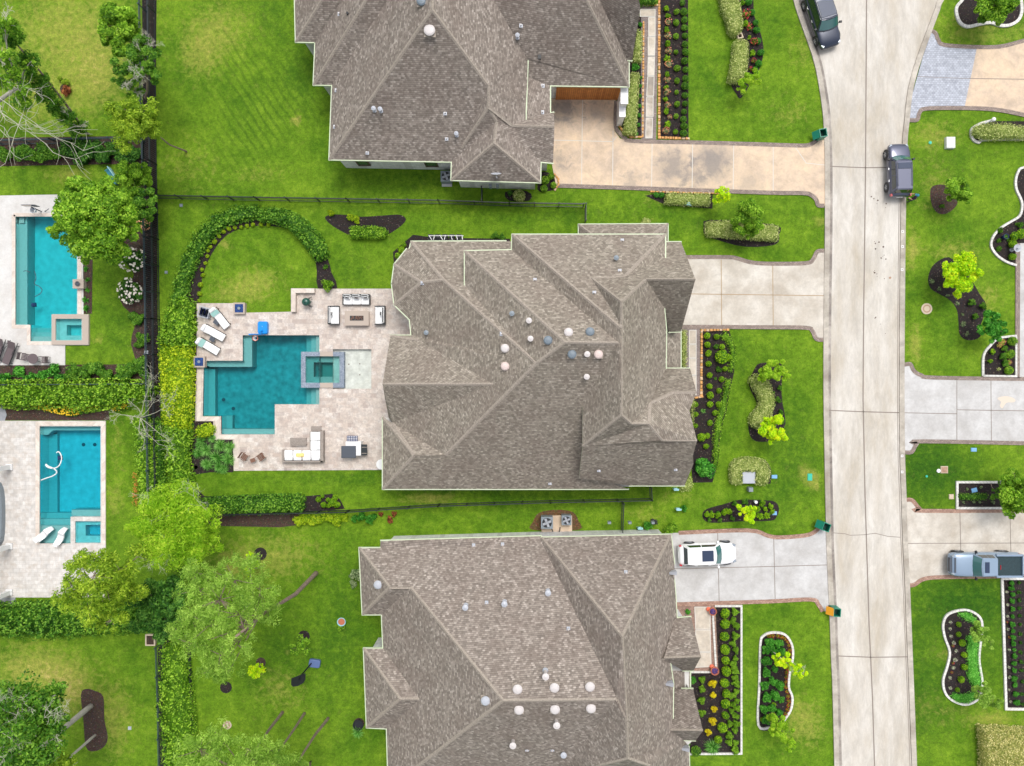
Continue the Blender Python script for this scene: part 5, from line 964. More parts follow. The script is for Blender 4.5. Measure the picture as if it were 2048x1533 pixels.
hl = House('brown shingled house with the white car on its driveway, at the bottom', LV, LF, 'shingle2', (1050, 1300), [['a1','a0','m1','m2','m3','m4','m5','m6','m7'], ['a2','a3'], ['b0','b1','b2','b3','wv','g0','g1'], ['g3','g2'], ['p1','pe','p2'], ['h3','h2'], ['h5','h4'], ['z1','z2']], [('g1','gr'),('gr','g2'),('h2','h1'),('h1','h4')])
hl.gutter([['a1','a0','m1','m2','m3','m4','m5','m6','m7'], ['a2','a3'], ['b0','b1'], ['b1','b2'], ['b3','wv'], ['wv','g0'], ['g0','g1'], ['g3','g2'], ['p1','pe','p2'], ['lo2','lo3'], ['h3','h2'], ['h5','h4'], ['z1','z2']])
hl.walls([(745,1096),(760,1096),(761.5,1081.5),(1082.5,1072),(1342,1067),(1349,1128),(1354,1236),(1384,1236),(1388,1342),(1380,1343),(1380,1378),(1390,1482),(1378,1494),(1381,1600),(777,1600),(773,1458),(733,1456),(727,1297),(766,1297),(763,1230),(725,1230),(720,1120)], 3.5, .42, 3.3)
for x, y in ((756,1170),(971,1402)): hl.dome(x, y, .33, 'ltgrey')
for x, y in ((1035,1379),(1109,1376),(1180,1374),(1038,1420),(1110,1419),(1182,1417)): hl.dome(x, y, .34, 'vent_white')
for x, y in ((931,1214),(1009,1207),(1096,1185),(1127,1508)): hl.pipe(x, y, .12, .4, 'ltgrey', True, True)
for x, y in ((1091,1349),(1113,1446),(1026,1486)): hl.pipe(x, y, .13, .9, 'vent_white', True, True)
for x, y in ((973,1207),(1137,1259),(947,1092),(1005,1090),(1252,1146),(1054,1501),(1105,1501)): hl.pipe(x, y, .05, .25, 'vent_white')
# small white crickets where walls meet the eaves, lower house
for x, y, a in ((1340,1145,.35),(1333,1368,.35),(1365,1498,.45)):
    zz = hl.z(x, y); q = P(x, y, zz + .3); mb = MB(); mb.add([(q.x - .55, q.y - .25, zz - .3), (q.x + .5, q.y + .12, zz - .1), (q.x + .5, q.y + .12, zz + .5), (q.x + .5, q.y - .2, zz + .45), (q.x + .5, q.y - .2, zz - .1)], [(0, 1, 2), (0, 2, 3), (0, 3, 4), (1, 4, 3, 2)]); mb.build('gable_return', M['ltgrey'], hl.roof, hl.o)
yt = CY - ((CY - 1073) / PPM * (H - 3.7) / H - .42 + .84) * PPM
for x in (1215, 1255, 1300):
    q = P(x, CY + 316 * (H - 3.7) / H - 10 - 4); mb = MB(); mb.box((q.x, q.y + .02, 1.3), (.25, .18, .5)); mb.build('meter_box', M['grey'], hl.root, hl.o)
# house at the left edge: only its patio columns and roof corner reach into the photo
hc = empty('patio_house', P(-60, 1020), 0, 'white columned patio house cut off by the left edge beside the blue pool', 'house'); o_ = hc.location.copy()
for y in (940, 1098, 1190):
    mb = MB(); q0 = P(-70, y + 22, 3.0); q1 = P(26, y, .0); b_ = P(25, y - 6, 0); mb.box((b_.x - .16, b_.y, 1.45), (.36, .36, 2.9)); mb.box((b_.x - .16, b_.y, .12), (.5, .5, .24)); mb.build('column', M['white'], hc, o_)
mb = MB(); a = P(-120, 850); b = P(-3, 1240); mb.box(((a.x + b.x) / 2, (a.y + b.y) / 2, 3.1), (abs(a.x - b.x), abs(a.y - b.y), .4)); mb.build('patio_roof', M['shingle2'], hc, o_)
mb = MB(); q = P(3, 1020); mb.ribbon([(p.x, p.y) for p in W(smooth_path([(-10, 960), (5, 975), (9, 1020), (6, 1080), (-10, 1090)], 4))], .25, 0, .5); mb.build('curved_bench', M['grey'], hc, o_)
for pts in ([(-20, 795), (4, 800), (14, 830), (10, 842), (-20, 842)], [(-30, 1192), (30, 1190), (33, 1210), (24, 1222), (-30, 1222)]): flat('stone_path', pts, plain('slate_path', (150, 152, 158), .8, noise=.1), .03)
# ---------------------------------------------------------------- fences
fence([(314, 398), (520, 402), (700, 405), (880, 408), (1020, 413), (1166, 415)], 1.3, 'long black metal fence between the top lawn and the pool garden'); fence([(1170, 415), (1170, 447)], 1.3, 'short black metal fence panel joining the middle house at its top left corner')
fence([(965, 382), (965, 408)], 1.3, 'short black metal fence below the meter wall of the top house'); fence([(410, 1026), (700, 1020), (880, 1008), (1100, 1001), (1300, 997)], 1.3, 'long black metal fence below the middle house'); fence([(1300, 997), (1298, 972)], 1.3, 'short black metal fence closing the gap below the middle house'); fence([(1244, 1003), (1242, 1064)], 1.3, 'short black metal fence from the long fence up to the lower house')
fence([(295, -40), (298, 160), (302, 330), (305, 480), (308, 640), (310, 780), (313, 990)], 1.5, 'left black metal fence of the narrow mulch strip', 'iron_blue', .16); fence([(311, -40), (312, 160), (314, 330), (318, 480), (320, 640), (321, 780), (325, 980)], 1.3, 'right black metal fence of the narrow mulch strip', 'iron', .16)
fence([(-50, 291), (120, 288), (290, 284)], 1.3, 'black metal fence behind the dark shrubs in the upper left garden', 'iron_blue', .16); fence([(-30, 770), (150, 769), (300, 768)], 1.2, 'black metal fence below the turquoise pool garden', 'iron_blue', .2); fence([(326, 1285), (330, 1400), (333, 1590)], 1.3, 'black metal fence left of the ivy hedge at the lower left', 'iron_blue', .16); fence([(380, 1230), (384, 1350), (390, 1480), (393, 1560)], .5, 'low black metal edging fence right of the ivy hedge at the lower left', 'iron', .3)
# ---------------------------------------------------------------- vehicles
def loft(mb, rings, m=0, caps=True):
    n = len(rings[0]); vs = [p for r in rings for p in r]; fs = []
    for j in range(len(rings) - 1):
        for i in range(n): fs.append((j * n + i, j * n + (i + 1) % n, (j + 1) * n + (i + 1) % n, (j + 1) * n + i))
    if caps: fs += [list(range(n - 1, -1, -1)), list(range((len(rings) - 1) * n, len(rings) * n))]
    mb.add(vs, fs, m)
def car(label, L, Wd, Ht, paint, gpx, rz, kind='suv', hood=1.02, belt=1.05, glass='carglass', sun=(.3, .62, .56), zc=0.0, rails=False):
    p = P(*gpx, 0); root = empty('pickup_truck' if kind == 'pickup' else 'parked_car', (p.x, p.y, zc), rz, label, 'pickup truck' if kind == 'pickup' else 'car'); w = Wd / 2; X = L / 2
    if kind == 'pickup': st = [(-X, .93, .98, .5), (-X + .05, .98, 1.12, .4), (-X + .5, 1, 1.16, .34), (-.3 * L, 1, 1.16, .34), (-.08 * L, 1, 1.18, .34), (.12 * L, 1, 1.18, .34), (.2 * L, .99, 1.22, .34), (.34 * L, .98, 1.2, .34), (.43 * L, .96, 1.12, .36), (.475 * L, .88, .98, .42), (X, .72, .72, .5)]
    elif kind == 'sedan': st = [(-X, .70, .62, .45), (-X + .07, .82, .9, .38), (-X + .3, .92, 1.0, .3), (-.3 * L, .99, 1.0, .26), (-.1 * L, 1, .96, .26), (.12 * L, 1, .95, .26), (.2 * L, .99, .98, .26), (.33 * L, .97, .92, .28), (.42 * L, .89, .82, .3), (.47 * L, .77, .7, .34), (X, .5, .5, .4)]
    else: st = [(-X, .80, .72, .45), (-X + .06, .90, 1.0, .38), (-X + .3, .96, 1.08, .3), (-.3 * L, 1, 1.06, .28), (-.1 * L, 1, 1.04, .28), (.12 * L, 1, 1.03, .28), (.2 * L, .99, 1.06, .28), (.33 * L, .97, 1.0, .3), (.42 * L, .92, .92, .32), (.47 * L, .84, .78, .36), (X, .64, .6, .42)]
    mb = MB(); rings = []
    for x, k, zt, zb in st:
        hw = w * k; rings.append([(x, -hw * .86, zb), (x, -hw * .97, zb + .12), (x, -hw, zt * .62), (x, -hw * .97, zt * .88), (x, -hw * .86, zt * .985), (x, -hw * .5, zt * 1.03), (x, 0, zt * 1.045), (x, hw * .5, zt * 1.03), (x, hw * .86, zt * .985), (x, hw * .97, zt * .88), (x, hw, zt * .62), (x, hw * .97, zb + .12), (x, hw * .86, zb)])
    loft(mb, [r[::-1] for r in rings]); bo = mb.build('body', M[paint], root, smooth=True)
    sub = bo.modifiers.new('s', 'SUBSURF'); sub.levels = 1; sub.render_levels = 2
    if kind == 'pickup': xb0, xb1, xt0, xt1 = -.115 * L, .215 * L, -.085 * L, .12 * L
    elif kind == 'sedan': xb0, xb1, xt0, xt1 = -.43 * L, .23 * L, -.36 * L, .09 * L
    else: xb0, xb1, xt0, xt1 = -.45 * L, .25 * L, -.40 * L, .11 * L
    hb = w * .90; ht = w * (.76 if kind == 'sedan' else .72); zb, zt = hood - .06, Ht - .04
    bm = bmesh.new()
    def vv(x, y, z): return bm.verts.new((x, y, z))
    B = [vv(xb0, -hb, zb), vv(xb1 - .12, -hb, zb), vv(xb1, -hb * .5, zb), vv(xb1 + .04, 0, zb), vv(xb1, hb * .5, zb), vv(xb1 - .12, hb, zb), vv(xb0, hb, zb)]
    T = [vv(xt0, -ht * .96, zt), vv(xt1, -ht, zt), vv(xt1 + .07, -ht * .5, zt + .02), vv(xt1 + .1, 0, zt + .03), vv(xt1 + .07, ht * .5, zt + .02), vv(xt1, ht, zt), vv(xt0, ht * .96, zt)]
    for i in range(7): j = (i + 1) % 7; bm.faces.new((B[i], B[j], T[j], T[i]))
    bm.faces.new(T); bmesh.ops.recalc_face_normals(bm, faces=bm.faces[:])
    bmesh.ops.bevel(bm, geom=[e for e in bm.edges if all(v in T for v in e.verts) or (e.verts[0] in (B[0], B[6], B[1], B[5]) and e.verts[1] in (T[0], T[6], T[1], T[5])) or (e.verts[1] in (B[0], B[6], B[1], B[5]) and e.verts[0] in (T[0], T[6], T[1], T[5]))], offset=.05, segments=3, affect='EDGES')
    me = bpy.data.meshes.new('cabin'); bm.to_mesh(me); bm.free(); me.materials.append(M[paint]); me.polygons.foreach_set('use_smooth', [False] * len(me.polygons)); obj('cabin', me, root)
    def lerp3(a, b, t): return Vector(a).lerp(Vector(b), t)
    def pane(name, q, mat=glass, out=.012):
        q = [Vector(v) for v in q]; nn = (q[1] - q[0]).cross(q[3] - q[0]).normalized(); c = sum(q, Vector()) / 4
        if nn.dot(c - Vector((0, 0, .6))) < 0: nn = -nn; q = q[::-1]
        mb = MB(); a = [v + nn * out for v in q]; b = [v - nn * .02 for v in q]; k = len(q); mb.add(a + b, [list(range(k))] + [(i, k + i, k + (i + 1) % k, (i + 1) % k) for i in range(k)]); return mb.build(name, M[mat], root)
    bl, br_ = (xb1, -hb * .5, zb), (xb1, hb * .5, zb)
    # windshield in three facets as one part
    mb = MB(); low = [(xb1 - .12 - .02, -hb * .93, zb), (xb1, -hb * .5, zb), (xb1 + .04, 0, zb), (xb1, hb * .5, zb), (xb1 - .14, hb * .93, zb)]; up = [(xt1, -ht * .92, zt), (xt1 + .07, -ht * .5, zt + .02), (xt1 + .1, 0, zt + .03), (xt1 + .07, ht * .5, zt + .02), (xt1, ht * .92, zt)]
    g0 = [lerp3(a, b, .10) for a, b in zip(low, up)]; g1 = [lerp3(a, b, .90) for a, b in zip(low, up)]; off = Vector((.02, 0, .02)); mb.add([v + off for v in g0 + g1], [(i, i + 1, 6 + i, 5 + i) for i in range(4)]); mb.build('windshield', M[glass], root, smooth=True)
    k0 = [lerp3(a, b, .0) for a, b in zip(low, up)]; mb = MB(); mb.add([v + off * 1.2 for v in k0 + g0], [(i, i + 1, 6 + i, 5 + i) for i in range(4)]); mb.build('cowl', M['dgrey'], root)
    a, b, c, d = (xb0, -hb * .88, zb), (xb0, hb * .88, zb), (xt0, ht * .86, zt), (xt0, -ht * .86, zt); pane('rear_window', [lerp3(a, d, .22), lerp3(b, c, .22), lerp3(b, c, .9), lerp3(a, d, .9)], 'carglass')
    for s in (-1, 1):
        f0 = (xb1 - .3, s * hb, zb); f1 = (xt1 - .02, s * ht, zt); r0 = (xb0 + .2, s * hb, zb); r1 = (xt0 + .14, s * ht * .97, zt); md = .52
        for t0, t1 in ((.02, md - .015), (md + .015, .97)): pane('side_window', [lerp3(lerp3(f0, r0, t0), lerp3(f1, r1, t0), .2), lerp3(lerp3(f0, r0, t1), lerp3(f1, r1, t1), .2), lerp3(lerp3(f0, r0, t1), lerp3(f1, r1, t1), .84), lerp3(lerp3(f0, r0, t0), lerp3(f1, r1, t0), .84)], 'carglass')
        mb = MB(); mb.box((xb1 - .32, s * (w + .09), hood + .05), (.16, .22, .14), R(-12) * s, taper=.85); mb.tube([(xb1 - .3, s * (w - .12), hood - .02), (xb1 - .31, s * w, hood + .02)], .03, 5); mb.build('mirror', M['black' if kind != 'sedan' else paint], root)
        for xd in (.02, -.2): mb = MB(); mb.box((xd * L, s * (w * .985), .86), (.2, .05, .035)); mb.build('door_handle', M[paint if kind == 'sedan' else 'chrome'], root)
        hx, hk = (X - .16, .62); mb = MB(); mb.box((X - .24, s * w * .72, .78 if kind != 'pickup' else 1.02), (.3, .18, .08), s * R(-28), taper=.8); mb.build('headlight', M['lamp'], root)
        mb = MB(); mb.box((-X + .14, s * w * .86, .9), (.2, .12, .22), s * R(14)); mb.build('taillight', M['redlamp'], root)
        if rails: mb = MB(); mb.tube([(xt0 + .25, s * ht * .86, zt + .02), (xt0 + .35, s * ht * .88, zt + .09), (xt1 - .25, s * ht * .9, zt + .09), (xt1 - .1, s * ht * .9, zt + .03)], .022, 5); mb.build('roof_rail', M['dgrey'], root)
        for xw in (.315, -.29) if kind != 'pickup' else (.335, -.30):
            rr = .40 if kind == 'pickup' else .37; ww = MB(); cyl_y(ww, (xw * L, s * (w - .13), rr), rr, .25); wh = ww.build('wheel', M['tyre'], root); r2 = MB(); cyl_y(r2, (xw * L, s * (w - .0), rr), rr * .66, .03, 18)
            for k in range(5): aa = k * 2 * math.pi / 5; r2.box((xw * L + math.cos(aa) * rr * .33, s * (w + .022), rr + math.sin(aa) * rr * .33), (rr * .6, .02, .06), rot=Matrix.Rotation(-aa, 3, 'Y'), m=1)
            r2.build('rim', [M['dgrey'], M['chrome']], wh)
            ar = MB(); cyl_y(ar, (xw * L, s * (w - .06), rr + .01), rr + .06, .12, 20); ar.build('wheel_arch', M['black'], root)
    if sun:
        mb = MB(); x1 = xt1 - .12; mb.box((x1 - sun[0] * .5 * 2.2, 0, zt + .035), (sun[0] * 2.2, ht * 2 * sun[1], .012)); mb.build('sunroof', M['sunglass'], root)
    if kind == 'pickup':
        x0, x1 = -X + .1, xb0 - .06; mb = MB(); mb.box(((x0 + x1) / 2, 0, 1.222), (x1 - x0, Wd * .80, .02)); mb.build('bed_liner', M['bed'], root)
        for s in (-1, 1): mb = MB(); mb.box(((x0 + x1) / 2, s * w * .86, 1.3), (x1 - x0 + .1, .16, .18)); mb.build('bed_rail', M[paint], root)
        mb = MB(); mb.box((x0 - .02, 0, 1.24), (.08, Wd * .86, .3)); mb.build('tailgate', M[paint], root); mb = MB(); mb.box((xb0 - .04, 0, zt - .04), (.04, .36, .06)); mb.build('brake_light', M['redlamp'], root)
        mb = MB(); mb.box((X - .06, 0, .86), (.2, Wd * .56, .3)); mb.box((X - .34, 0, 1.14), (.1, Wd * .6, .05)); mb.build('grille', M['dgrey'], root)
    else:
        mb = MB(); mb.box((-X + .0, 0, .7), (.03, .5, .13)); mb.build('license_plate', M['white'], root)
    mb = MB(); mb.tube([(xt1 - .05, 0, zt - .1), (xt1 - .02, .0, zt - .16)], .05, 6); mb.build('inner_mirror', M['black'], root)
    return root
def cyl_y(mb, c, r, wd, n=20, m=0):
    vs = []; 
    for s in (-1, 1):
        for i in range(n): a = 2 * math.pi * i / n; vs.append((c[0] + r * math.cos(a), c[1] + s * wd / 2, c[2] + r * math.sin(a)))
    fs = [(i, n + i, n + (i + 1) % n, (i + 1) % n) for i in range(n)] + [list(range(n)), list(range(2 * n - 1, n - 1, -1))]; mb.add(vs, fs, m)
M['carglass'] = plain('tinted_glass', (26, 44, 48), .05, 0, .8, 1.0); M['carglass_teal'] = plain('windscreen_glass', (52, 104, 104), .05, 0, .8, 1.0); M['sunglass'] = plain('sunroof_glass', (50, 62, 86), .3, 0, .3, .1); M['chrome'] = plain('chrome', (190, 192, 196), .25, .8); M['lamp'] = plain('headlamp', (150, 160, 170), .15, .2, .8, 1.0)
M['redlamp'] = plain('taillamp', (176, 20, 34), .2, 0, .6, .6); M['tyre'] = plain('tyre', (28, 28, 30), .85); M['bed'] = plain('bed_liner', (34, 56, 62), .7, noise=.25, nscale=8)
M['p_white'] = plain('white_car_paint', (236, 236, 238), .3, 0, .5, .8); M['p_grey'] = plain('mauve_grey_car_paint', (76, 80, 102), .32, .35, .5, .9); M['p_navy'] = plain('slate_blue_car_paint', (32, 42, 64), .28, .3, .5, 1.0); M['p_blue'] = plain('pale_blue_truck_paint', (138, 158, 180), .32, .25, .5, .9)
car('white sedan with a dark square sunroof on the lower house driveway', 4.85, 1.86, 1.46, 'p_white', (1411, 1104), R(2), 'sedan', .98, sun=(.42, .62), glass='carglass_teal')
car('mauve grey crossover parked at the right kerb, its front towards the top', 4.45, 1.84, 1.66, 'p_grey', (1789, 346), R(91.5), 'suv', 1.06, sun=(.22, .8), glass='carglass_teal', rails=True)
car('dark slate large suv parked against the left kerb at the top edge', 5.1, 1.98, 1.86, 'p_navy', (1637, 44), R(-72), 'suv', 1.14, sun=(.62, .84), glass='carglass_teal', rails=True)
car('pale blue pickup truck with an open bed on the lower right driveway', 5.8, 2.02, 1.88, 'p_blue', (1956, 1124), R(180), 'pickup', 1.2, sun=(.16, .6), glass='carglass_teal')
# ---------------------------------------------------------------- a person beside the grey crossover
def person(gpx, rz, label):
    p = P(*gpx, 0); root_loc = (p.x, p.y, 0)
    J = dict(pel=(0, 0, .92, .13), sp=(.02, 0, 1.12, .125), ch=(.06, 0, 1.33, .15), nk=(.09, 0, 1.47, .055), hd0=(.11, 0, 1.55, .075), hd=(.13, 0, 1.63, .1), top=(.12, 0, 1.71, .075))
    edges = [('pel', 'sp'), ('sp', 'ch'), ('ch', 'nk'), ('nk', 'hd0'), ('hd0', 'hd'), ('hd', 'top')]
    for s, t in ((-1, 'r'), (1, 'l')):
        J['sh' + t] = (.07, s * .19, 1.38, .06); J['el' + t] = (.14, s * .26, 1.12, .042); J['wr' + t] = (.34, s * .2, 1.02, .028); J['pa' + t] = (.41, s * .18, 1.02, .034)
        J['hip' + t] = (0, s * .1, .88, .1); J['kn' + t] = (.06 * (1 if s > 0 else -.3), s * .12, .49, .062); J['an' + t] = (-.02, s * .13, .09, .04); J['to' + t] = (.16, s * .15, .04, .036)
        edges += [('ch', 'sh' + t), ('sh' + t, 'el' + t), ('el' + t, 'wr' + t), ('wr' + t, 'pa' + t), ('pel', 'hip' + t), ('hip' + t, 'kn' + t), ('kn' + t, 'an' + t), ('an' + t, 'to' + t)]
        for k, (dy, L) in enumerate(((-.03, .07), (-.01, .085), (.01, .08), (.03, .06))):
            J[f'f{k}{t}'] = (.41 + L * .7, s * .18 + dy, 1.01, .0095); J[f'g{k}{t}'] = (.41 + L, s * .18 + dy, .98, .008); edges += [('pa' + t, f'f{k}{t}'), (f'f{k}{t}', f'g{k}{t}')]
        J['th' + t] = (.42, s * .18 - s * .05, 1.0, .011); edges.append(('pa' + t, 'th' + t))
    ks = list(J); me = bpy.data.meshes.new('person'); me.from_pydata([J[k][:3] for k in ks], [(ks.index(a), ks.index(b)) for a, b in edges], [])
    o = obj('person', me, None, root_loc); o.rotation_euler = (0, 0, rz); sk = o.modifiers.new('skin', 'SKIN'); sk.use_smooth_shade = True
    for i, k in enumerate(ks): r = J[k][3]; me.skin_vertices[0].data[i].radius = (r, r)
    me.skin_vertices[0].data[ks.index('pel')].use_root = True; o.modifiers.new('sub', 'SUBSURF').levels = 1
    # colours by height and reach: dark clothes, bare arms and face
    m, n, b = newmat('person_skin_and_clothes'); tc = n.nodes.new('ShaderNodeTexCoord'); sx = n.nodes.new('ShaderNodeSeparateXYZ'); n.links.new(tc.outputs['Object'], sx.inputs[0])
    r1 = ramp(n, sx.outputs['Z'], [(0, (.03, .03, .035)), (.075, (.015, .016, .03)), (.93, (.05, .02, .06)), (1, (.05, .02, .06))]); n.nodes[-1]
    gt = n.nodes.new('ShaderNodeMath'); gt.operation = 'GREATER_THAN'; gt.inputs[1].default_value = 1.5; n.links.new(sx.outputs['Z'], gt.inputs[0]); gx = n.nodes.new('ShaderNodeMath'); gx.operation = 'GREATER_THAN'; gx.inputs[1].default_value = .2; n.links.new(sx.outputs['X'], gx.inputs[0])
    mx = n.nodes.new('ShaderNodeMath'); mx.operation = 'MAXIMUM'; n.links.new(gt.outputs[0], mx.inputs[0]); n.links.new(gx.outputs[0], mx.inputs[1]); n.links.new(mix(n, mx.outputs[0], r1, srgb((206, 160, 134))), b.inputs['Base Color']); me.materials.append(m)
    mb = MB(); mb.lathe((.12, 0, 1.62), [(.112, 0), (.118, .05), (.1, .11), (.05, .14), (.001, .145)], 14); mb.box((.25, 0, 1.64), (.14, .16, .015)); mb.build('cap', M['tealpaint'], o)
    mb = MB(); mb.lathe((.09, 0, 1.5), [(.06, 0), (.105, .05), (.108, .13)], 12); mb.build('hair', M['black'], o)
    mb = MB()
    for s in (-1, 1): mb.box((.222, s * .035, 1.63), (.02, .03, .015))
    mb.build('eyes', M['black'], o); mb = MB(); mb.add([(.22, -.018, 1.58), (.22, .018, 1.58), (.255, 0, 1.585), (.222, 0, 1.63)], [(0, 2, 3), (2, 1, 3), (0, 1, 2)]); mb.build('nose', M['tanskin'], o); mb = MB(); mb.box((.215, 0, 1.555), (.015, .05, .012)); mb.build('mouth', M['lips'], o)
    return tag(o, label, 'person')
M['tanskin'] = plain('skin', (206, 160, 134), .6); M['lips'] = plain('lips', (170, 90, 84), .5)
person((1817, 402), R(160), 'person in dark clothes and a teal cap standing behind the mauve grey crossover')
# ---------------------------------------------------------------- bins, boxes, equipment
def bin_(gpx, rz, label, lid='bin', side=-1):
    p = P(*gpx, 0); r = empty('wheeled_bin', (p.x, p.y, 0), rz, label, 'trash bin'); mb = MB(); w, d, h = .56, .62, 1.0
    for (x, y, sx, sy) in ((-w / 2, 0, .03, d), (w / 2, 0, .03, d), (0, -d / 2, w, .03), (0, d / 2, w, .03)): mb.box((x, y, h / 2 + .04), (sx, sy, h - .06))
    mb.box((0, 0, .4), (w - .04, d - .04, .05), m=1); mb.box((0, 0, h), (w + .06, .05, .06)) if False else None; mb.ribbon([(-w / 2, -d / 2), (w / 2, -d / 2), (w / 2, d / 2), (-w / 2, d / 2)], .06, h - .03, h + .02, 0, True); mb.build('body', [M['bin'], M['bin_in']], r)
    mb = MB(); mb.box((side * (w / 2 + .22), 0, h - .28), (.05, d + .04, .62), rot=Matrix.Rotation(side * R(-38), 3, 'Y')); mb.tube([(side * (w / 2 + .02), -d / 2, h), (side * (w / 2 + .02), d / 2, h)], .025, 6); mb.build('lid', M[lid], r)
    for s in (-1, 1): mb = MB(); cyl_y(mb, (side * (w / 2), s * d / 2 * .8, .13), .12, .05, 12); mb.build('wheel', M['tyre'], r)
    return r
bin_((1637, 274), R(10), 'open green wheeled bin at the street end of the tan driveway'); bin_((1643, 1050), R(-20), 'open green wheeled bin above the lower house driveway'); bin_((1664, 1218), R(-4), 'open green wheeled bin with an orange lid at the left kerb', 'binlid')
def small_box(name, px, py, sx, sy, h, mat, label, cat='utility box', group=None, rz=0, top=None, dome=False):
    p = P(px, py, h); mb = MB(); mb.box((0, 0, h / 2), (sx, sy, h), taper=.94); mb.box((0, 0, h + .008), (sx * .8, sy * .8, .015), m=1)
    if dome: mb.lathe((0, 0, h), [(sx * .25, 0), (sx * .25, .05), (.001, .1)], 12, m=1)
    o = mb.build(name, [M[mat], M[top or mat]], None, loc=(p.x, p.y, 0)); o.rotation_euler = (0, 0, R(rz)); return tag(o, label, cat, group)
small_box('utility_box', 1902, 285, .75, .95, .3, 'white', 'white utility box on the lawn below the blue grey paver driveway')
small_box('meter_lid', 1549, 954, .48, .3, .05, 'bluebox', 'blue meter lid on the lawn right of the horseshoe hedge'); small_box('meter_lid', 1620, 955, .4, .6, .05, 'greenbox', 'teal meter lid near the left kerb'); small_box('meter_lid', 1549, 1027, .42, .32, .05, 'bluebox', 'blue meter lid in the right end of the island bed')
small_box('meter_lid', 1948, 900, .48, .32, .05, 'bluebox', 'blue meter lid on the lawn right of the street, below the grey driveway'); small_box('meter_lid', 1949, 981, .5, .36, .06, 'bluebox', 'tilted blue meter lid inside the white edged rectangular bed', rz=14)
small_box('electric_pedestal', 1502, 980, .38, .36, .55, 'grey', 'small grey utility pedestal below the horseshoe hedge'); small_box('transformer', 1498, 956, 1.1, 1.0, .55, 'ltgrey', 'pale grey transformer box in the gap of the horseshoe hedge', 'transformer', top='ltgrey')
small_box('valve_pad', 1889, 940, .62, .6, .05, 'tanbox', 'square tan pad with a dark knob on the right lawn', 'pad', top='pinkish', dome=True); small_box('valve_pad', 1903, 994, .4, .42, .05, 'tanbox', 'small tan pad left of the white edged rectangular bed', 'pad'); small_box('drain_box', 362, 411, .26, .26, .05, 'grey', 'small grey drain box just below the long fence on the left', 'drain'); small_box('drain_box', 332, 545, .24, .24, .05, 'grey', 'small grey drain box in the grass left of the round hedge', 'drain')
small_box('drain_box', 259, 1457, .28, .28, .04, 'ltgrey', 'small pale square lid on the grass right of the brown mulch strip', 'drain'); small_box('drain_box', 292, 705, .3, .3, .15, 'ltgrey', 'small round topped drain beside the lower left fence', 'drain', dome=True); small_box('drain_box', 373, 1273, .3, .3, .1, 'ltgrey', 'pale valve lid right of the ivy hedge', 'drain', dome=True)
for x, y, r, m_, lb in ((1853, 618, .46, 'pinkish', 'round rusty manhole cover on the right lawn beside the kidney bed'), (455, 1450, .36, 'pinkish', 'round rusty lid on the grass in the lower left garden'), (1877, 942, .16, 'white', 'small white round cap left of the square tan pad'), (1860, 286, .13, 'greenbox', 'tiny green cap on the grass left of the white utility box'), (1853, 953, .09, 'greenbox', 'tiny green cap on the grass beside the right kerb')):
    p = P(x, y); mb = MB(); mb.cyl((0, 0, 0), r, .05, 20, 1); mb.cyl((0, 0, .05), r * .72, .01, 20, 0); mb.cyl((0, 0, .05), r * .5, .014, 20, 1) if r > .3 else None; tag(mb.build('round_cover', [M[m_], M['tanbox'] if r > .3 else M[m_]], None, loc=(p.x, p.y, 0)), lb, 'cover')
p = P(1986, 240, 1.2); mb = MB(); mb.cyl((0, 0, 0), .05, 1.25, 8); mb.lathe((0, 0, 1.2), [(.06, 0), (.16, .05), (.17, .14), (.1, .22), (.001, .25)], 14, 1); mb.tube([(0, 0, 1.0), (-.5, -.2, .95)], .03, 6); tag(mb.build('garden_lamp', [M['ltgrey'], M['white']], None, loc=(p.x, p.y, 0)), 'white garden lamp post at the hedge in the upper right', 'lamp')
p = P(1493, 1002 + 0, .8); 
def ac(px, py, size, h, label, rz=0):
    p = P(px, py, h); r = empty('air_conditioner', (p.x, p.y, 0), R(rz), label, 'air conditioner'); mb = MB(); mb.box((0, 0, h / 2 + .04), (size, size, h - .04)); mb.box((0, 0, h + .02), (size * 1.03, size * 1.03, .05)); mb.build('case', M['grey'], r)
    mb = MB(); mb.cyl((0, 0, h + .046), size * .42, .012, 24); mb.build('fan_recess', M['black'], r); f = MB()
    for k in range(4): a = k * math.pi / 2 + .4; f.box((math.cos(a) * size * .2, math.sin(a) * size * .2, h + .075), (size * .36, size * .2, .015), a)
    f.cyl((0, 0, h + .06), size * .08, .05, 10); f.build('fan', M['ltgrey'], r); g = MB()
    for k in range(3): rr = size * (.16 + .12 * k); g.ribbon([(rr * math.cos(t * .4), rr * math.sin(t * .4)) for t in range(16)], .012, h + .1, h + .108, 0, True)
    g.build('grille', M['dgrey'], r); return r
flat('equipment_pad', [(1083, 1031), (1144, 1031), (1144, 1066), (1083, 1066)], M['drive_tan'], .1, th=.1); flat('equipment_pad', [(884, 344), (904, 344), (904, 374), (884, 374)], M['drive_grey'], .1, th=.1)
ac(1094, 1046, .95, .95, 'larger grey air conditioner on the pad above the lower house'); ac(1133, 1041, .78, .8, 'smaller grey air conditioner on the pad above the lower house'); ac(892, 353, .85, .9, 'grey air conditioner against the white wall of the top house')
mb = MB()
for (x, y) in ((1103, 1058), (1120, 1060)):
    a = P(x, y - 5, .3); b = P(x + (3 if x < 1110 else -2), y + 6, .3); mb.tube([a, (a.x, a.y - .15, .25), b], .04, 6)
c = P(1112, 1060); tag(mb.build('coolant_hose', M['black'], None, (c.x, c.y, 0), top=True), 'black hoses running from the air conditioners to the lower house wall', 'hose')
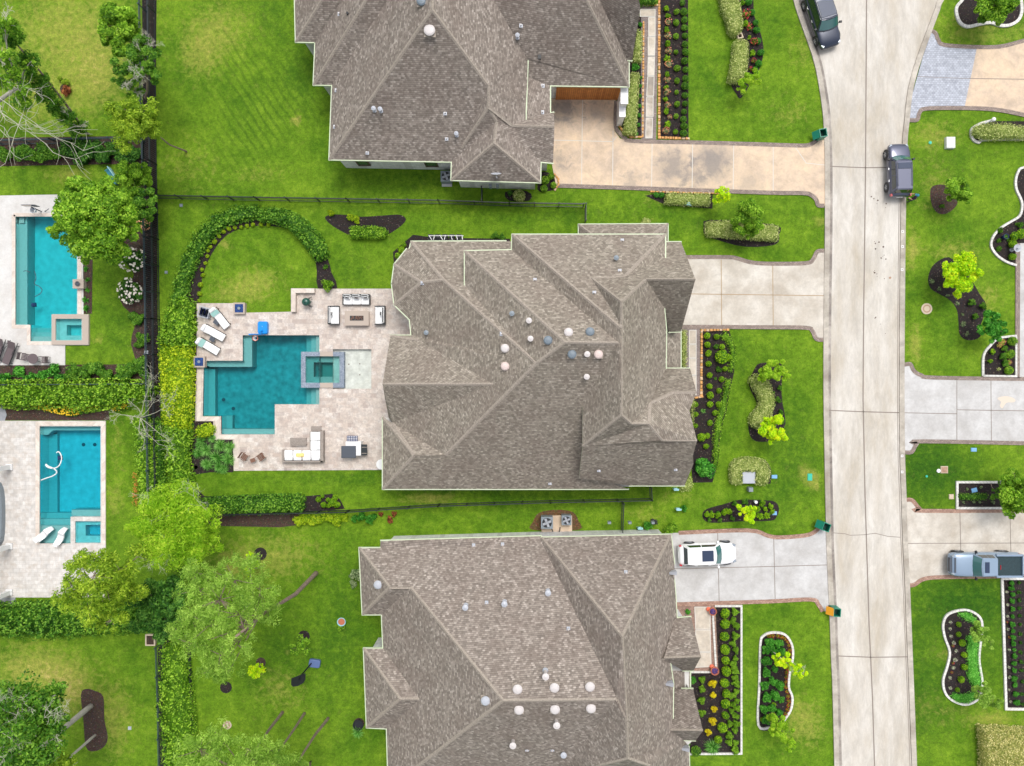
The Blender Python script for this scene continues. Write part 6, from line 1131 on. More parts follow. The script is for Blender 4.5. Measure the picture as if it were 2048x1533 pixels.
def rack():
    r = empty('pool_equipment', P(890, 476), 0, 'row of black and white pool pumps and pipes above the middle house', 'pool equipment'); o_ = r.location.copy()
    for i in range(5):
        p = P(862 + i * 14, 476, .5); mb = MB(); mb.box((p.x, p.y, .35), (.42, .5, .7)); mb.lathe((p.x, p.y, .7), [(.2, 0), (.2, .1), (.08, .16), (.001, .17)], 12); mb.build('pump', M['black'], r, o_)
    for i in range(7):
        p = P(858 + i * 11, 474, .8); mb = MB(); mb.tube([(p.x, p.y + .2, .1), (p.x, p.y + .1, .85), (p.x + rnd.uniform(-.1, .25), p.y - .25, .85)], .035, 6); mb.build('pipe', M['white'], r, o_)
    a = P(858, 472, .88); b = P(927, 472, .88); mb = MB(); mb.tube([a, b], .03, 6); mb.build('pipe', M['white'], r, o_)
rack()
for x, y, lb in ((1351, 979, 'grey meter with two pipes below the lower right corner of the middle house'), (1356, 1019, 'grey gas meter beside a low bush on the side lawn'), (1376, 408, 'grey gas meter below the variegated hedge under the tan driveway'), (1279, 1057, 'grey gas meter against the lower house wall')):
    p = P(x, y, .5); mb = MB(); mb.box((0, 0, .45), (.26, .22, .3)); mb.tube([(-.16, 0, 0), (-.16, 0, .55), (.16, 0, .55), (.16, 0, 0)], .035, 6); mb.box((.22, -.05, .35), (.16, .16, .2)); mb.build('m', M['ltgrey']) if False else tag(mb.build('gas_meter', M['teallight'], None, loc=(p.x, p.y, 0)), lb, 'meter')
p = P(1307, 1042); mb = MB(); mb.box((0, 0, .3), (.5, .34, .06), R(-25)); mb.box((0, 0, .62), (.5, .05, .6), R(-25)); [mb.box((x, y, .15), (.04, .04, .3), R(-25)) for x in (-.2, .2) for y in (-.14, .14)]; tag(mb.build('garden_cart', M['black'], None, loc=(p.x, p.y, 0)), 'black folded garden cart beside a bush above the lower house', 'cart')
# ---------------------------------------------------------------- patio furniture
def T(px, py, z=0): q = P(px, py, z); return (q.x, q.y, .06)
def rbox(mb, c, s, rz=0, m=0, b=.06, rot=None):
    """cushion: box with rounded plan corners and a slightly domed top"""
    hx, hy, hz = s[0] / 2, s[1] / 2, s[2]; M2 = Matrix.Rotation(rz, 3, 'Z') if rot is None else rot; rings = []
    for z, k in ((0, -.02), (hz * .3, 0), (hz * .75, 0), (hz, -.05), (hz * 1.06, -.12)):
        ring = []
        for cx_, cy_, a0 in ((1, 1, 0), (-1, 1, 90), (-1, -1, 180), (1, -1, 270)):
            for t in (0, 45, 90): a = R(a0 + t); bb = min(b, hx * .8, hy * .8); ring.append(Vector(c) + M2 @ Vector((cx_ * (hx + k * .5 - bb) + bb * math.cos(a), cy_ * (hy + k * .5 - bb) + bb * math.sin(a), z)))
        rings.append(ring)
    loft(mb, rings, m)
def lounger(px, py, rz, label, towel=True):
    r = empty('sun_lounger', T(px, py, .4), R(rz), label, 'sun lounger', 'white cushioned sun loungers on the patio'); mb = MB(); w = .66
    for s in (-1, 1): mb.tube([(-.95, s * w / 2, .3), (.95, s * w / 2, .3)], .028, 6); [mb.tube([(x, s * w / 2, .3), (x, s * w / 2, 0)], .025, 6) for x in (-.8, .8)]
    for x in (-.9, -.2, .45, .92): mb.tube([(x, -w / 2, .3), (x, w / 2, .3)], .02, 6)
    mb.build('frame', M['iron'], r); mb = MB(); rbox(mb, (.32, 0, .32), (1.3, .62, .1)); mb.build('seat_cushion', M['cushion'], r)
    mb = MB(); rbox(mb, (-.62, 0, .5), (.72, .62, .1), rot=Matrix.Rotation(R(26), 3, 'Y')); mb.build('back_cushion', M['cushion'], r)
    if towel: mb = MB(); mb.box((-.5, 0, .60), (.36, .66, .02), rot=Matrix.Rotation(R(26), 3, 'Y')); mb.build('towel', M['towel'], r)
    mb = MB(); rbox(mb, (-.84, 0, .72), (.26, .5, .09), rot=Matrix.Rotation(R(26), 3, 'Y')); mb.build('head_pillow', M['cushion'], r)
lounger(440, 637, -52, 'white sun lounger with a seafoam towel nearest the cobalt fire bowl and grass'); lounger(428, 666, -29, 'white sun lounger without a towel, the middle of the three', False); lounger(417, 693, -31, 'white sun lounger with a seafoam towel nearest the teal pool corner')
def side_table(px, py, rz, s, mat, label, h=.4):
    r = empty('side_table', T(px, py, h), R(rz), label, 'side table'); mb = MB(); mb.box((0, 0, h), (s, s * .8, .04)); mb.build('table_top', M[mat], r)
    for x in (-1, 1):
        for y in (-1, 1): mb = MB(); mb.box((x * s * .44, y * s * .34, h / 2), (.03, .03, h)); mb.build('leg', M[mat], r)
side_table(433, 645, -35, .46, 'dgrey', 'small dark side table between the upper and the middle lounger'); side_table(425, 679, -25, .44, 'dgrey', 'small dark side table between the middle and the lower lounger')
r = empty('towel_cart', T(408, 625, .6), R(-14), 'grey wheeled cart full of dark towels at the upper left patio corner', 'cart'); mb = MB(); mb.ribbon([(-.42, -.42), (.42, -.42), (.42, .42), (-.42, .42)], .05, .55, .62, 0, True); [mb.box((x, y, .3), (.05, .05, .6)) for x in (-.42, .42) for y in (-.42, .42)]; mb.box((0, 0, .2), (.8, .8, .03)); mb.build('frame', M['ltgrey'], r)
for k in range(5): mb = MB(); rbox(mb, (-.3 + k * .15, 0, .4), (.13, .66, .14), rnd.uniform(-.15, .15)); mb.build('rolled_towel', M['dgrey' if k % 2 else 'navy'], r)
def sofa(px, py, rz, L, n, label, depth=.85, arms=True):
    r = empty('outdoor_sofa', T(px, py, .45), R(rz), label, 'sofa', 'white sofas round the fire table'); mb = MB(); d = depth; mb.box((0, 0, .2), (L, d, .06))
    for s in (-1, 1): mb.box((s * L / 2, 0, .36), (.05, d, .4)); 
    mb.box((0, d / 2, .42), (L, .05, .5)); mb.build('frame', M['iron'], r)
    for k in range(n): x = -L / 2 + L / n * (k + .5); mb = MB(); rbox(mb, (x, -.06, .24), (L / n * .97, d * .8, .18)); mb.build('seat_cushion', M['cushion'], r); mb = MB(); rbox(mb, (x, d / 2 - .12, .44), (L / n * .9, .2, .34), b=.08); mb.build('back_cushion', M['cushion'], r)
    for k in range(max(1, n - 0)): x = -L / 2 + L / n * (k + .5) + rnd.uniform(-.1, .1); mb = MB(); rbox(mb, (x, d / 2 - .3, .46), (.44, .16, .3), rnd.uniform(-.2, .2), b=.07); mb.build('pillow', M['vent_white'] if k % 2 else M['cushion'], r)
sofa(713, 600, 0, 2.2, 3, 'white three seat sofa above the fire table, back towards the lawn'); sofa(668, 631, 90, 1.5, 1, 'white two seat sofa left of the fire table'); sofa(760, 631, -90, 1.5, 1, 'white two seat sofa right of the fire table')
r = empty('fire_table', T(714, 637, .45), 0, 'rectangular stone fire table between the white sofas', 'fire table'); mb = MB(); mb.box((0, 0, .22), (1.9, 1.15, .44)); mb.box((0, 0, .46), (2.0, 1.22, .06)); mb.build('table', M['coping'], r); mb = MB(); mb.box((0, 0, .495), (1.12, .4, .02)); mb.build('burner_tray', M['iron'], r)
mb = MB(); [mb.box((rnd.uniform(-.5, .5), rnd.uniform(-.15, .15), .515), (.07, .06, .04), rnd.uniform(0, 3)) for _ in range(40)]; mb.build('lava_rock', M['brownwood'], r)
r = empty('kamado_grill', T(611, 604, .9), 0, 'round green kamado grill in the walled corner of the patio', 'grill'); mb = MB(); mb.lathe((0, 0, .25), [(.15, 0), (.3, .15), (.34, .35), (.34, .42)], 18); mb.build('bowl', M['greencer'] if 'greencer' in M else M['bin'], r, smooth=True)
M['greencer'] = plain('green_ceramic', (24, 78, 66), .3, coat=.6); mb = MB(); mb.lathe((0, 0, .68), [(.34, 0), (.33, .1), (.25, .24), (.1, .31), (.08, .31), (.08, .38), (.001, .38)], 18); mb.build('dome_lid', M['greencer'], r, smooth=True)
mb = MB(); mb.tube([(.3, -.3, 0), (.26, -.26, .7)], .03, 6); mb.tube([(.3, .3, 0), (.26, .26, .7)], .03, 6); mb.tube([(-.3, 0, 0), (-.28, 0, .7)], .03, 6); mb.tube([(.36, -.1, .72), (.46, 0, .74), (.36, .1, .72)], .025, 6); mb.tube([(.2, .3, .7), (.48, .42, .7)], .03, 6); mb.tube([(.2, -.3, .7), (.45, -.45, .7)], .03, 6); mb.build('stand', M['iron'], r)
# pool basketball hoops
r = empty('pool_basketball_hoop', T(526, 656, .3), 0, 'blue poolside basketball hoop at the top edge of the teal pool', 'basketball hoop'); mb = MB(); rbox(mb, (0, 0, 0), (.8, 1.05, .4), b=.14); mb.build('base', M['blueplastic'], r); mb = MB(); mb.tube([(0, -.2, .35), (0, -.42, 1.0)], .06, 8); mb.box((-.35, -.62, 1.0), (1.1, .05, .06)); mb.build('arm', M['blueplastic'], r)
mb = MB(); mb.box((-.2, -.6, 1.2), (1.0, .05, .62)); mb.build('backboard', M['blueplastic'], r); mb = MB(); mb.ribbon([(-.35 + .22 * math.cos(t * .35), -.9 + .22 * math.sin(t * .35)) for t in range(18)], .035, 1.0, 1.03, 0, True); mb.build('rim', M['orange'], r)
mb = MB(); mb.lathe((-.35, -.9, .7), [(.1, 0), (.14, .15), (.215, .3)], 14); mb.build('net', M['white'], r); mb = MB(); mb.lathe((0, .1, .38), [(.08, 0), (.08, .03), (.001, .05)], 10); mb.build('water_cap', M['white'], r)
r = empty('basketball_hoop', P(627, 1325), R(-8), 'portable basketball hoop with a slate blue base and dark backboard on the lower left lawn', 'basketball hoop'); mb = MB(); rbox(mb, (.15, 0, .02), (.95, .68, .26), b=.14); mb.build('base', M['slate'] if 'slate' in M else M['dgrey'], r); r.children[0].data.materials[0] = plain('slate_blue_base', (86, 106, 150), .5)
mb = MB(); mb.tube([(-.1, 0, .2), (-.22, -.1, 2.4)], .06, 8); mb.tube([(-.22, -.1, 2.0), (-.35, -.32, 2.7)], .05, 6); mb.build('pole', M['black'], r)
mb = MB(); R_ = Matrix.Rotation(R(28), 3, 'Z') @ Matrix.Rotation(R(38), 3, 'X'); fan = [(0.0, -.1)] + [(.62 * math.cos(R(t)), .62 * math.sin(R(t)) * .9 + .1) for t in range(0, 181, 20)]; vs = [Vector((-.38, -.42, 2.6)) + R_ @ Vector((x, .0, y)) for x, y in [(-.6, -.35), (.6, -.35), (.6, .2), (.45, .42), (0, .52), (-.45, .42), (-.6, .2)]]; vs2 = [v + Vector((.01, -.04, -.02)) for v in vs]; k = len(vs); mb.add(vs + vs2, [list(range(k)), list(range(2 * k - 1, k - 1, -1))] + [(i, k + i, k + (i + 1) % k, (i + 1) % k) for i in range(k)]); mb.build('backboard', M['navy2'] if 'navy2' in M else M['black'], r)
mb = MB(); mb.ribbon([(-.5 + .22 * math.cos(t * .35), -.75 + .22 * math.sin(t * .35)) for t in range(18)], .03, 2.45, 2.48, 0, True); mb.build('rim', M['dgrey'], r)
r = empty('basketball_hoop', P(84, 424), 0, 'poolside basketball hoop above the top edge of the turquoise pool', 'basketball hoop'); mb = MB(); mb.tube([(0, 0, .06), (-.05, .1, 1.2)], .05, 8); mb.tube([(.3, 0, .1), (.9, .12, .5)], .03, 6); mb.build('pole', M['dgrey'], r); mb = MB(); mb.box((-.1, .2, 1.25), (1.15, .05, .6)); mb.build('backboard', M['carglass'], r); mb = MB(); mb.ribbon([(.0 + .22 * math.cos(t * .35), -.12 + .22 * math.sin(t * .35)) for t in range(18)], .03, 1.1, 1.13, 0, True); mb.build('rim', M['ltgrey'], r); mb = MB(); mb.lathe((0, -.12, .8), [(.12, 0), (.215, .3)], 14); mb.build('net', M['ltgrey'], r)
# L sofa, tables, grill
r = empty('corner_sofa', T(606, 893, .45), 0, 'large white L shaped sofa at the lower end of the patio', 'sofa'); o_ = r.location.copy()
def ls(px0, py0, px1, py1, z, mat, name, hh, cush=False):
    a = P(px0, py0, z + hh); b = P(px1, py1, z + hh); mb = MB(); c = ((a.x + b.x) / 2 - o_.x, (a.y + b.y) / 2 - o_.y, z); s = (abs(b.x - a.x), abs(b.y - a.y), hh)
    (rbox(mb, c, s) if cush else mb.box((c[0], c[1], c[2] + hh / 2), s)); return mb.build(name, M[mat], r)
ls(570, 901, 646, 924, .0, 'wicker', 'frame', .22); ls(620, 864, 647, 901, .0, 'wicker', 'frame', .22); ls(641, 862, 647, 925, .2, 'wicker', 'backrest', .42); ls(566, 922, 646, 925, .2, 'wicker', 'backrest', .42); ls(564, 900, 568, 925, .2, 'wicker', 'armrest', .3)
for i in range(4): ls(568 + i * 18 + .5, 901, 568 + (i + 1) * 18 - .5, 917, .22, 'cushion', 'seat_cushion', .17, True); ls(568 + i * 18 + 1, 916, 568 + (i + 1) * 18 - 1, 921.5, .36, 'cushion', 'back_cushion', .28, True)
for i in range(2): ls(621, 864 + i * 18.5, 636, 882 + i * 18.5, .22, 'cushion', 'seat_cushion', .17, True)
for i in range(3): ls(635, 864 + i * 18.5, 640.5, 882 + i * 18.5, .36, 'cushion', 'back_cushion', .28, True)
yc = ls(592, 907, 608, 914, .42, 'cushion', 'pillow', .12, True); yc.data.materials[0] = plain('yellow_patterned_cushion', (232, 206, 130), .85, noise=.2, nscale=12)
def table(px0, py0, px1, py1, h, mat, label, name='coffee_table', cat='table', slats=6):
    a = P(px0, py0, h); b = P(px1, py1, h); w = abs(b.x - a.x); d = abs(a.y - b.y); r = empty(name, ((a.x + b.x) / 2, (a.y + b.y) / 2, .06), 0, label, cat); mb = MB()
    for k in range(slats): mb.box((0, -d / 2 + d / slats * (k + .5), h - .08), (w, d / slats * .86, .04))
    mb.build('table_top', M[mat], r)
    for x in (-1, 1):
        for y in (-1, 1): mb = MB(); mb.box((x * (w / 2 - .05), y * (d / 2 - .05), (h - .1) / 2), (.06, .06, h - .1)); mb.build('leg', M[mat], r)
table(580, 876, 612, 892, .42, 'wicker', 'grey slatted coffee table in the bend of the white L shaped sofa'); table(622, 853, 641, 863, .5, 'wicker', 'small grey slatted table at the upper end of the white L shaped sofa', 'side_table')
r = empty('grill_station', T(704, 900, .9), 0, 'grill with dark square cover and checked grate at the lower end of the patio', 'grill')
mb = MB(); mb.box((.1, .1, .42), (1.25, 1.15, .84)); mb.build('cabinet', M['white'], r); mb = MB(); rbox(mb, (-.27, -.18, .78), (1.2, 1.0, .14), b=.04); mb.build('cover', M['slate_cover'] if 'slate_cover' in M else M['dgrey'], r); mb = MB(); mb.box((.98, -.02, .74), (.5, .9, .05)); [mb.box((.98, y, .775), (.42, .05, .02), m=1) for y in (-.3, .2)]; mb.build('side_shelf', [M['iron'], M['wicker']], r)
mb = MB(); mb.box((.0, .92, .72), (.86, .46, .04)); mb.build('grate_tray', M['cushion'], r); mb = MB()
for k in range(7): mb.box((-.42 + k * .14, .92, .75), (.05, .46, .02))
for k in range(4): mb.box((0, .73 + k * .13, .753), (.86, .05, .02))
mb.build('grate', M['navy'], r)
def chair(px, py, rz, label, mat='brownwood', group='small brown folding chairs at the patio corner', s=1.0):
    r = empty('garden_chair', T(px, py, .4), R(rz), label, 'chair', group); mb = MB(); w = .5 * s
    for k in range(5): mb.box((0, -w / 2 + w / 5 * (k + .5), .38), (w, w / 5 * .75, .03))
    mb.build('seat', M[mat], r); mb = MB()
    for k in range(4): mb.box((-w / 2 - .06, 0, .5 + k * .1), (.025, w, .06))
    for y in (-1, 1): mb.box((-w / 2 - .06, y * w / 2, .6), (.04, .04, .5))
    mb.build('backrest', M[mat], r)
    for x in (-1, 1):
        for y in (-1, 1): mb = MB(); mb.box((x * w * .45, y * w * .45, .19), (.035, .035, .38)); mb.build('leg', M[mat], r)
    for y in (-1, 1): mb = MB(); mb.box((0, y * w / 2, .56), (w, .045, .025)); mb.build('armrest', M[mat], r)
chair(489, 914, -35, 'brown slatted chair at the left end of the lower patio'); chair(522, 915, 215, 'brown slatted chair right of the small brown table'); side_table(506, 921, 20, .4, 'brownwood', 'small brown table between the two brown slatted chairs', .38)
mb = MB(); mb.cyl((0, 0, 0), .05, .7, 8, 1); mb.cyl((0, 0, .7), .42, .03, 24); tag(mb.build('round_table', [M['white'], M['iron']], None, loc=T(763, 929, .7)), 'white round table half under the eave at the lower patio corner', 'table')
def dark_lounger(px, py, rz, label):
    r = empty('sun_lounger', T(px, py, .4), R(rz), label, 'sun lounger', 'dark loungers by the turquoise pool'); mb = MB(); mb.box((.3, 0, .34), (1.35, .62, .05)); mb.box((-.66, 0, .5), (.7, .62, .05), rot=Matrix.Rotation(R(28), 3, 'Y')); mb.build('sling', M['brownsling'] if 'brownsling' in M else M['dgrey'], r); mb = MB()
    for s in (-1, 1): mb.tube([(-1.0, s * .34, .32), (1.0, s * .34, .32)], .03, 6); [mb.tube([(x, s * .34, .32), (x, s * .34, 0)], .03, 6) for x in (-.7, .8)]; mb.tube([(-.5, s * .36, .32), (-.3, s * .38, .55), (.05, s * .38, .55)], .025, 6)
    mb.build('frame', M['iron'], r)
M['brownsling'] = plain('taupe_sling', (98, 86, 88), .8); dark_lounger(19, 706, -112, 'taupe sling lounger right of the other at the lower left of the turquoise pool'); dark_lounger(-4, 700, -108, 'taupe sling lounger cut off by the left edge near the turquoise pool')
r = empty('round_table', T(67, 718, .6), 0, 'round taupe table between two taupe chairs below the turquoise pool', 'table'); mb = MB(); mb.cyl((0, 0, .6), .42, .04, 22); mb.build('table_top', M['brownsling'], r)
for k in range(4): mb = MB(); a = k * math.pi / 2 + .7; mb.tube([(.1 * math.cos(a), .1 * math.sin(a), .6), (.33 * math.cos(a), .33 * math.sin(a), 0)], .025, 6); mb.build('leg', M['iron'], r)
chair(50, 714, -12, 'taupe chair left of the round taupe table', 'brownsling', 'taupe chairs by the turquoise pool', 1.1); chair(90, 720, 180, 'taupe chair right of the round taupe table', 'brownsling', 'taupe chairs by the turquoise pool', 1.0)
r = empty('garden_bench', P(231, 356), R(-55), 'teal garden bench on the lawn above the turquoise pool', 'bench'); mb = MB(); mb.box((0, 0, .42), (1.35, .45, .04)); mb.build('seat', M['tealpaint'], r); mb = MB(); mb.box((0, .25, .68), (1.35, .05, .44)); mb.build('backrest', M['teallight'], r)
for x in (-1, 1):
    for y in (-1, 1): mb = MB(); mb.box((x * .6, y * .18, .2), (.06, .06, .4)); mb.build('leg', M['tealpaint'], r)
    mb = MB(); mb.box((x * .64, 0, .6), (.06, .45, .04)); mb.build('armrest', M['tealpaint'], r)
r = empty('planter_frame', P(303, 1279, .2), 0, 'small square bed frame of pale timber beside the lower left fence', 'planter'); mb = MB(); mb.ribbon([(-.36, -.42), (.36, -.42), (.36, .42), (-.36, .42)], .1, 0, .22, 0, True); mb.build('frame', M['tanbox'], r); mb = MB(); mb.box((0, 0, .1), (.66, .78, .1)); mb.box((0, 0, .17), (.03, .7, .02), m=0); mb.build('soil', M['mulch_brown'], r)
# pool floats, cleaners and hoses
def pool_chair(px, py, rz, label):
    r = empty('pool_lounger', P(px, py, .2), R(rz), label, 'pool lounger', 'white in-water loungers'); rings = []
    for x, z, w_ in ((-.9, .42, .24), (-.6, .25, .34), (-.2, .08, .36), (.2, .12, .36), (.5, .3, .34), (.8, .12, .3), (1.0, -.1, .24)): rings.append([(x, -w_, z), (x, w_, z), (x + .02, w_, z - .12), (x + .02, -w_, z - .12)])
    mb = MB(); loft(mb, [[(x * .8, y * .75, z) for x, y, z in rg] for rg in rings]); mb.build('shell', M['white'], r); mb = MB(); rbox(mb, (-.58, 0, .34), (.22, .4, .08)); mb.build('head_pillow', M['cushion'], r)
pool_chair(88, 1070, 42, 'white in-water lounger lying across the lower left corner of the bright blue pool'); pool_chair(122, 1075, 68, 'white curved in-water lounger on the step of the bright blue pool, beside its twin')
def hose(pts, mat, r, label, z):
    mb = MB(); mb.tube([P(x, y, z) for x, y in smooth_path(pts, 6)], r, 6); c = P(*pts[0]); tag(mb.build('cleaner_hose', M[mat], None, (c.x, c.y, 0), top=True), label, 'hose')
hose([(113, 906), (117, 904), (122, 910), (123, 920), (118, 932), (108, 937), (98, 936), (92, 932), (92, 929), (97, 933), (108, 938), (113, 943), (112, 948), (104, 953), (92, 957), (82, 961)], 'white', .05, 'white cleaner hose floating in the bright blue pool', -.05); hose([(47, 543), (52, 542), (60, 545)], 'dgrey', .03, 'short dark hose at the bench of the turquoise pool', -.07)
hose([(69, 543), (72, 556), (69, 568), (78, 573), (84, 580), (80, 588), (69, 594)], 'dgrey', .03, 'dark cleaner hose curling on the water of the turquoise pool', -.07)
for x, y, m_, lb in ((60, 609, 'navy', 'navy pool cleaner on the floor of the turquoise pool'), (117, 917, 'navy', 'dark cleaner head under the white hose of the bright blue pool')):
    p = P(x, y); mb = MB(); mb.box((0, 0, .15), (.36, .36, .2), .1, taper=.8); mb.cyl((0, 0, .25), .08, .06, 10); tag(mb.build('pool_cleaner', M[m_], None, loc=(p.x, p.y, -.35 if x > 100 else -.6)), lb, 'pool cleaner')
# flower pots
def pot(px, py, r_, mat, fl, label, ext=None):
    p = P(px, py, .5); r = empty('flower_pot', (p.x, p.y, 0), 0, label, 'pot'); mb = MB(); mb.lathe((0, 0, 0), [(r_ * .6, 0), (r_ * .95, .3), (r_, .5), (r_ * .86, .5), (r_ * .8, .42), (.001, .4)], 18); mb.build('pot', M[mat], r)
    fb = FB(); C, D = clump_pts((0, 0, .44), r_ * .8, 160, .35, .3); fb.add(*leaf_quads(C, D + np.array([0, 0, 1]), .09, .9, .5)); obj('flowers', fb.mesh('flowers', [FM[fl] if fl in FM else LM[fl]]), r); return r
pot(1426, 1224, .33, 'terracotta', 'purple', 'copper pot of purple flowers at the upper end of the lower walkway'); pot(1430, 1343, .35, 'terracotta', 'purple', 'copper pot of purple flowers at the lower end of the lower walkway'); pot(2013, 473, .22, 'navy', 'dark', 'blue glazed pot in the waving bed at the right edge')
p = P(2023, 500); mb = MB(); mb.lathe((0, 0, 0), [(.2, 0), (.08, .1), (.07, .6), (.3, .72), (.32, .76), (.26, .75), (.15, .7), (.001, .69)], 20); mb.lathe((0, 0, .69), [(.05, 0), (.05, .2), (.12, .24), (.001, .3)], 12); tag(mb.build('bird_bath', M['ltgrey'], None, loc=(p.x, p.y, 0)), 'grey stone bird bath at the corner of the waving bed', 'bird bath')
for x, y, lb in ((1417, 1219, 'orange pumpkin beside the copper pot at the upper end of the lower walkway'), (1424, 1334, 'orange pumpkin above the copper pot at the lower end of the lower walkway')):
    p = P(x, y, .2); mb = MB(); n_ = 24; rings = []
    for zz, rr in ((0, .1), (.06, .17), (.14, .19), (.22, .15), (.25, .06)): rings.append([(rr * (1 + .08 * math.cos(6 * 2 * math.pi * i / n_)) * math.cos(2 * math.pi * i / n_), rr * (1 + .08 * math.cos(12 * math.pi * i / n_)) * math.sin(2 * math.pi * i / n_), zz) for i in range(n_)])
    loft(mb, rings); mb.cyl((0, 0, .24), .02, .08, 6); tag(mb.build('pumpkin', M['binlid'] if False else M['orange'], None, loc=(p.x, p.y, .05)), lb, 'pumpkin')
p = P(683, 1244, .3); r = empty('flower_pot', (p.x, p.y, 0), 0, 'pale blue rimmed round tub on the grass left of the lower house', 'pot'); mb = MB(); mb.lathe((0, 0, 0), [(.22, 0), (.34, .32), (.36, .36), (.3, .36), (.28, .28), (.001, .27)], 20); mb.build('tub', M['teallight'], r); mb = MB(); mb.cyl((0, 0, .26), .28, .03, 16); mb.build('soil', M['terracotta'], r)
mb = MB(); mb.ribbon([(p_.x, p_.y) for p_ in W([(1473, 72), (1481, 70), (1484, 78), (1475, 80)])], .09, 0, .3, 0, True); c = P(1478, 75); tag(mb.build('valve_box_frame', M['tanbox'], None, (c.x, c.y, 0), top=True), 'small pale square frame in the gap between the two variegated hedges, top lawn', 'frame')
# ---------------------------------------------------------------- planting: front beds of the top house
G1 = 'clipped round shrubs in the bed right of the top walkway'
row([(1353,24),(1352,46),(1352,73),(1352,105),(1354,137),(1354,162),(1353,185),(1354,209),(1352,233),(1351,264)], 5.8, 'small bright ball in the middle row of the top walkway bed, {} from top', 'middle row of the top walkway bed', 'bright')
row([(1365,6),(1368,24),(1369,40),(1369,56),(1370,72),(1370,89),(1371,105),(1369,123),(1371,140),(1371,158),(1370,173),(1370,191),(1370,208),(1368,224),(1367,239),(1368,253),(1367,267)], 6.8, 'green ball in the lawn side row of the top walkway bed, {} from top', 'lawn side row of the top walkway bed', 'mid')
row([(1332,17,8.5),(1335,33,7),(1334,61,7.5),(1335,87,8.5),(1335,118,7.5),(1335,150,7),(1332,176,6.5),(1332,199,7),(1333,224,8),(1334,249,8)], 8, 'yellow green shrub in the stone side row, top walkway bed, {} from the top', 'stone side row of the top walkway bed', 'box', 'bush')
row([(1337,44,8),(1336,72,7),(1337,102,8),(1338,128,8),(1334,160,7),(1334,185,7),(1335,211,7),(1339,234,5),(1332,262,8)], 7.5, 'loose grey plant between the stone side shrubs, top walkway bed, {} from top', 'loose flowering plants of the top walkway bed', 'grey', 'loose', 'plant', 'plant', 'pink')
hedge([(1263,145),(1279,146),(1272,268),(1248,265),(1254,205)], .8, 'var', 'long variegated hedge left of the top walkway, below the round bush', leaf=.12, dens=150, bumpy=.06)
hedge([(1275,59),(1285,60),(1283,122),(1267,122)], .7, 'var', 'short variegated hedge left of the top walkway, above the round bush', leaf=.12, dens=150, bumpy=.06)
hedge([(1272,-20),(1316,-20),(1313,5),(1274,5)], .7, 'mid', 'green hedge at the top edge left of the top walkway bed', leaf=.12, dens=140, bumpy=.06)
shrub(1270,134,10,'green','bush','dark green bush between the two variegated strips left of the top walkway'); shrub(1281,50,6,'green','bush','small green bush at the top end of the variegated strip by the walkway')
row([(1281,156),(1281,172),(1280,192),(1279,212),(1278,232),(1277,250),(1273,269)], 5, 'small green tuft between the variegated hedge and the orange stones, {} from the top', 'green tufts beside the top walkway hedge', 'green', 'bush', 'plant', 'plant')
hedge([(1441,-30),(1470,-30),(1480,5),(1486,40),(1485,58),(1470,68),(1462,62),(1456,36),(1446,12)], .9, 'var', 'upper curved variegated hedge on the top front lawn', leaf=.13, dens=150, bumpy=.08)
hedge([(1471,80),(1485,79),(1497,81),(1497,112),(1494,140),(1483,160),(1460,161),(1463,140),(1468,110)], .9, 'var', 'lower curved variegated hedge on the top front lawn', leaf=.13, dens=150, bumpy=.08)
row([(1493,28,10),(1499,54,8),(1508,84,8),(1507,122,6),(1502,138,5)], 7, 'red flowering bush beside the curved hedges of the top lawn, {} from the top', 'red flowering bushes of the top lawn bed', 'mid', 'loose', 'flowering_bush', 'bush', 'red')
row([(1484,6,8),(1490,47,9),(1498,75,6),(1504,106,7)], 7, 'yellow green bush between the red flowers of the top lawn bed, {} from the top', 'yellow green bushes of the top lawn bed', 'box', 'bush')
row([(1497,4,7),(1504,26,6),(1511,46,6),(1513,61,7),(1516,83,7),(1521,106,7),(1517,128,7),(1510,140,6)], 6.5, 'small dark shrub on the lawn side of the red flower bed, {} from the top', 'lawn side shrubs of the red flower bed', 'green', 'ball')
hedge([(1335,386),(1421,388),(1420,410),(1331,406)], .7, 'var', 'clipped variegated hedge just below the tan driveway', leaf=.13, dens=140, bumpy=.08)
row([(1312,390,6),(1323,391,6)], 6, 'small green shrub left of the hedge below the tan driveway, {} from the left', 'small shrubs left of the driveway hedge', 'green', 'ball', axis='left')
row([(1090,361,9),(1102,354,7),(1107,371,7),(1088,377,7)], 7, 'round shrub between tan driveway and top house, {} from the top', 'corner shrubs by the tan driveway', 'bright')
shrub(1038,392,13,'var','ball','round variegated shrub against the meter wall of the top house'); shrub(1020,386,7,'dark','bush','small dark bush left of the round variegated shrub by the meter wall')
hedge([(1414,444),(1458,441),(1558,452),(1557,473),(1556,480),(1415,470)], .8, 'var', 'long variegated hedge with the small tree growing in its middle', leaf=.13, dens=150, bumpy=.08)
shrub(1291,447,12,'var','bush','pale rounded bush just above the eave of the middle house')
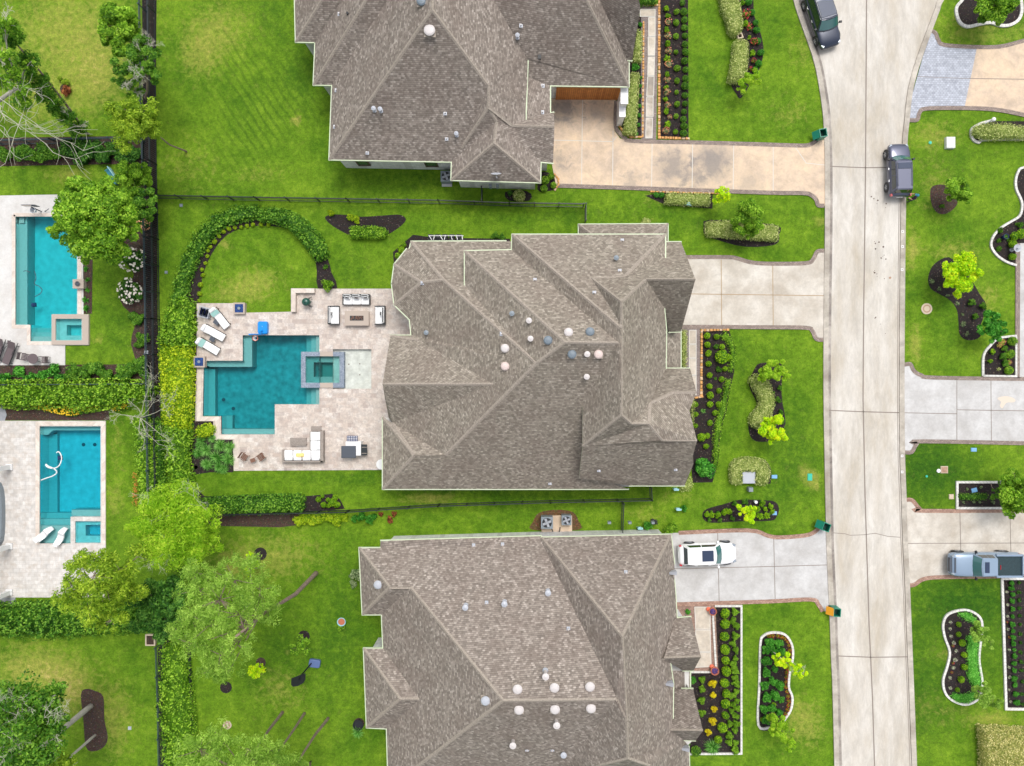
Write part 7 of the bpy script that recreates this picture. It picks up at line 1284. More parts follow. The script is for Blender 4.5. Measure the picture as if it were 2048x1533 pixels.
# ---------------------------------------------------------------- right side
hedge([(1955,250),(1975,246),(2015,247),(2040,252),(2100,258),(2100,274),(2020,274),(1985,276),(1962,272),(1951,264)], .8, 'var', 'rounded variegated hedge with the lamp at the right edge', leaf=.13, dens=140, bumpy=.12)
row([(2029,473,9),(2042,468,10),(2025,489,8),(2024,514,8)], 8, 'clipped round shrub in the waving bed at the right edge, {} from the top', 'round shrubs of the waving bed', 'box')
row([(2001,462,8),(1998,481,6),(2000,497,8),(2042,450,9),(2034,448,5),(2018,481,5)], 7, 'loose leafy plant in the waving bed at the right edge, {} from the top', 'loose plants of the waving bed', 'mid', 'loose', 'plant', 'plant')
row([(2024,683,9),(2020,709,9.5),(2018,741,9)], 9, 'large round shrub in the quarter bed beside the right walkway, {} from the top', 'round shrubs of the quarter bed', 'bright')
row([(2009,697,8),(2006,712,9),(2010,726,9)], 8, 'green bush in the middle of the quarter bed, {} from the top', 'bushes in the middle of the quarter bed', 'mid', 'bush')
row([(2004,685,7),(1998,692,5),(2018,725,6)], 6, 'pink flowering plant of the quarter bed, {} from the top', 'pink flowers of the quarter bed', 'box', 'loose', 'plant', 'plant', 'pink')
row([(1984,704,7),(1980,722,5.5)], 6, 'small leafy shrub at the left side of the quarter bed, {} from the top', 'small shrubs of the quarter bed', 'box', 'bush'); shrub(1999,739,6,'var','spiky','pale spiky plant at the bottom of the quarter bed','agave','plant')
row([(1865,563,7),(1880,578,6),(1897,591,6),(1916,607,6),(1926,629,5),(1929,648,7.5),(1935,667,7)], 6.5, 'pale spiky plant along the edge of the right kidney bed, {} from the top', 'spiky plants of the right kidney bed', 'grey', 'spiky', 'agave', 'plant')
row([(1943,606,9),(1966,612,9),(1950,634,8)], 8, 'rounded bush in the lower half of the right kidney bed, {} from the top', 'bushes of the right kidney bed', 'mid', 'bush')
tree((1908,548), [(1920,546,2.4,1.35),(1901,540,2.3,.75),(1935,530,2.5,.8),(1943,556,2.5,.75),(1920,572,2.3,.75),(1905,564,2.2,.7),(1924,520,2.4,.6)], 'chart', 'yellow green young tree in the right kidney bed', 11000, .17, .07)
tree((1894,400), [(1918,378,2.4,1.0),(1907,388,2.2,.7),(1930,390,2.4,.7),(1922,366,2.5,.6)], 'bright', 'bright green young tree above the small brown bed on the right lawn', 8500, .16, .06); tree((1962,665), [(1984,645,2.4,.85),(1975,658,2.2,.6),(2000,660,2.2,.8),(1990,670,1.8,.6)], 'green', 'loose dark green young tree at the lower end of the right kidney bed', 6500, .18, .05)
shrub(1884,412,7,'mid','loose','low leafy plant in the small brown bed under the young tree'); 
tree((1950,14), [(1988,14,2.6,1.3),(1965,12,2.4,.8),(2010,12,2.6,1.1),(1975,-10,2.8,1.0),(1995,30,2.2,.7)], 'bright', 'bright green tree filling the kidney bed in the top right corner', 12000, .2, .08)
tree((2000,975), [(2040,985,3.0,1.5),(2010,976,2.7,.7),(2024,1012,2.8,.8),(2030,955,2.8,.8),(2050,1000,3,1.2)], 'bright', 'green tree at the right edge over the white edged rectangular bed', 14000, .19, .08)
hedge([(1921,989),(1975,989),(1976,1000),(1921,1000)], .35, 'mid', 'low narrow green hedge row in the white edged rectangular bed', leaf=.12, dens=120, bumpy=.06); tree((1980,968), [(1990,990,1.2,.5),(2000,975,1.5,.5)], 'mid', 'small leaning shrub tree left of the green tree at the right edge', 700, .14, .04)
row([(1928,1005,4),(1948,1004,4),(1960,1005,3.5),(1987,1005,4.5),(1935,979,3.5),(1962,975,4)], 4, 'tiny green plant in the white edged rectangular bed, {} from the left', 'tiny plants of the rectangular bed', 'grey', 'loose', 'plant', 'plant', axis='left')
row([(1917,1249),(1917,1269),(1924,1286),(1928,1310),(1928,1334),(1922,1359),(1915,1380)], 5.8, 'small round bright shrub in the lower right kidney bed, {} from the top', 'round shrubs of the lower right kidney bed', 'box')
row([(1901,1245),(1900,1258),(1902,1273),(1907,1286),(1912,1302),(1910,1320),(1907,1336),(1900,1356),(1900,1376)], 3.6, 'tiny white flower at the left of the lower right kidney bed, {} from top', 'white flowers of the lower right kidney bed', 'grey', 'loose', 'plant', 'plant', 'white')
row([(1906,1292,3),(1906,1327,3),(1903,1345,3)], 3, 'tiny red flower at the left of the lower right kidney bed, {} from top', 'red flowers of the lower right kidney bed', 'mid', 'loose', 'plant', 'plant', 'red')
hedge([(1937,1272),(1958,1272),(1958,1330),(1964,1365),(1962,1378),(1950,1375),(1938,1360),(1937,1310)], .3, 'ground', 'light green ground cover strip in the lower right kidney bed', 'ground_cover', 'ground cover', leaf=.1, dens=160, kind='stuff'); hedge([(1917,1226),(1938,1225),(1955,1238),(1960,1255),(1945,1246),(1925,1238)], .25, 'ground', 'light green ground cover at the top of the lower right kidney bed', 'ground_cover', 'ground cover', leaf=.1, dens=160, kind='stuff'); hedge([(1908,1388),(1930,1390),(1955,1385),(1958,1396),(1935,1409),(1915,1405),(1903,1397)], .25, 'ground', 'light green ground cover at the bottom of the lower right kidney bed', 'ground_cover', 'ground cover', leaf=.1, dens=160, kind='stuff')
tree((1938,1253), [(1962,1268,2.2,.8),(1978,1284,2.4,.6),(1950,1262,1.8,.6)], 'pine', 'feathery young tree over the top of the lower right kidney bed', 3500, .14, .035); tree((1938,1372), [(1965,1390,2.2,.8),(1985,1405,2.4,.7),(1975,1378,2,.5)], 'pine', 'feathery young tree over the bottom of the lower right kidney bed', 3500, .14, .035)
row([(2023,1166),(2023,1177),(2025,1189),(2025,1203),(2025,1218),(2025,1233),(2025,1249),(2026,1262),(2026,1275),(2027,1287),(2028,1300),(2029,1313),(2028,1327),(2029,1342),(2029,1357),(2030,1371),(2032,1388),(2033,1405)], 6.6, 'bushy plant, left row of the long bed at the right edge, {} from top', 'left row of the long bed at the right edge', 'green', 'bush', 'plant', 'plant')
row([(2039,1166),(2039,1185),(2039,1201),(2039,1217),(2040,1233),(2041,1249),(2041,1269),(2042,1286),(2042,1305),(2043,1324),(2044,1342),(2045,1364),(2045,1389),(2046,1409)], 5.2, 'small dark plant, right row of the long right edge bed, {} from the top', 'right row of the long bed at the right edge', 'dark', 'loose', 'plant', 'plant')
row([(2013,1184),(2015,1210),(2015,1233),(2016,1259),(2018,1300),(2018,1335),(2019,1355),(2018,1380),(2021,1404)], 3, 'tiny white flower beside the white edging of the long right bed, {} from the top', 'white flowers of the long right bed', 'grey', 'loose', 'plant', 'plant', 'white'); row([(2018,1275,3),(2014,1245,2.5)], 3, 'tiny red flower beside the white edging of the long right bed, {} from the top', 'red flowers of the long right bed', 'mid', 'loose', 'plant', 'plant', 'red')
hedge([(1972,1464),(2100,1470),(2100,1600),(1980,1600)], 1.3, 'varp', 'large square pale hedge in the lower right corner', leaf=.15, dens=140, bumpy=.1)
# ---------------------------------------------------------------- middle house front
row([(1414,672,6.5),(1415,690,7),(1417,707,7),(1417,728,6.5),(1419,751,7),(1419,773,7),(1420,791,7.5),(1420,809,7)], 7, 'round shrub in the stone side row, middle house front bed, {} from top', 'stone side row of the middle front bed', 'box')
row([(1433,674,6),(1444,694,6),(1444,714,13.5),(1458,716,7),(1450,738,6),(1443,759,5.8),(1438,782,6),(1437,809,6),(1430,826,6),(1420,846,6),(1412,893,6)], 6, 'round shrub in the lawn side row, middle house front bed, {} from top', 'lawn side row of the middle front bed', 'box')
row([(1391,809,5.5),(1391,829,5.5),(1391,852,5.5),(1403,875,10),(1415,872,5.5)], 6, 'round bright shrub close to the lower gable of the middle house, {} from the top', 'shrubs by the lower gable of the middle house', 'box')
row([(1432,694,7),(1437,739,8),(1431,758,4)], 7, 'loose tufted plant in the middle front bed, {} from the top', 'loose plants of the middle front bed', 'mid', 'loose', 'plant', 'plant'); shrub(1407,822,7,'palm','spiky','pale green agave in the middle front bed, beside the porch gable','agave','plant')
hedge(path_poly([(1447,668),(1458,680),(1466,700),(1466,722),(1462,745)], [16,12,11,10,8]), .3, 'bright', 'low leafy border along the upper lawn edge of the middle front bed', 'ground_cover', 'ground cover', leaf=.12, dens=120, kind='stuff'); hedge(path_poly([(1458,760),(1453,785),(1447,815),(1439,845),(1434,880),(1433,915),(1431,935)], [12,11,14,15,12,11,10]), .3, 'bright', 'low leafy border along the lower lawn edge of the middle front bed', 'ground_cover', 'ground cover', leaf=.12, dens=120, kind='stuff')
shrub(1408,934,25,'green','bush','large bright green bush at the lower end of the middle front bed', zs=.8); hedge([(1363,972),(1383,955),(1384,980),(1362,984)], .5, 'var', 'small variegated clump at the lower right corner of the middle house', leaf=.12, dens=140); hedge([(1364,662),(1374,662),(1373,736),(1364,736)], .5, 'var', 'narrow variegated hedge between porch roof and walkway of the middle house', leaf=.12, dens=140, bumpy=.06); hedge([(1384,800),(1389,800),(1388,848),(1384,845)], .4, 'var', 'thin variegated strip along the wall of the lower gable', leaf=.12, dens=140, bumpy=.05)
hedge([(1504,757),(1516,750),(1538,762),(1543,778),(1550,798),(1548,815),(1544,830),(1540,848),(1522,858),(1505,850),(1504,835),(1512,825),(1521,812),(1521,798),(1516,785),(1508,773),(1503,765)], .9, 'var', 'winding variegated hedge in the kidney bed of the middle front lawn', leaf=.13, dens=150, bumpy=.1, smooth=2)
row([(1556,800,8),(1560,777,7),(1562,825,7),(1565,844,6.5),(1547,786,4),(1548,810,4)], 7, 'small green bush right of the winding variegated hedge, {} from the top', 'bushes right of the winding hedge', 'mid', 'bush')
tree((1520,735), [(1540,742,2.2,.9),(1560,738,2.4,.6),(1528,752,1.8,.6),(1568,750,2.2,.5)], 'feather', 'soft feathery young tree over the top of the winding hedge', 7000, .17, .03); tree((1510,860), [(1544,858,2.4,.95),(1530,848,2.2,.5),(1562,872,2.5,.65),(1556,838,2.4,.45),(1538,878,2.3,.5)], 'chart', 'yellow green young tree over the lower end of the winding hedge', 8000, .18, .05)
hedge(smooth_path([(1464,968),(1463,938),(1472,922),(1500,917),(1528,922),(1540,938),(1539,960),(1532,970),(1513,969)], 3) + [(1513,944),(1484,943),(1484,969)], .75, 'var', 'horseshoe shaped variegated hedge round the pale transformer box', leaf=.13, dens=150, bumpy=.07)
row([(1414,1030,8),(1424,1029,8),(1436,1029,9),(1448,1026,9),(1458,1022,8)], 8, 'low green shrub in the left half of the island bed, {} from the left', 'left shrubs of the island bed', 'box', 'bush', axis='left'); row([(1418,1040,6),(1440,1040,6),(1464,1036,6),(1470,1008,8),(1491,1004,8)], 6, 'small leafy shrub along the rim of the island bed, {} from the left', 'rim shrubs of the island bed', 'mid', 'bush', axis='left')
row([(1524,1006,8),(1515,1018,8),(1530,1018,8),(1542,1014,8),(1520,1034,8),(1535,1032,8),(1546,1024,6)], 8, 'low green shrub in the right half of the island bed, {} from the left', 'right shrubs of the island bed', 'box', 'bush', axis='left')
tree((1478,1015), [(1492,1028,1.8,.7),(1484,1018,1.7,.5),(1500,1036,1.8,.45),(1503,1022,1.8,.4)], 'chart', 'yellow green sapling in the middle of the island bed', 5000, .15, .035); p = P(1509,1003); mb = MB(); mb.cyl((0,0,0), .1, .4, 10); mb.cyl((0,0,.4), .13, .05, 12); tag(mb.build('standpipe', M['white'], None, loc=(p.x,p.y,0)), 'white capped pipe in the island bed', 'pipe')
shrub(1296,1051,11,'green','bush','dark green bush against the wall of the lower house, right of the gas meter'); shrub(1341,1058,14,'bright','bush','loose bright bush at the corner of the lower house, by the white sedan'); shrub(1368,1017,9,'green','loose','loose green bush beside the gas meter on the side lawn')
# ---------------------------------------------------------------- lower house front
row([(1450,1227),(1450,1248),(1449,1273),(1450,1299),(1451,1321),(1452,1342),(1449,1366),(1452,1387),(1451,1408),(1451,1431),(1445,1456),(1436,1479)], 9.3, 'clipped olive ball in the main row of the lower front bed, {} from the top', 'olive balls of the lower front bed', 'box', 'ball')
row([(1470,1224),(1466,1242),(1473,1252),(1471,1272),(1466,1287),(1472,1300),(1470,1317),(1466,1330),(1471,1342),(1470,1355),(1472,1367),(1472,1384),(1464,1392),(1474,1402),(1467,1409),(1474,1417),(1463,1422),(1471,1432),(1473,1448),(1461,1448),(1470,1462),(1459,1471),(1471,1487),(1459,1485),(1470,1500)], 8.6, 'bushy shrub in the dense right row, lower front bed, {} from the top', 'dense right row of the lower front bed', 'bright', 'bush')
row([(1425,1366,10),(1426,1391,7.5),(1428,1418,8),(1425,1442,9),(1417,1464,8.5)], 8, 'yellow shrub in the middle of the lower front bed, {} from the top', 'yellow shrubs of the lower front bed', 'yel', 'bush')
row([(1404,1360,8),(1404,1378,9),(1404,1401,9.5),(1404,1426,9)], 9, 'green shrub in the left row of the lower front bed, {} from the top', 'left row of the lower front bed', 'bright', 'bush'); shrub(1392,1503,10,'mid','ball','lone round shrub at the bottom left of the lower front bed'); shrub(1386,1361,10,'green','bush','dark green bush at the top left of the lower front bed'); shrub(1376,1488,5,'mid','ball','tiny round shrub under the lowest gable of the lower house'); shrub(1428,1500,20,'palm','frond','feathery dark palm at the lower edge of the lower front bed','palm','palm'); shrub(1376,1225,7,'green','bush','green bush in the corner of porch and driveway, lower house')
OF = smooth_path([(1538,1272),(1560,1273),(1575,1284),(1580,1305),(1577,1330),(1573,1350),(1572,1375),(1577,1398),(1575,1420),(1566,1438)], 5); row([(x, y, 4.2) for x, y in OF[::2]], 4, 'orange flower clump in the line round the lower kidney bed, {} from the top', 'orange flower line of the lower kidney bed', 'mid', 'loose', 'flower_clump', 'flowers', 'orange')
row([(1540,1285,12),(1556,1287,12),(1533,1300,12),(1548,1304,12),(1563,1303,12),(1534,1322,12),(1550,1340,8),(1533,1345,12),(1546,1364,12),(1560,1372,12),(1530,1372,11),(1534,1395,12),(1550,1392,12),(1563,1400,8),(1528,1418,11),(1545,1416,11),(1558,1424,10),(1533,1440,12)], 9, 'dense green shrub among the orange flowers of the lower kidney bed, {} from the top', 'green shrubs of the lower kidney bed', 'green', 'bush')
row([(1548,1409,4.5),(1525,1440,5),(1552,1318,4)], 5, 'small yellow green ball inside the lower kidney bed, {} from the top', 'yellow balls of the lower kidney bed', 'box')
tree((1536,1295), [(1572,1325,2.3,.7),(1590,1337,2.6,.6),(1556,1318,2.1,.5),(1603,1350,2.8,.4)], 'chart', 'leaning yellow green young tree over the lower kidney bed', 4200, .17, .04, 'bark_grey', bare=1); tree((1530,1440), [(1556,1445,1.8,.8),(1570,1468,2.2,.8),(1545,1462,1.8,.6),(1580,1490,2.2,.5)], 'feather', 'soft feathery young tree at the lower end of the orange flower bed', 5500, .15, .03)
tree((1475,150), [(1492,160,2,.8),(1505,150,2.2,.7),(1485,178,1.8,.6),(1515,160,2.2,.5)], 'feather', 'sparse feathery young tree at the lower end of the top lawn hedges', 3800, .13, .035); tree((1470,455), [(1498,432,2.4,1.15),(1485,445,2.2,.8),(1512,448,2.4,.8),(1500,462,2,.7),(1490,412,2.4,.7)], 'bright', 'round bright tree growing out of the long variegated hedge', 11000, .17, .06); tree((1423,400), [(1441,392,2.2,.65),(1450,384,2.2,.45),(1434,404,2,.45)], 'chart', 'yellow green sapling at the right end of the hedge below the tan driveway', 1500, .16, .04)
# ---------------------------------------------------------------- pool garden of the middle house
hedge([(700,453),(752,453),(768,457),(774,464),(768,473),(750,475),(700,474)], .7, 'bright', 'clipped bullet shaped hedge in the dark bed below the long fence', leaf=.16, dens=120, bumpy=.06)
row([(663,427,9),(659,423,5),(700,434,8),(710,436,9),(714,444,7)], 8, 'loose yellow green shrub at the top of the bullet hedge bed, {} from the left', 'loose shrubs of the bullet hedge bed', 'lime', 'loose', axis='left')
hedge(path_poly([(516,430),(548,430),(580,440),(607,462),(628,488),(642,514)], [18,25,28,31,31,23]), .9, 'mid', 'dark glossy hedge curving over the right of the round lawn', leaf=.2, dens=95, bumpy=.2)
hedge(path_poly([(360,632),(354,600),(362,560),(374,525),(389,494),(411,463),(438,440),(472,428),(515,423)], [28,25,23,22,25,27,25,24,19]), .7, 'mid', 'bright loose hedge curving over the left of the round lawn', leaf=.2, dens=80, bumpy=.3)
row([(398,602,4),(399,588,5),(401,570,5),(406,551,4.5),(404,540,4),(411,527,4),(415,513,4),(416,502,4),(421,494,4),(429,484,5.5),(438,473,4.5),(447,464,4.5),(458,458,4.5),(470,456,4.5),(483,455,4.5),(494,452,4.5),(506,450,4.5),(522,450,4.5),(537,450,4.5)], 4.5, 'small clipped box cushion inside the round hedge, {} from the top', 'box cushions inside the round hedge', 'lime', 'ball', 'clipped_shrub')
hedge([(340,602),(374,600),(377,640),(378,692),(318,692),(324,655),(332,620)], 1.1, 'bright', 'green middle stretch of the long hedge left of the loungers', leaf=.22, dens=80, bumpy=.35)
hedge([(318,694),(376,692),(377,772),(374,835),(370,860),(326,850),(322,770)], 1.1, 'lime', 'lime yellow stretch of the long hedge left of the teal pool', leaf=.2, dens=90, bumpy=.2)
hedge([(328,852),(371,860),(367,930),(374,960),(378,985),(355,1000),(335,940),(330,890)], 1.1, 'bright', 'green lower stretch of the long hedge left of the palm tufts', leaf=.22, dens=80, bumpy=.35)
hedge([(385,1004),(470,998),(598,994),(603,1008),(598,1024),(500,1026),(400,1028),(380,1018)], .9, 'mid', 'long dark hedge above the lower fence', leaf=.2, dens=90, bumpy=.25)
row([(637,999,6),(656,1000,5),(648,1010,7),(665,1005,9),(674,1010,7),(645,993,4),(670,996,6),(657,1012,5)], 6, 'small round shrub at the pointed end of the lower mulch bed, {} from left', 'round shrubs at the end of the lower bed', 'box', axis='left'); shrub(655,570,15,'bright','bush','bright green bush at the top edge of the patio, beside the mulch strip'); shrub(650,534,7,'mid','loose','small weed plant on the mulch strip above the patio','plant','plant')
hedge(smooth_path([(388,868),(394,856),(410,850),(422,853),(424,862),(414,872),(398,874)], 3, True), .7, 'lime', 'oval yellow green shrub at the stepped lower left corner of the teal pool', leaf=.14, dens=120, bumpy=.12)
row([(398,882,17),(421,878,13),(408,902,18),(436,892,17),(455,896,17),(392,908,14),(428,916,19),(452,920,19),(410,930,17),(435,936,15),(396,892,14),(444,940,14)], 17, 'feathery green palm tuft in the corner below the oval shrub, {} from the top', 'feathery palm tufts below the teal pool', 'palm', 'frond', 'palm_tuft', 'palm', rvar=.15)
row([(383,722,9),(382,745,9),(380,768,10),(382,800,9),(381,830,9),(382,850,8)], 9, 'grassy dark tuft between the long hedge and the teal pool, {} from the top', 'grassy tufts beside the teal pool', 'palm', 'frond', 'grass_tuft', 'plant')
row([(383,650,3),(382,664,3),(384,676,3),(383,690,3),(388,980,5),(465,1000,4),(495,994,4),(386,968,4)], 3, 'tiny pale flowering plant on the dark mulch strip, {} from the top', 'tiny plants of the dark mulch strip', 'grey', 'loose', 'plant', 'plant', 'white')
row([(596,1043,14),(616,1038,15),(636,1042,14),(656,1036,14),(676,1040,14),(690,1036,10)], 14, 'yellow green bush in the row just below the lower fence, {} from the left', 'yellow green bushes below the lower fence', 'lime', 'bush', axis='left', zs=.8); row([(708,1038,10),(722,1034,12),(738,1040,12),(748,1034,9)], 11, 'glossy green bush right of the yellow green row below the fence, {} from the left', 'green bushes below the lower fence', 'green', 'bush', axis='left')
row([(762,1030,6),(779,1040,9),(788,1030,7)], 8, 'reddish bush at the end of the row below the lower fence, {} from the left', 'reddish bushes below the lower fence', 'bronze', 'loose', axis='left'); row([(796,512,6),(803,500,7),(795,528,5),(808,490,5)], 6, 'small shrub beside the rounded bay of the middle house, {} from the left', 'shrubs by the bay of the middle house', 'box', axis='left'); row([(990,472,9),(1004,474,8)], 8, 'low shrub against the upper eave of the middle house, {} from the left', 'shrubs by the upper eave of the middle house', 'mid', 'bush', axis='left')
# ---------------------------------------------------------------- left gardens
row([(10,310,20),(38,306,19),(62,308,21),(86,306,21),(110,309,19)], 15, 'dark green shrub in the left group under the bare branches, {} from the left', 'left group of dark garden shrubs', 'mid', 'bush', axis='left', zs=.8); row([(138,300,22),(158,290,23),(162,314,22),(185,300,24),(206,312,22),(222,298,20),(242,314,20),(266,306,20)], 17, 'dark green shrub in the right group of the upper left bed, {} from the left', 'right group of dark garden shrubs', 'dark', 'bush', axis='left', zs=.8)
row([(130,165,10),(120,158,7)], 9, 'small ornamental bush on the dry upper left lawn, {} from the left', 'bushes of the dry lawn', 'olive', 'bush', axis='left'); shrub(131,181,12,'bronze','loose','bronze leaved plant in the small mulch ring of the dry upper left lawn','plant','plant')
row([(275,640,17),(266,632,13),(284,676,15),(278,690,12)], 15, 'green shrub beside the upper left fence below the white roses, {} from the top', 'shrubs below the white roses', 'mid', 'bush', zs=.8)
for x, y, r, lb in ((266,520,30,'white flowering rose bush right of the big bright tree'), (261,582,28,'white flowering rose bush, the lower of the large ones beside the fence'), (288,445,16,'peach flowering rose bush above the others at the fence')): shrub(x, y, r, 'dark', 'bush', lb, 'rose_bush', 'rose bush', None, 'white' if 'white' in lb else 'peach', .7)
row([(172,515,7),(170,538,8),(173,560,8),(173,580,8),(168,599,9),(170,617,9)], 8, 'spiky green plant in the strip right of the turquoise pool, {} from the top', 'spiky plants right of the turquoise pool', 'green', 'spiky', 'plant', 'plant')
row([(8,758,17),(35,742,16),(58,757,16),(82,752,14),(105,742,17),(120,756,14)], 15, 'feathery green shrub below the dark garden chairs, {} from the left', 'feathery shrubs below the turquoise pool', 'green', 'loose', axis='left', zs=.8); row([(145,746,20),(170,742,20),(195,740,22),(212,752,19),(245,748,20),(262,738,20),(282,730,20),(290,748,14)], 19, 'rounded dark shrub in the row below the turquoise pool garden, {} from the left', 'dark shrubs below the turquoise pool', 'mid', 'bush', axis='left', zs=.8)
hedge([(-40,772),(60,768),(150,768),(240,766),(300,772),(296,790),(250,806),(200,812),(150,820),(120,808),(40,812),(-40,805)], 1.2, 'bright', 'wide loose hedge above the bright blue pool garden', leaf=.22, dens=80, bumpy=.5); hedge([(45,803),(70,804),(120,814),(160,812),(212,804),(210,812),(180,824),(140,832),(100,824),(65,814)], .3, 'mid', 'curved band of yellow flowers below the wide loose hedge', 'flower_band', 'flowers', leaf=.14, dens=110, bumpy=.1, flower='yellow', fl_n=420, kind='stuff'); hedge([(222,812),(260,800),(256,818),(225,824)], .3, 'mid', 'short band of yellow flowers beside the bare shrub', 'flower_band', 'flowers', leaf=.14, dens=110, bumpy=.1, flower='yellow', fl_n=80, kind='stuff')
hedge([(272,836),(292,840),(300,880),(305,940),(308,990),(300,1008),(282,1010),(278,960),(270,900)], 1.1, 'bright', 'bright loose hedge between the bright blue pool lawn and the fence', leaf=.2, dens=85, bumpy=.4); hedge([(306,840),(320,845),(322,990),(310,1000),(304,930)], .9, 'mid', 'dark narrow hedge inside the narrow mulch strip', leaf=.18, dens=85, bumpy=.3)
hedge([(266,945),(275,948),(276,1012),(266,1012)], .25, 'olive', 'narrow band of bronze and yellow bedding plants left of the bright loose hedge', 'flower_band', 'flowers', leaf=.12, dens=120, flower='brown', fl_n=110, kind='stuff')
hedge([(-40,1222),(30,1220),(100,1220),(160,1222),(215,1226),(260,1230),(262,1262),(200,1264),(110,1272),(40,1272),(-40,1266)], 1.3, 'mid', 'wide rough hedge below the pale patio at the lower left', leaf=.24, dens=75, bumpy=.55); hedge([(325,1296),(352,1290),(362,1330),(368,1380),(376,1440),(378,1490),(380,1600),(330,1600),(326,1500),(318,1430),(318,1370)], 1.1, 'bright', 'long ivy hedge between the fences at the lower left', leaf=.2, dens=85, bumpy=.5)
# big trees -------------------------------------------------------------------------------------------
tree((282,492), [(185,445,7,2.2),(150,420,6.6,1.5),(225,420,7,1.6),(215,480,6.5,1.6),(165,395,7,1.4),(130,455,6.2,1.1),(245,455,6.2,1.2),(175,490,6,1.2),(205,390,6.8,1.2),(228,505,5.5,.9)], 'bright', 'big bright green tree overhanging the turquoise pool', 40000, .22, .12, inner=.5)
tree((280,360), [(272,350,3.2,1.1),(262,370,3.0,1.0),(286,338,3,.8),(285,375,3,.8)], 'bright', 'light green tree right of the teal bench', 12000, .18, .1); tree((292,430), [(285,412,3,1.0),(292,398,3,.8),(283,430,2.8,.8)], 'mid', 'dark green tree between the big bright tree and the fence', 9000, .2, .1)
tree((262,75), [(240,50,6.5,1.3),(215,35,6,.9),(255,85,6,1.1),(230,85,6,.8),(270,62,6,.8)], 'bright', 'bright leafy tree over the dry lawn at the top left', 14000, .24, .12); tree((292,200), [(262,130,7,1.1),(285,110,7,1.0),(295,150,6.5,.9),(250,165,6,.8),(285,90,7,.7),(270,185,5,.7)], 'mid', 'tree with many pale bare twigs beside the top left fence', 9500, .2, .12, bare=2, twig_r=.022)
pine((373,304), (268,246,7.6), [(265,250,7.6,1.1),(240,240,7,.9),(290,262,7,1.0),(300,240,7,.7),(262,222,7.8,.8),(250,280,6.5,.8),(232,225,7,.6),(305,222,7,.6)], 'olive', 'yellow green pine whose trunk leans over the back lawn', 15000, .09, .22, 100)
tree((-40,230), [(8,50,11,.9),(22,160,9,1.1),(4,110,10,.9),(45,190,8,.8),(60,125,8,.5)], 'bright', 'tall bare tree with white branches in the top left corner', 3200, .2, .2, 'bark_grey', bare=1, twig_r=.035)
pine((176,268), (30,85,9), [(25,75,9,.7),(55,125,7.5,.7),(75,160,6,.7),(95,190,5,.7),(115,215,3.8,.6),(135,235,2.6,.6),(155,255,1.4,.6),(50,205,5,.6)], 'mid', 'leaning ivy clad trunk crossing the dry top left lawn', 11000, .14, .24, 110)
def bare_tree(base, tips, label, r=.07, dp=2):
    b = P(*base); root = empty('bare_tree', b, 0, label, 'bare tree'); mb = MB(); mb.tube([(0, 0, 0), (.05, .05, tips[0][2] * .6)], r * 1.3, 8, r_end=r); mb.build('trunk', M['bark_grey'], root); tw = MB(); s0 = Vector((.05, .05, tips[0][2] * .6))
    for x, y, z in tips:
        e = P(x, y, z) - b; m1 = s0.lerp(e, .5) + Vector((rnd.uniform(-.3, .3), rnd.uniform(-.3, .3), .2)); tw.tube([s0, m1, e], r * .6, 5, r_end=r * .22)
        for q in (.45, .7, .95): k = m1.lerp(e, q); d = (e - s0).normalized(); branch(tw, k, (d + Vector((rng.normal() * .6, rng.normal() * .6, .1))).normalized(), (e - s0).length * .38, r * .3, dp)
    tw.build('bare_branches', M['twig'], root); return root
bare_tree((300,835), [(235,830,2.6),(262,838,2.8),(275,815,3),(300,770,3),(335,812,2.8),(322,870,2.8),(290,880,2.6),(318,890,2.6),(310,800,3)], 'bare grey shrub tree spreading across the narrow mulch strip', .05)
bare_tree((-30,180), [(45,170,8),(75,250,7),(95,290,5.8),(15,275,7),(5,215,8)], 'bare white branched tree at the left edge above the dark shrubs', .09, 1); bare_tree((178,268), [(118,255,3),(135,225,3.4),(165,250,2.6),(125,268,2.6)], 'small bare white twigs in front of the leaning ivy clad trunk', .05)
tree((372,990), [(350,1060,7.5,2.3),(310,1030,7,1.6),(395,1040,7,1.6),(345,1010,7,1.6),(385,1090,7,1.5),(330,1100,7,1.6),(420,1080,6.5,1.0),(285,1060,6.8,1.1),(350,985,6.5,1.0)], 'feather', 'large feathery yellow green tree left of the lower fence', 36000, .24, .16, bare=1, aspect=.24, inner=.3, twig_r=.016, tilt=1.0)
pine((262,1130), (190,1190,11), [(190,1150,11,1.4),(160,1130,10,.9),(215,1180,10,1.3),(150,1180,10,1.0),(125,1195,10,.8),(175,1215,10,1.1),(240,1140,9,1.2),(225,1240,9,1.0),(140,1125,10.5,.5),(262,1185,8,1.0),(205,1118,10,.8),(280,1110,8,.9)], 'olive', 'yellow green pine over the corner of the pale patio', 16000, .14, .24, 190)
tree((330,1190), [(305,1205,5,1.5),(335,1190,5,1.2),(290,1240,4.6,1.2),(330,1240,4.4,1.2),(345,1215,4.5,.9),(320,1270,4,.8),(350,1165,5,.7)], 'dark', 'dark glossy magnolia tree between the lower left lawns', 17000, .24, .14)
pine((632,1147), (470,1275,15), [(440,1200,14,2.0),(400,1180,13,1.6),(470,1160,13,1.7),(420,1250,13.5,1.8),(390,1290,13,1.5),(440,1310,13,1.5),(480,1230,14,1.6),(385,1235,13,1.3),(520,1180,12,1.3),(500,1140,12,1.0),(460,1340,12,1.0),(415,1345,12,1.1),(535,1220,11,1.0),(475,1290,13,1.2),(395,1145,12,1.0),(365,1260,12,.9)], 'pine', 'tall pine leaning out over the lower left lawn, the largest one', 26000, .22, .24, 330, fine=True)
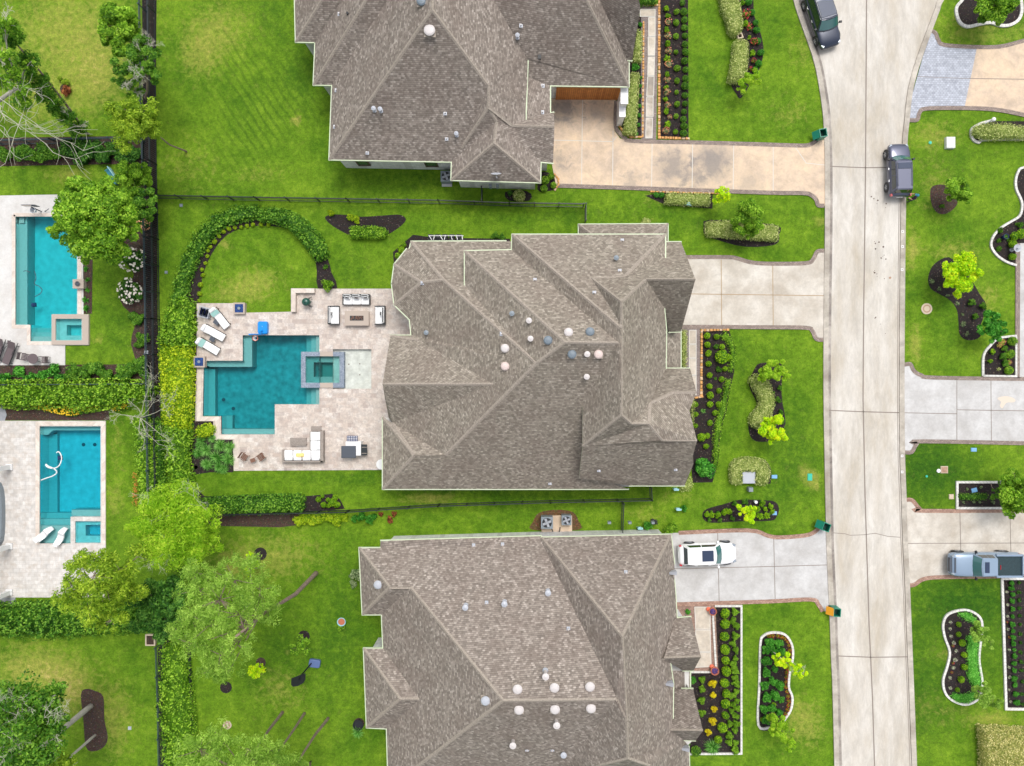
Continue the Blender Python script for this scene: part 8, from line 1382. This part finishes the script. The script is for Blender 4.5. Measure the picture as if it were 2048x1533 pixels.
pine((565,1425), (470,1545,13), [(470,1545,13,1.6),(430,1515,13,1.6),(400,1500,13,1.5),(500,1500,12,1.3),(380,1540,13,1.3),(440,1470,12,1.0)], 'pine', 'pine at the bottom edge, leftmost of the row of leaning trunks', 10000, .15, .24, 120, fine=True)
pine((609,1427), (530,1545,12), [(530,1545,12,1.4),(540,1500,11.5,1.2),(505,1520,12,1.2),(560,1530,12,1.0)], 'pine', 'pine at the bottom edge, second of the row of leaning trunks', 6500, .13, .24, 80, fine=True); pine((656,1437), (585,1545,11), [(580,1550,11,1.2),(560,1560,11,1.2)], 'pine', 'pine at the bottom edge with the long slim trunk, third of the row', 6000, .15, .3, 45, fine=True); pine((622,1523), (600,1560,8), [(590,1575,9,1.2)], 'pine', 'pine cut off by the bottom edge, rightmost of the leaning trunks', 3000, .12, .3, 25, fine=True)
tree((182,1412), [(60,1440,10,2.0),(20,1400,10,1.7),(90,1400,9.5,1.3),(30,1480,10,1.8),(110,1440,9,1.0),(75,1500,9.5,1.5),(5,1520,10,1.5)], 'mid', 'lower left corner oak with a thick pale trunk rising from the brown mulch strip', 15000, .24, .26, 'bark_grey', bare=2, lean=(-3.0, -2.9, 7.5), twig_r=.025)
tree((191,1470), [(140,1535,6,1.0),(120,1560,6.5,1.2),(105,1520,6.5,.9)], 'olive', 'smaller slanting tree at the lower end of the brown mulch strip', 4000, .18, .13, 'bark_grey', lean=(-2.1, -2.1, 5))
tree((608,1272), [(600,1288,1.8,.7),(592,1298,2,.5),(612,1300,1.8,.35)], 'bright', 'bright sapling beside the mulch ring near the basketball base', 1300, .17, .03); tree((521,1326), [(514,1345,1.8,.6),(508,1338,1.8,.4),(520,1335,1.5,.4)], 'chart', 'yellow green sapling at the small mulch ring left of the bright sapling', 900, .16, .03); tree((521,1108), [(508,1125,2,.55),(498,1142,2.3,.5),(500,1115,2,.4)], 'chart', 'yellow green sapling beside the mulch ring above the largest pine', 1000, .15, .03)
shrub(680,1256,9,'bright','loose','small leafy plant growing out of the pale blue tub','plant','plant'); shrub(714,1468,17,'palm','frond','dark green palm beside the black ring at the wall of the lower house','palm','palm'); shrub(712,1150,16,'grey','loose','pale silvery bush at the left wall of the lower house'); shrub(706,1170,11,'grey','loose','smaller silvery bush just below its larger neighbour at the wall')
p = P(718, 1447); mb = MB(); mb.lathe((0, 0, 0), [(.32, 0), (.42, .3), (.44, .34), (.38, .34), (.34, .26), (.001, .25)], 20); tag(mb.build('black_tub', M['black'], None, loc=(p.x, p.y, 0)), 'black round tub at the left wall of the lower house', 'tub')
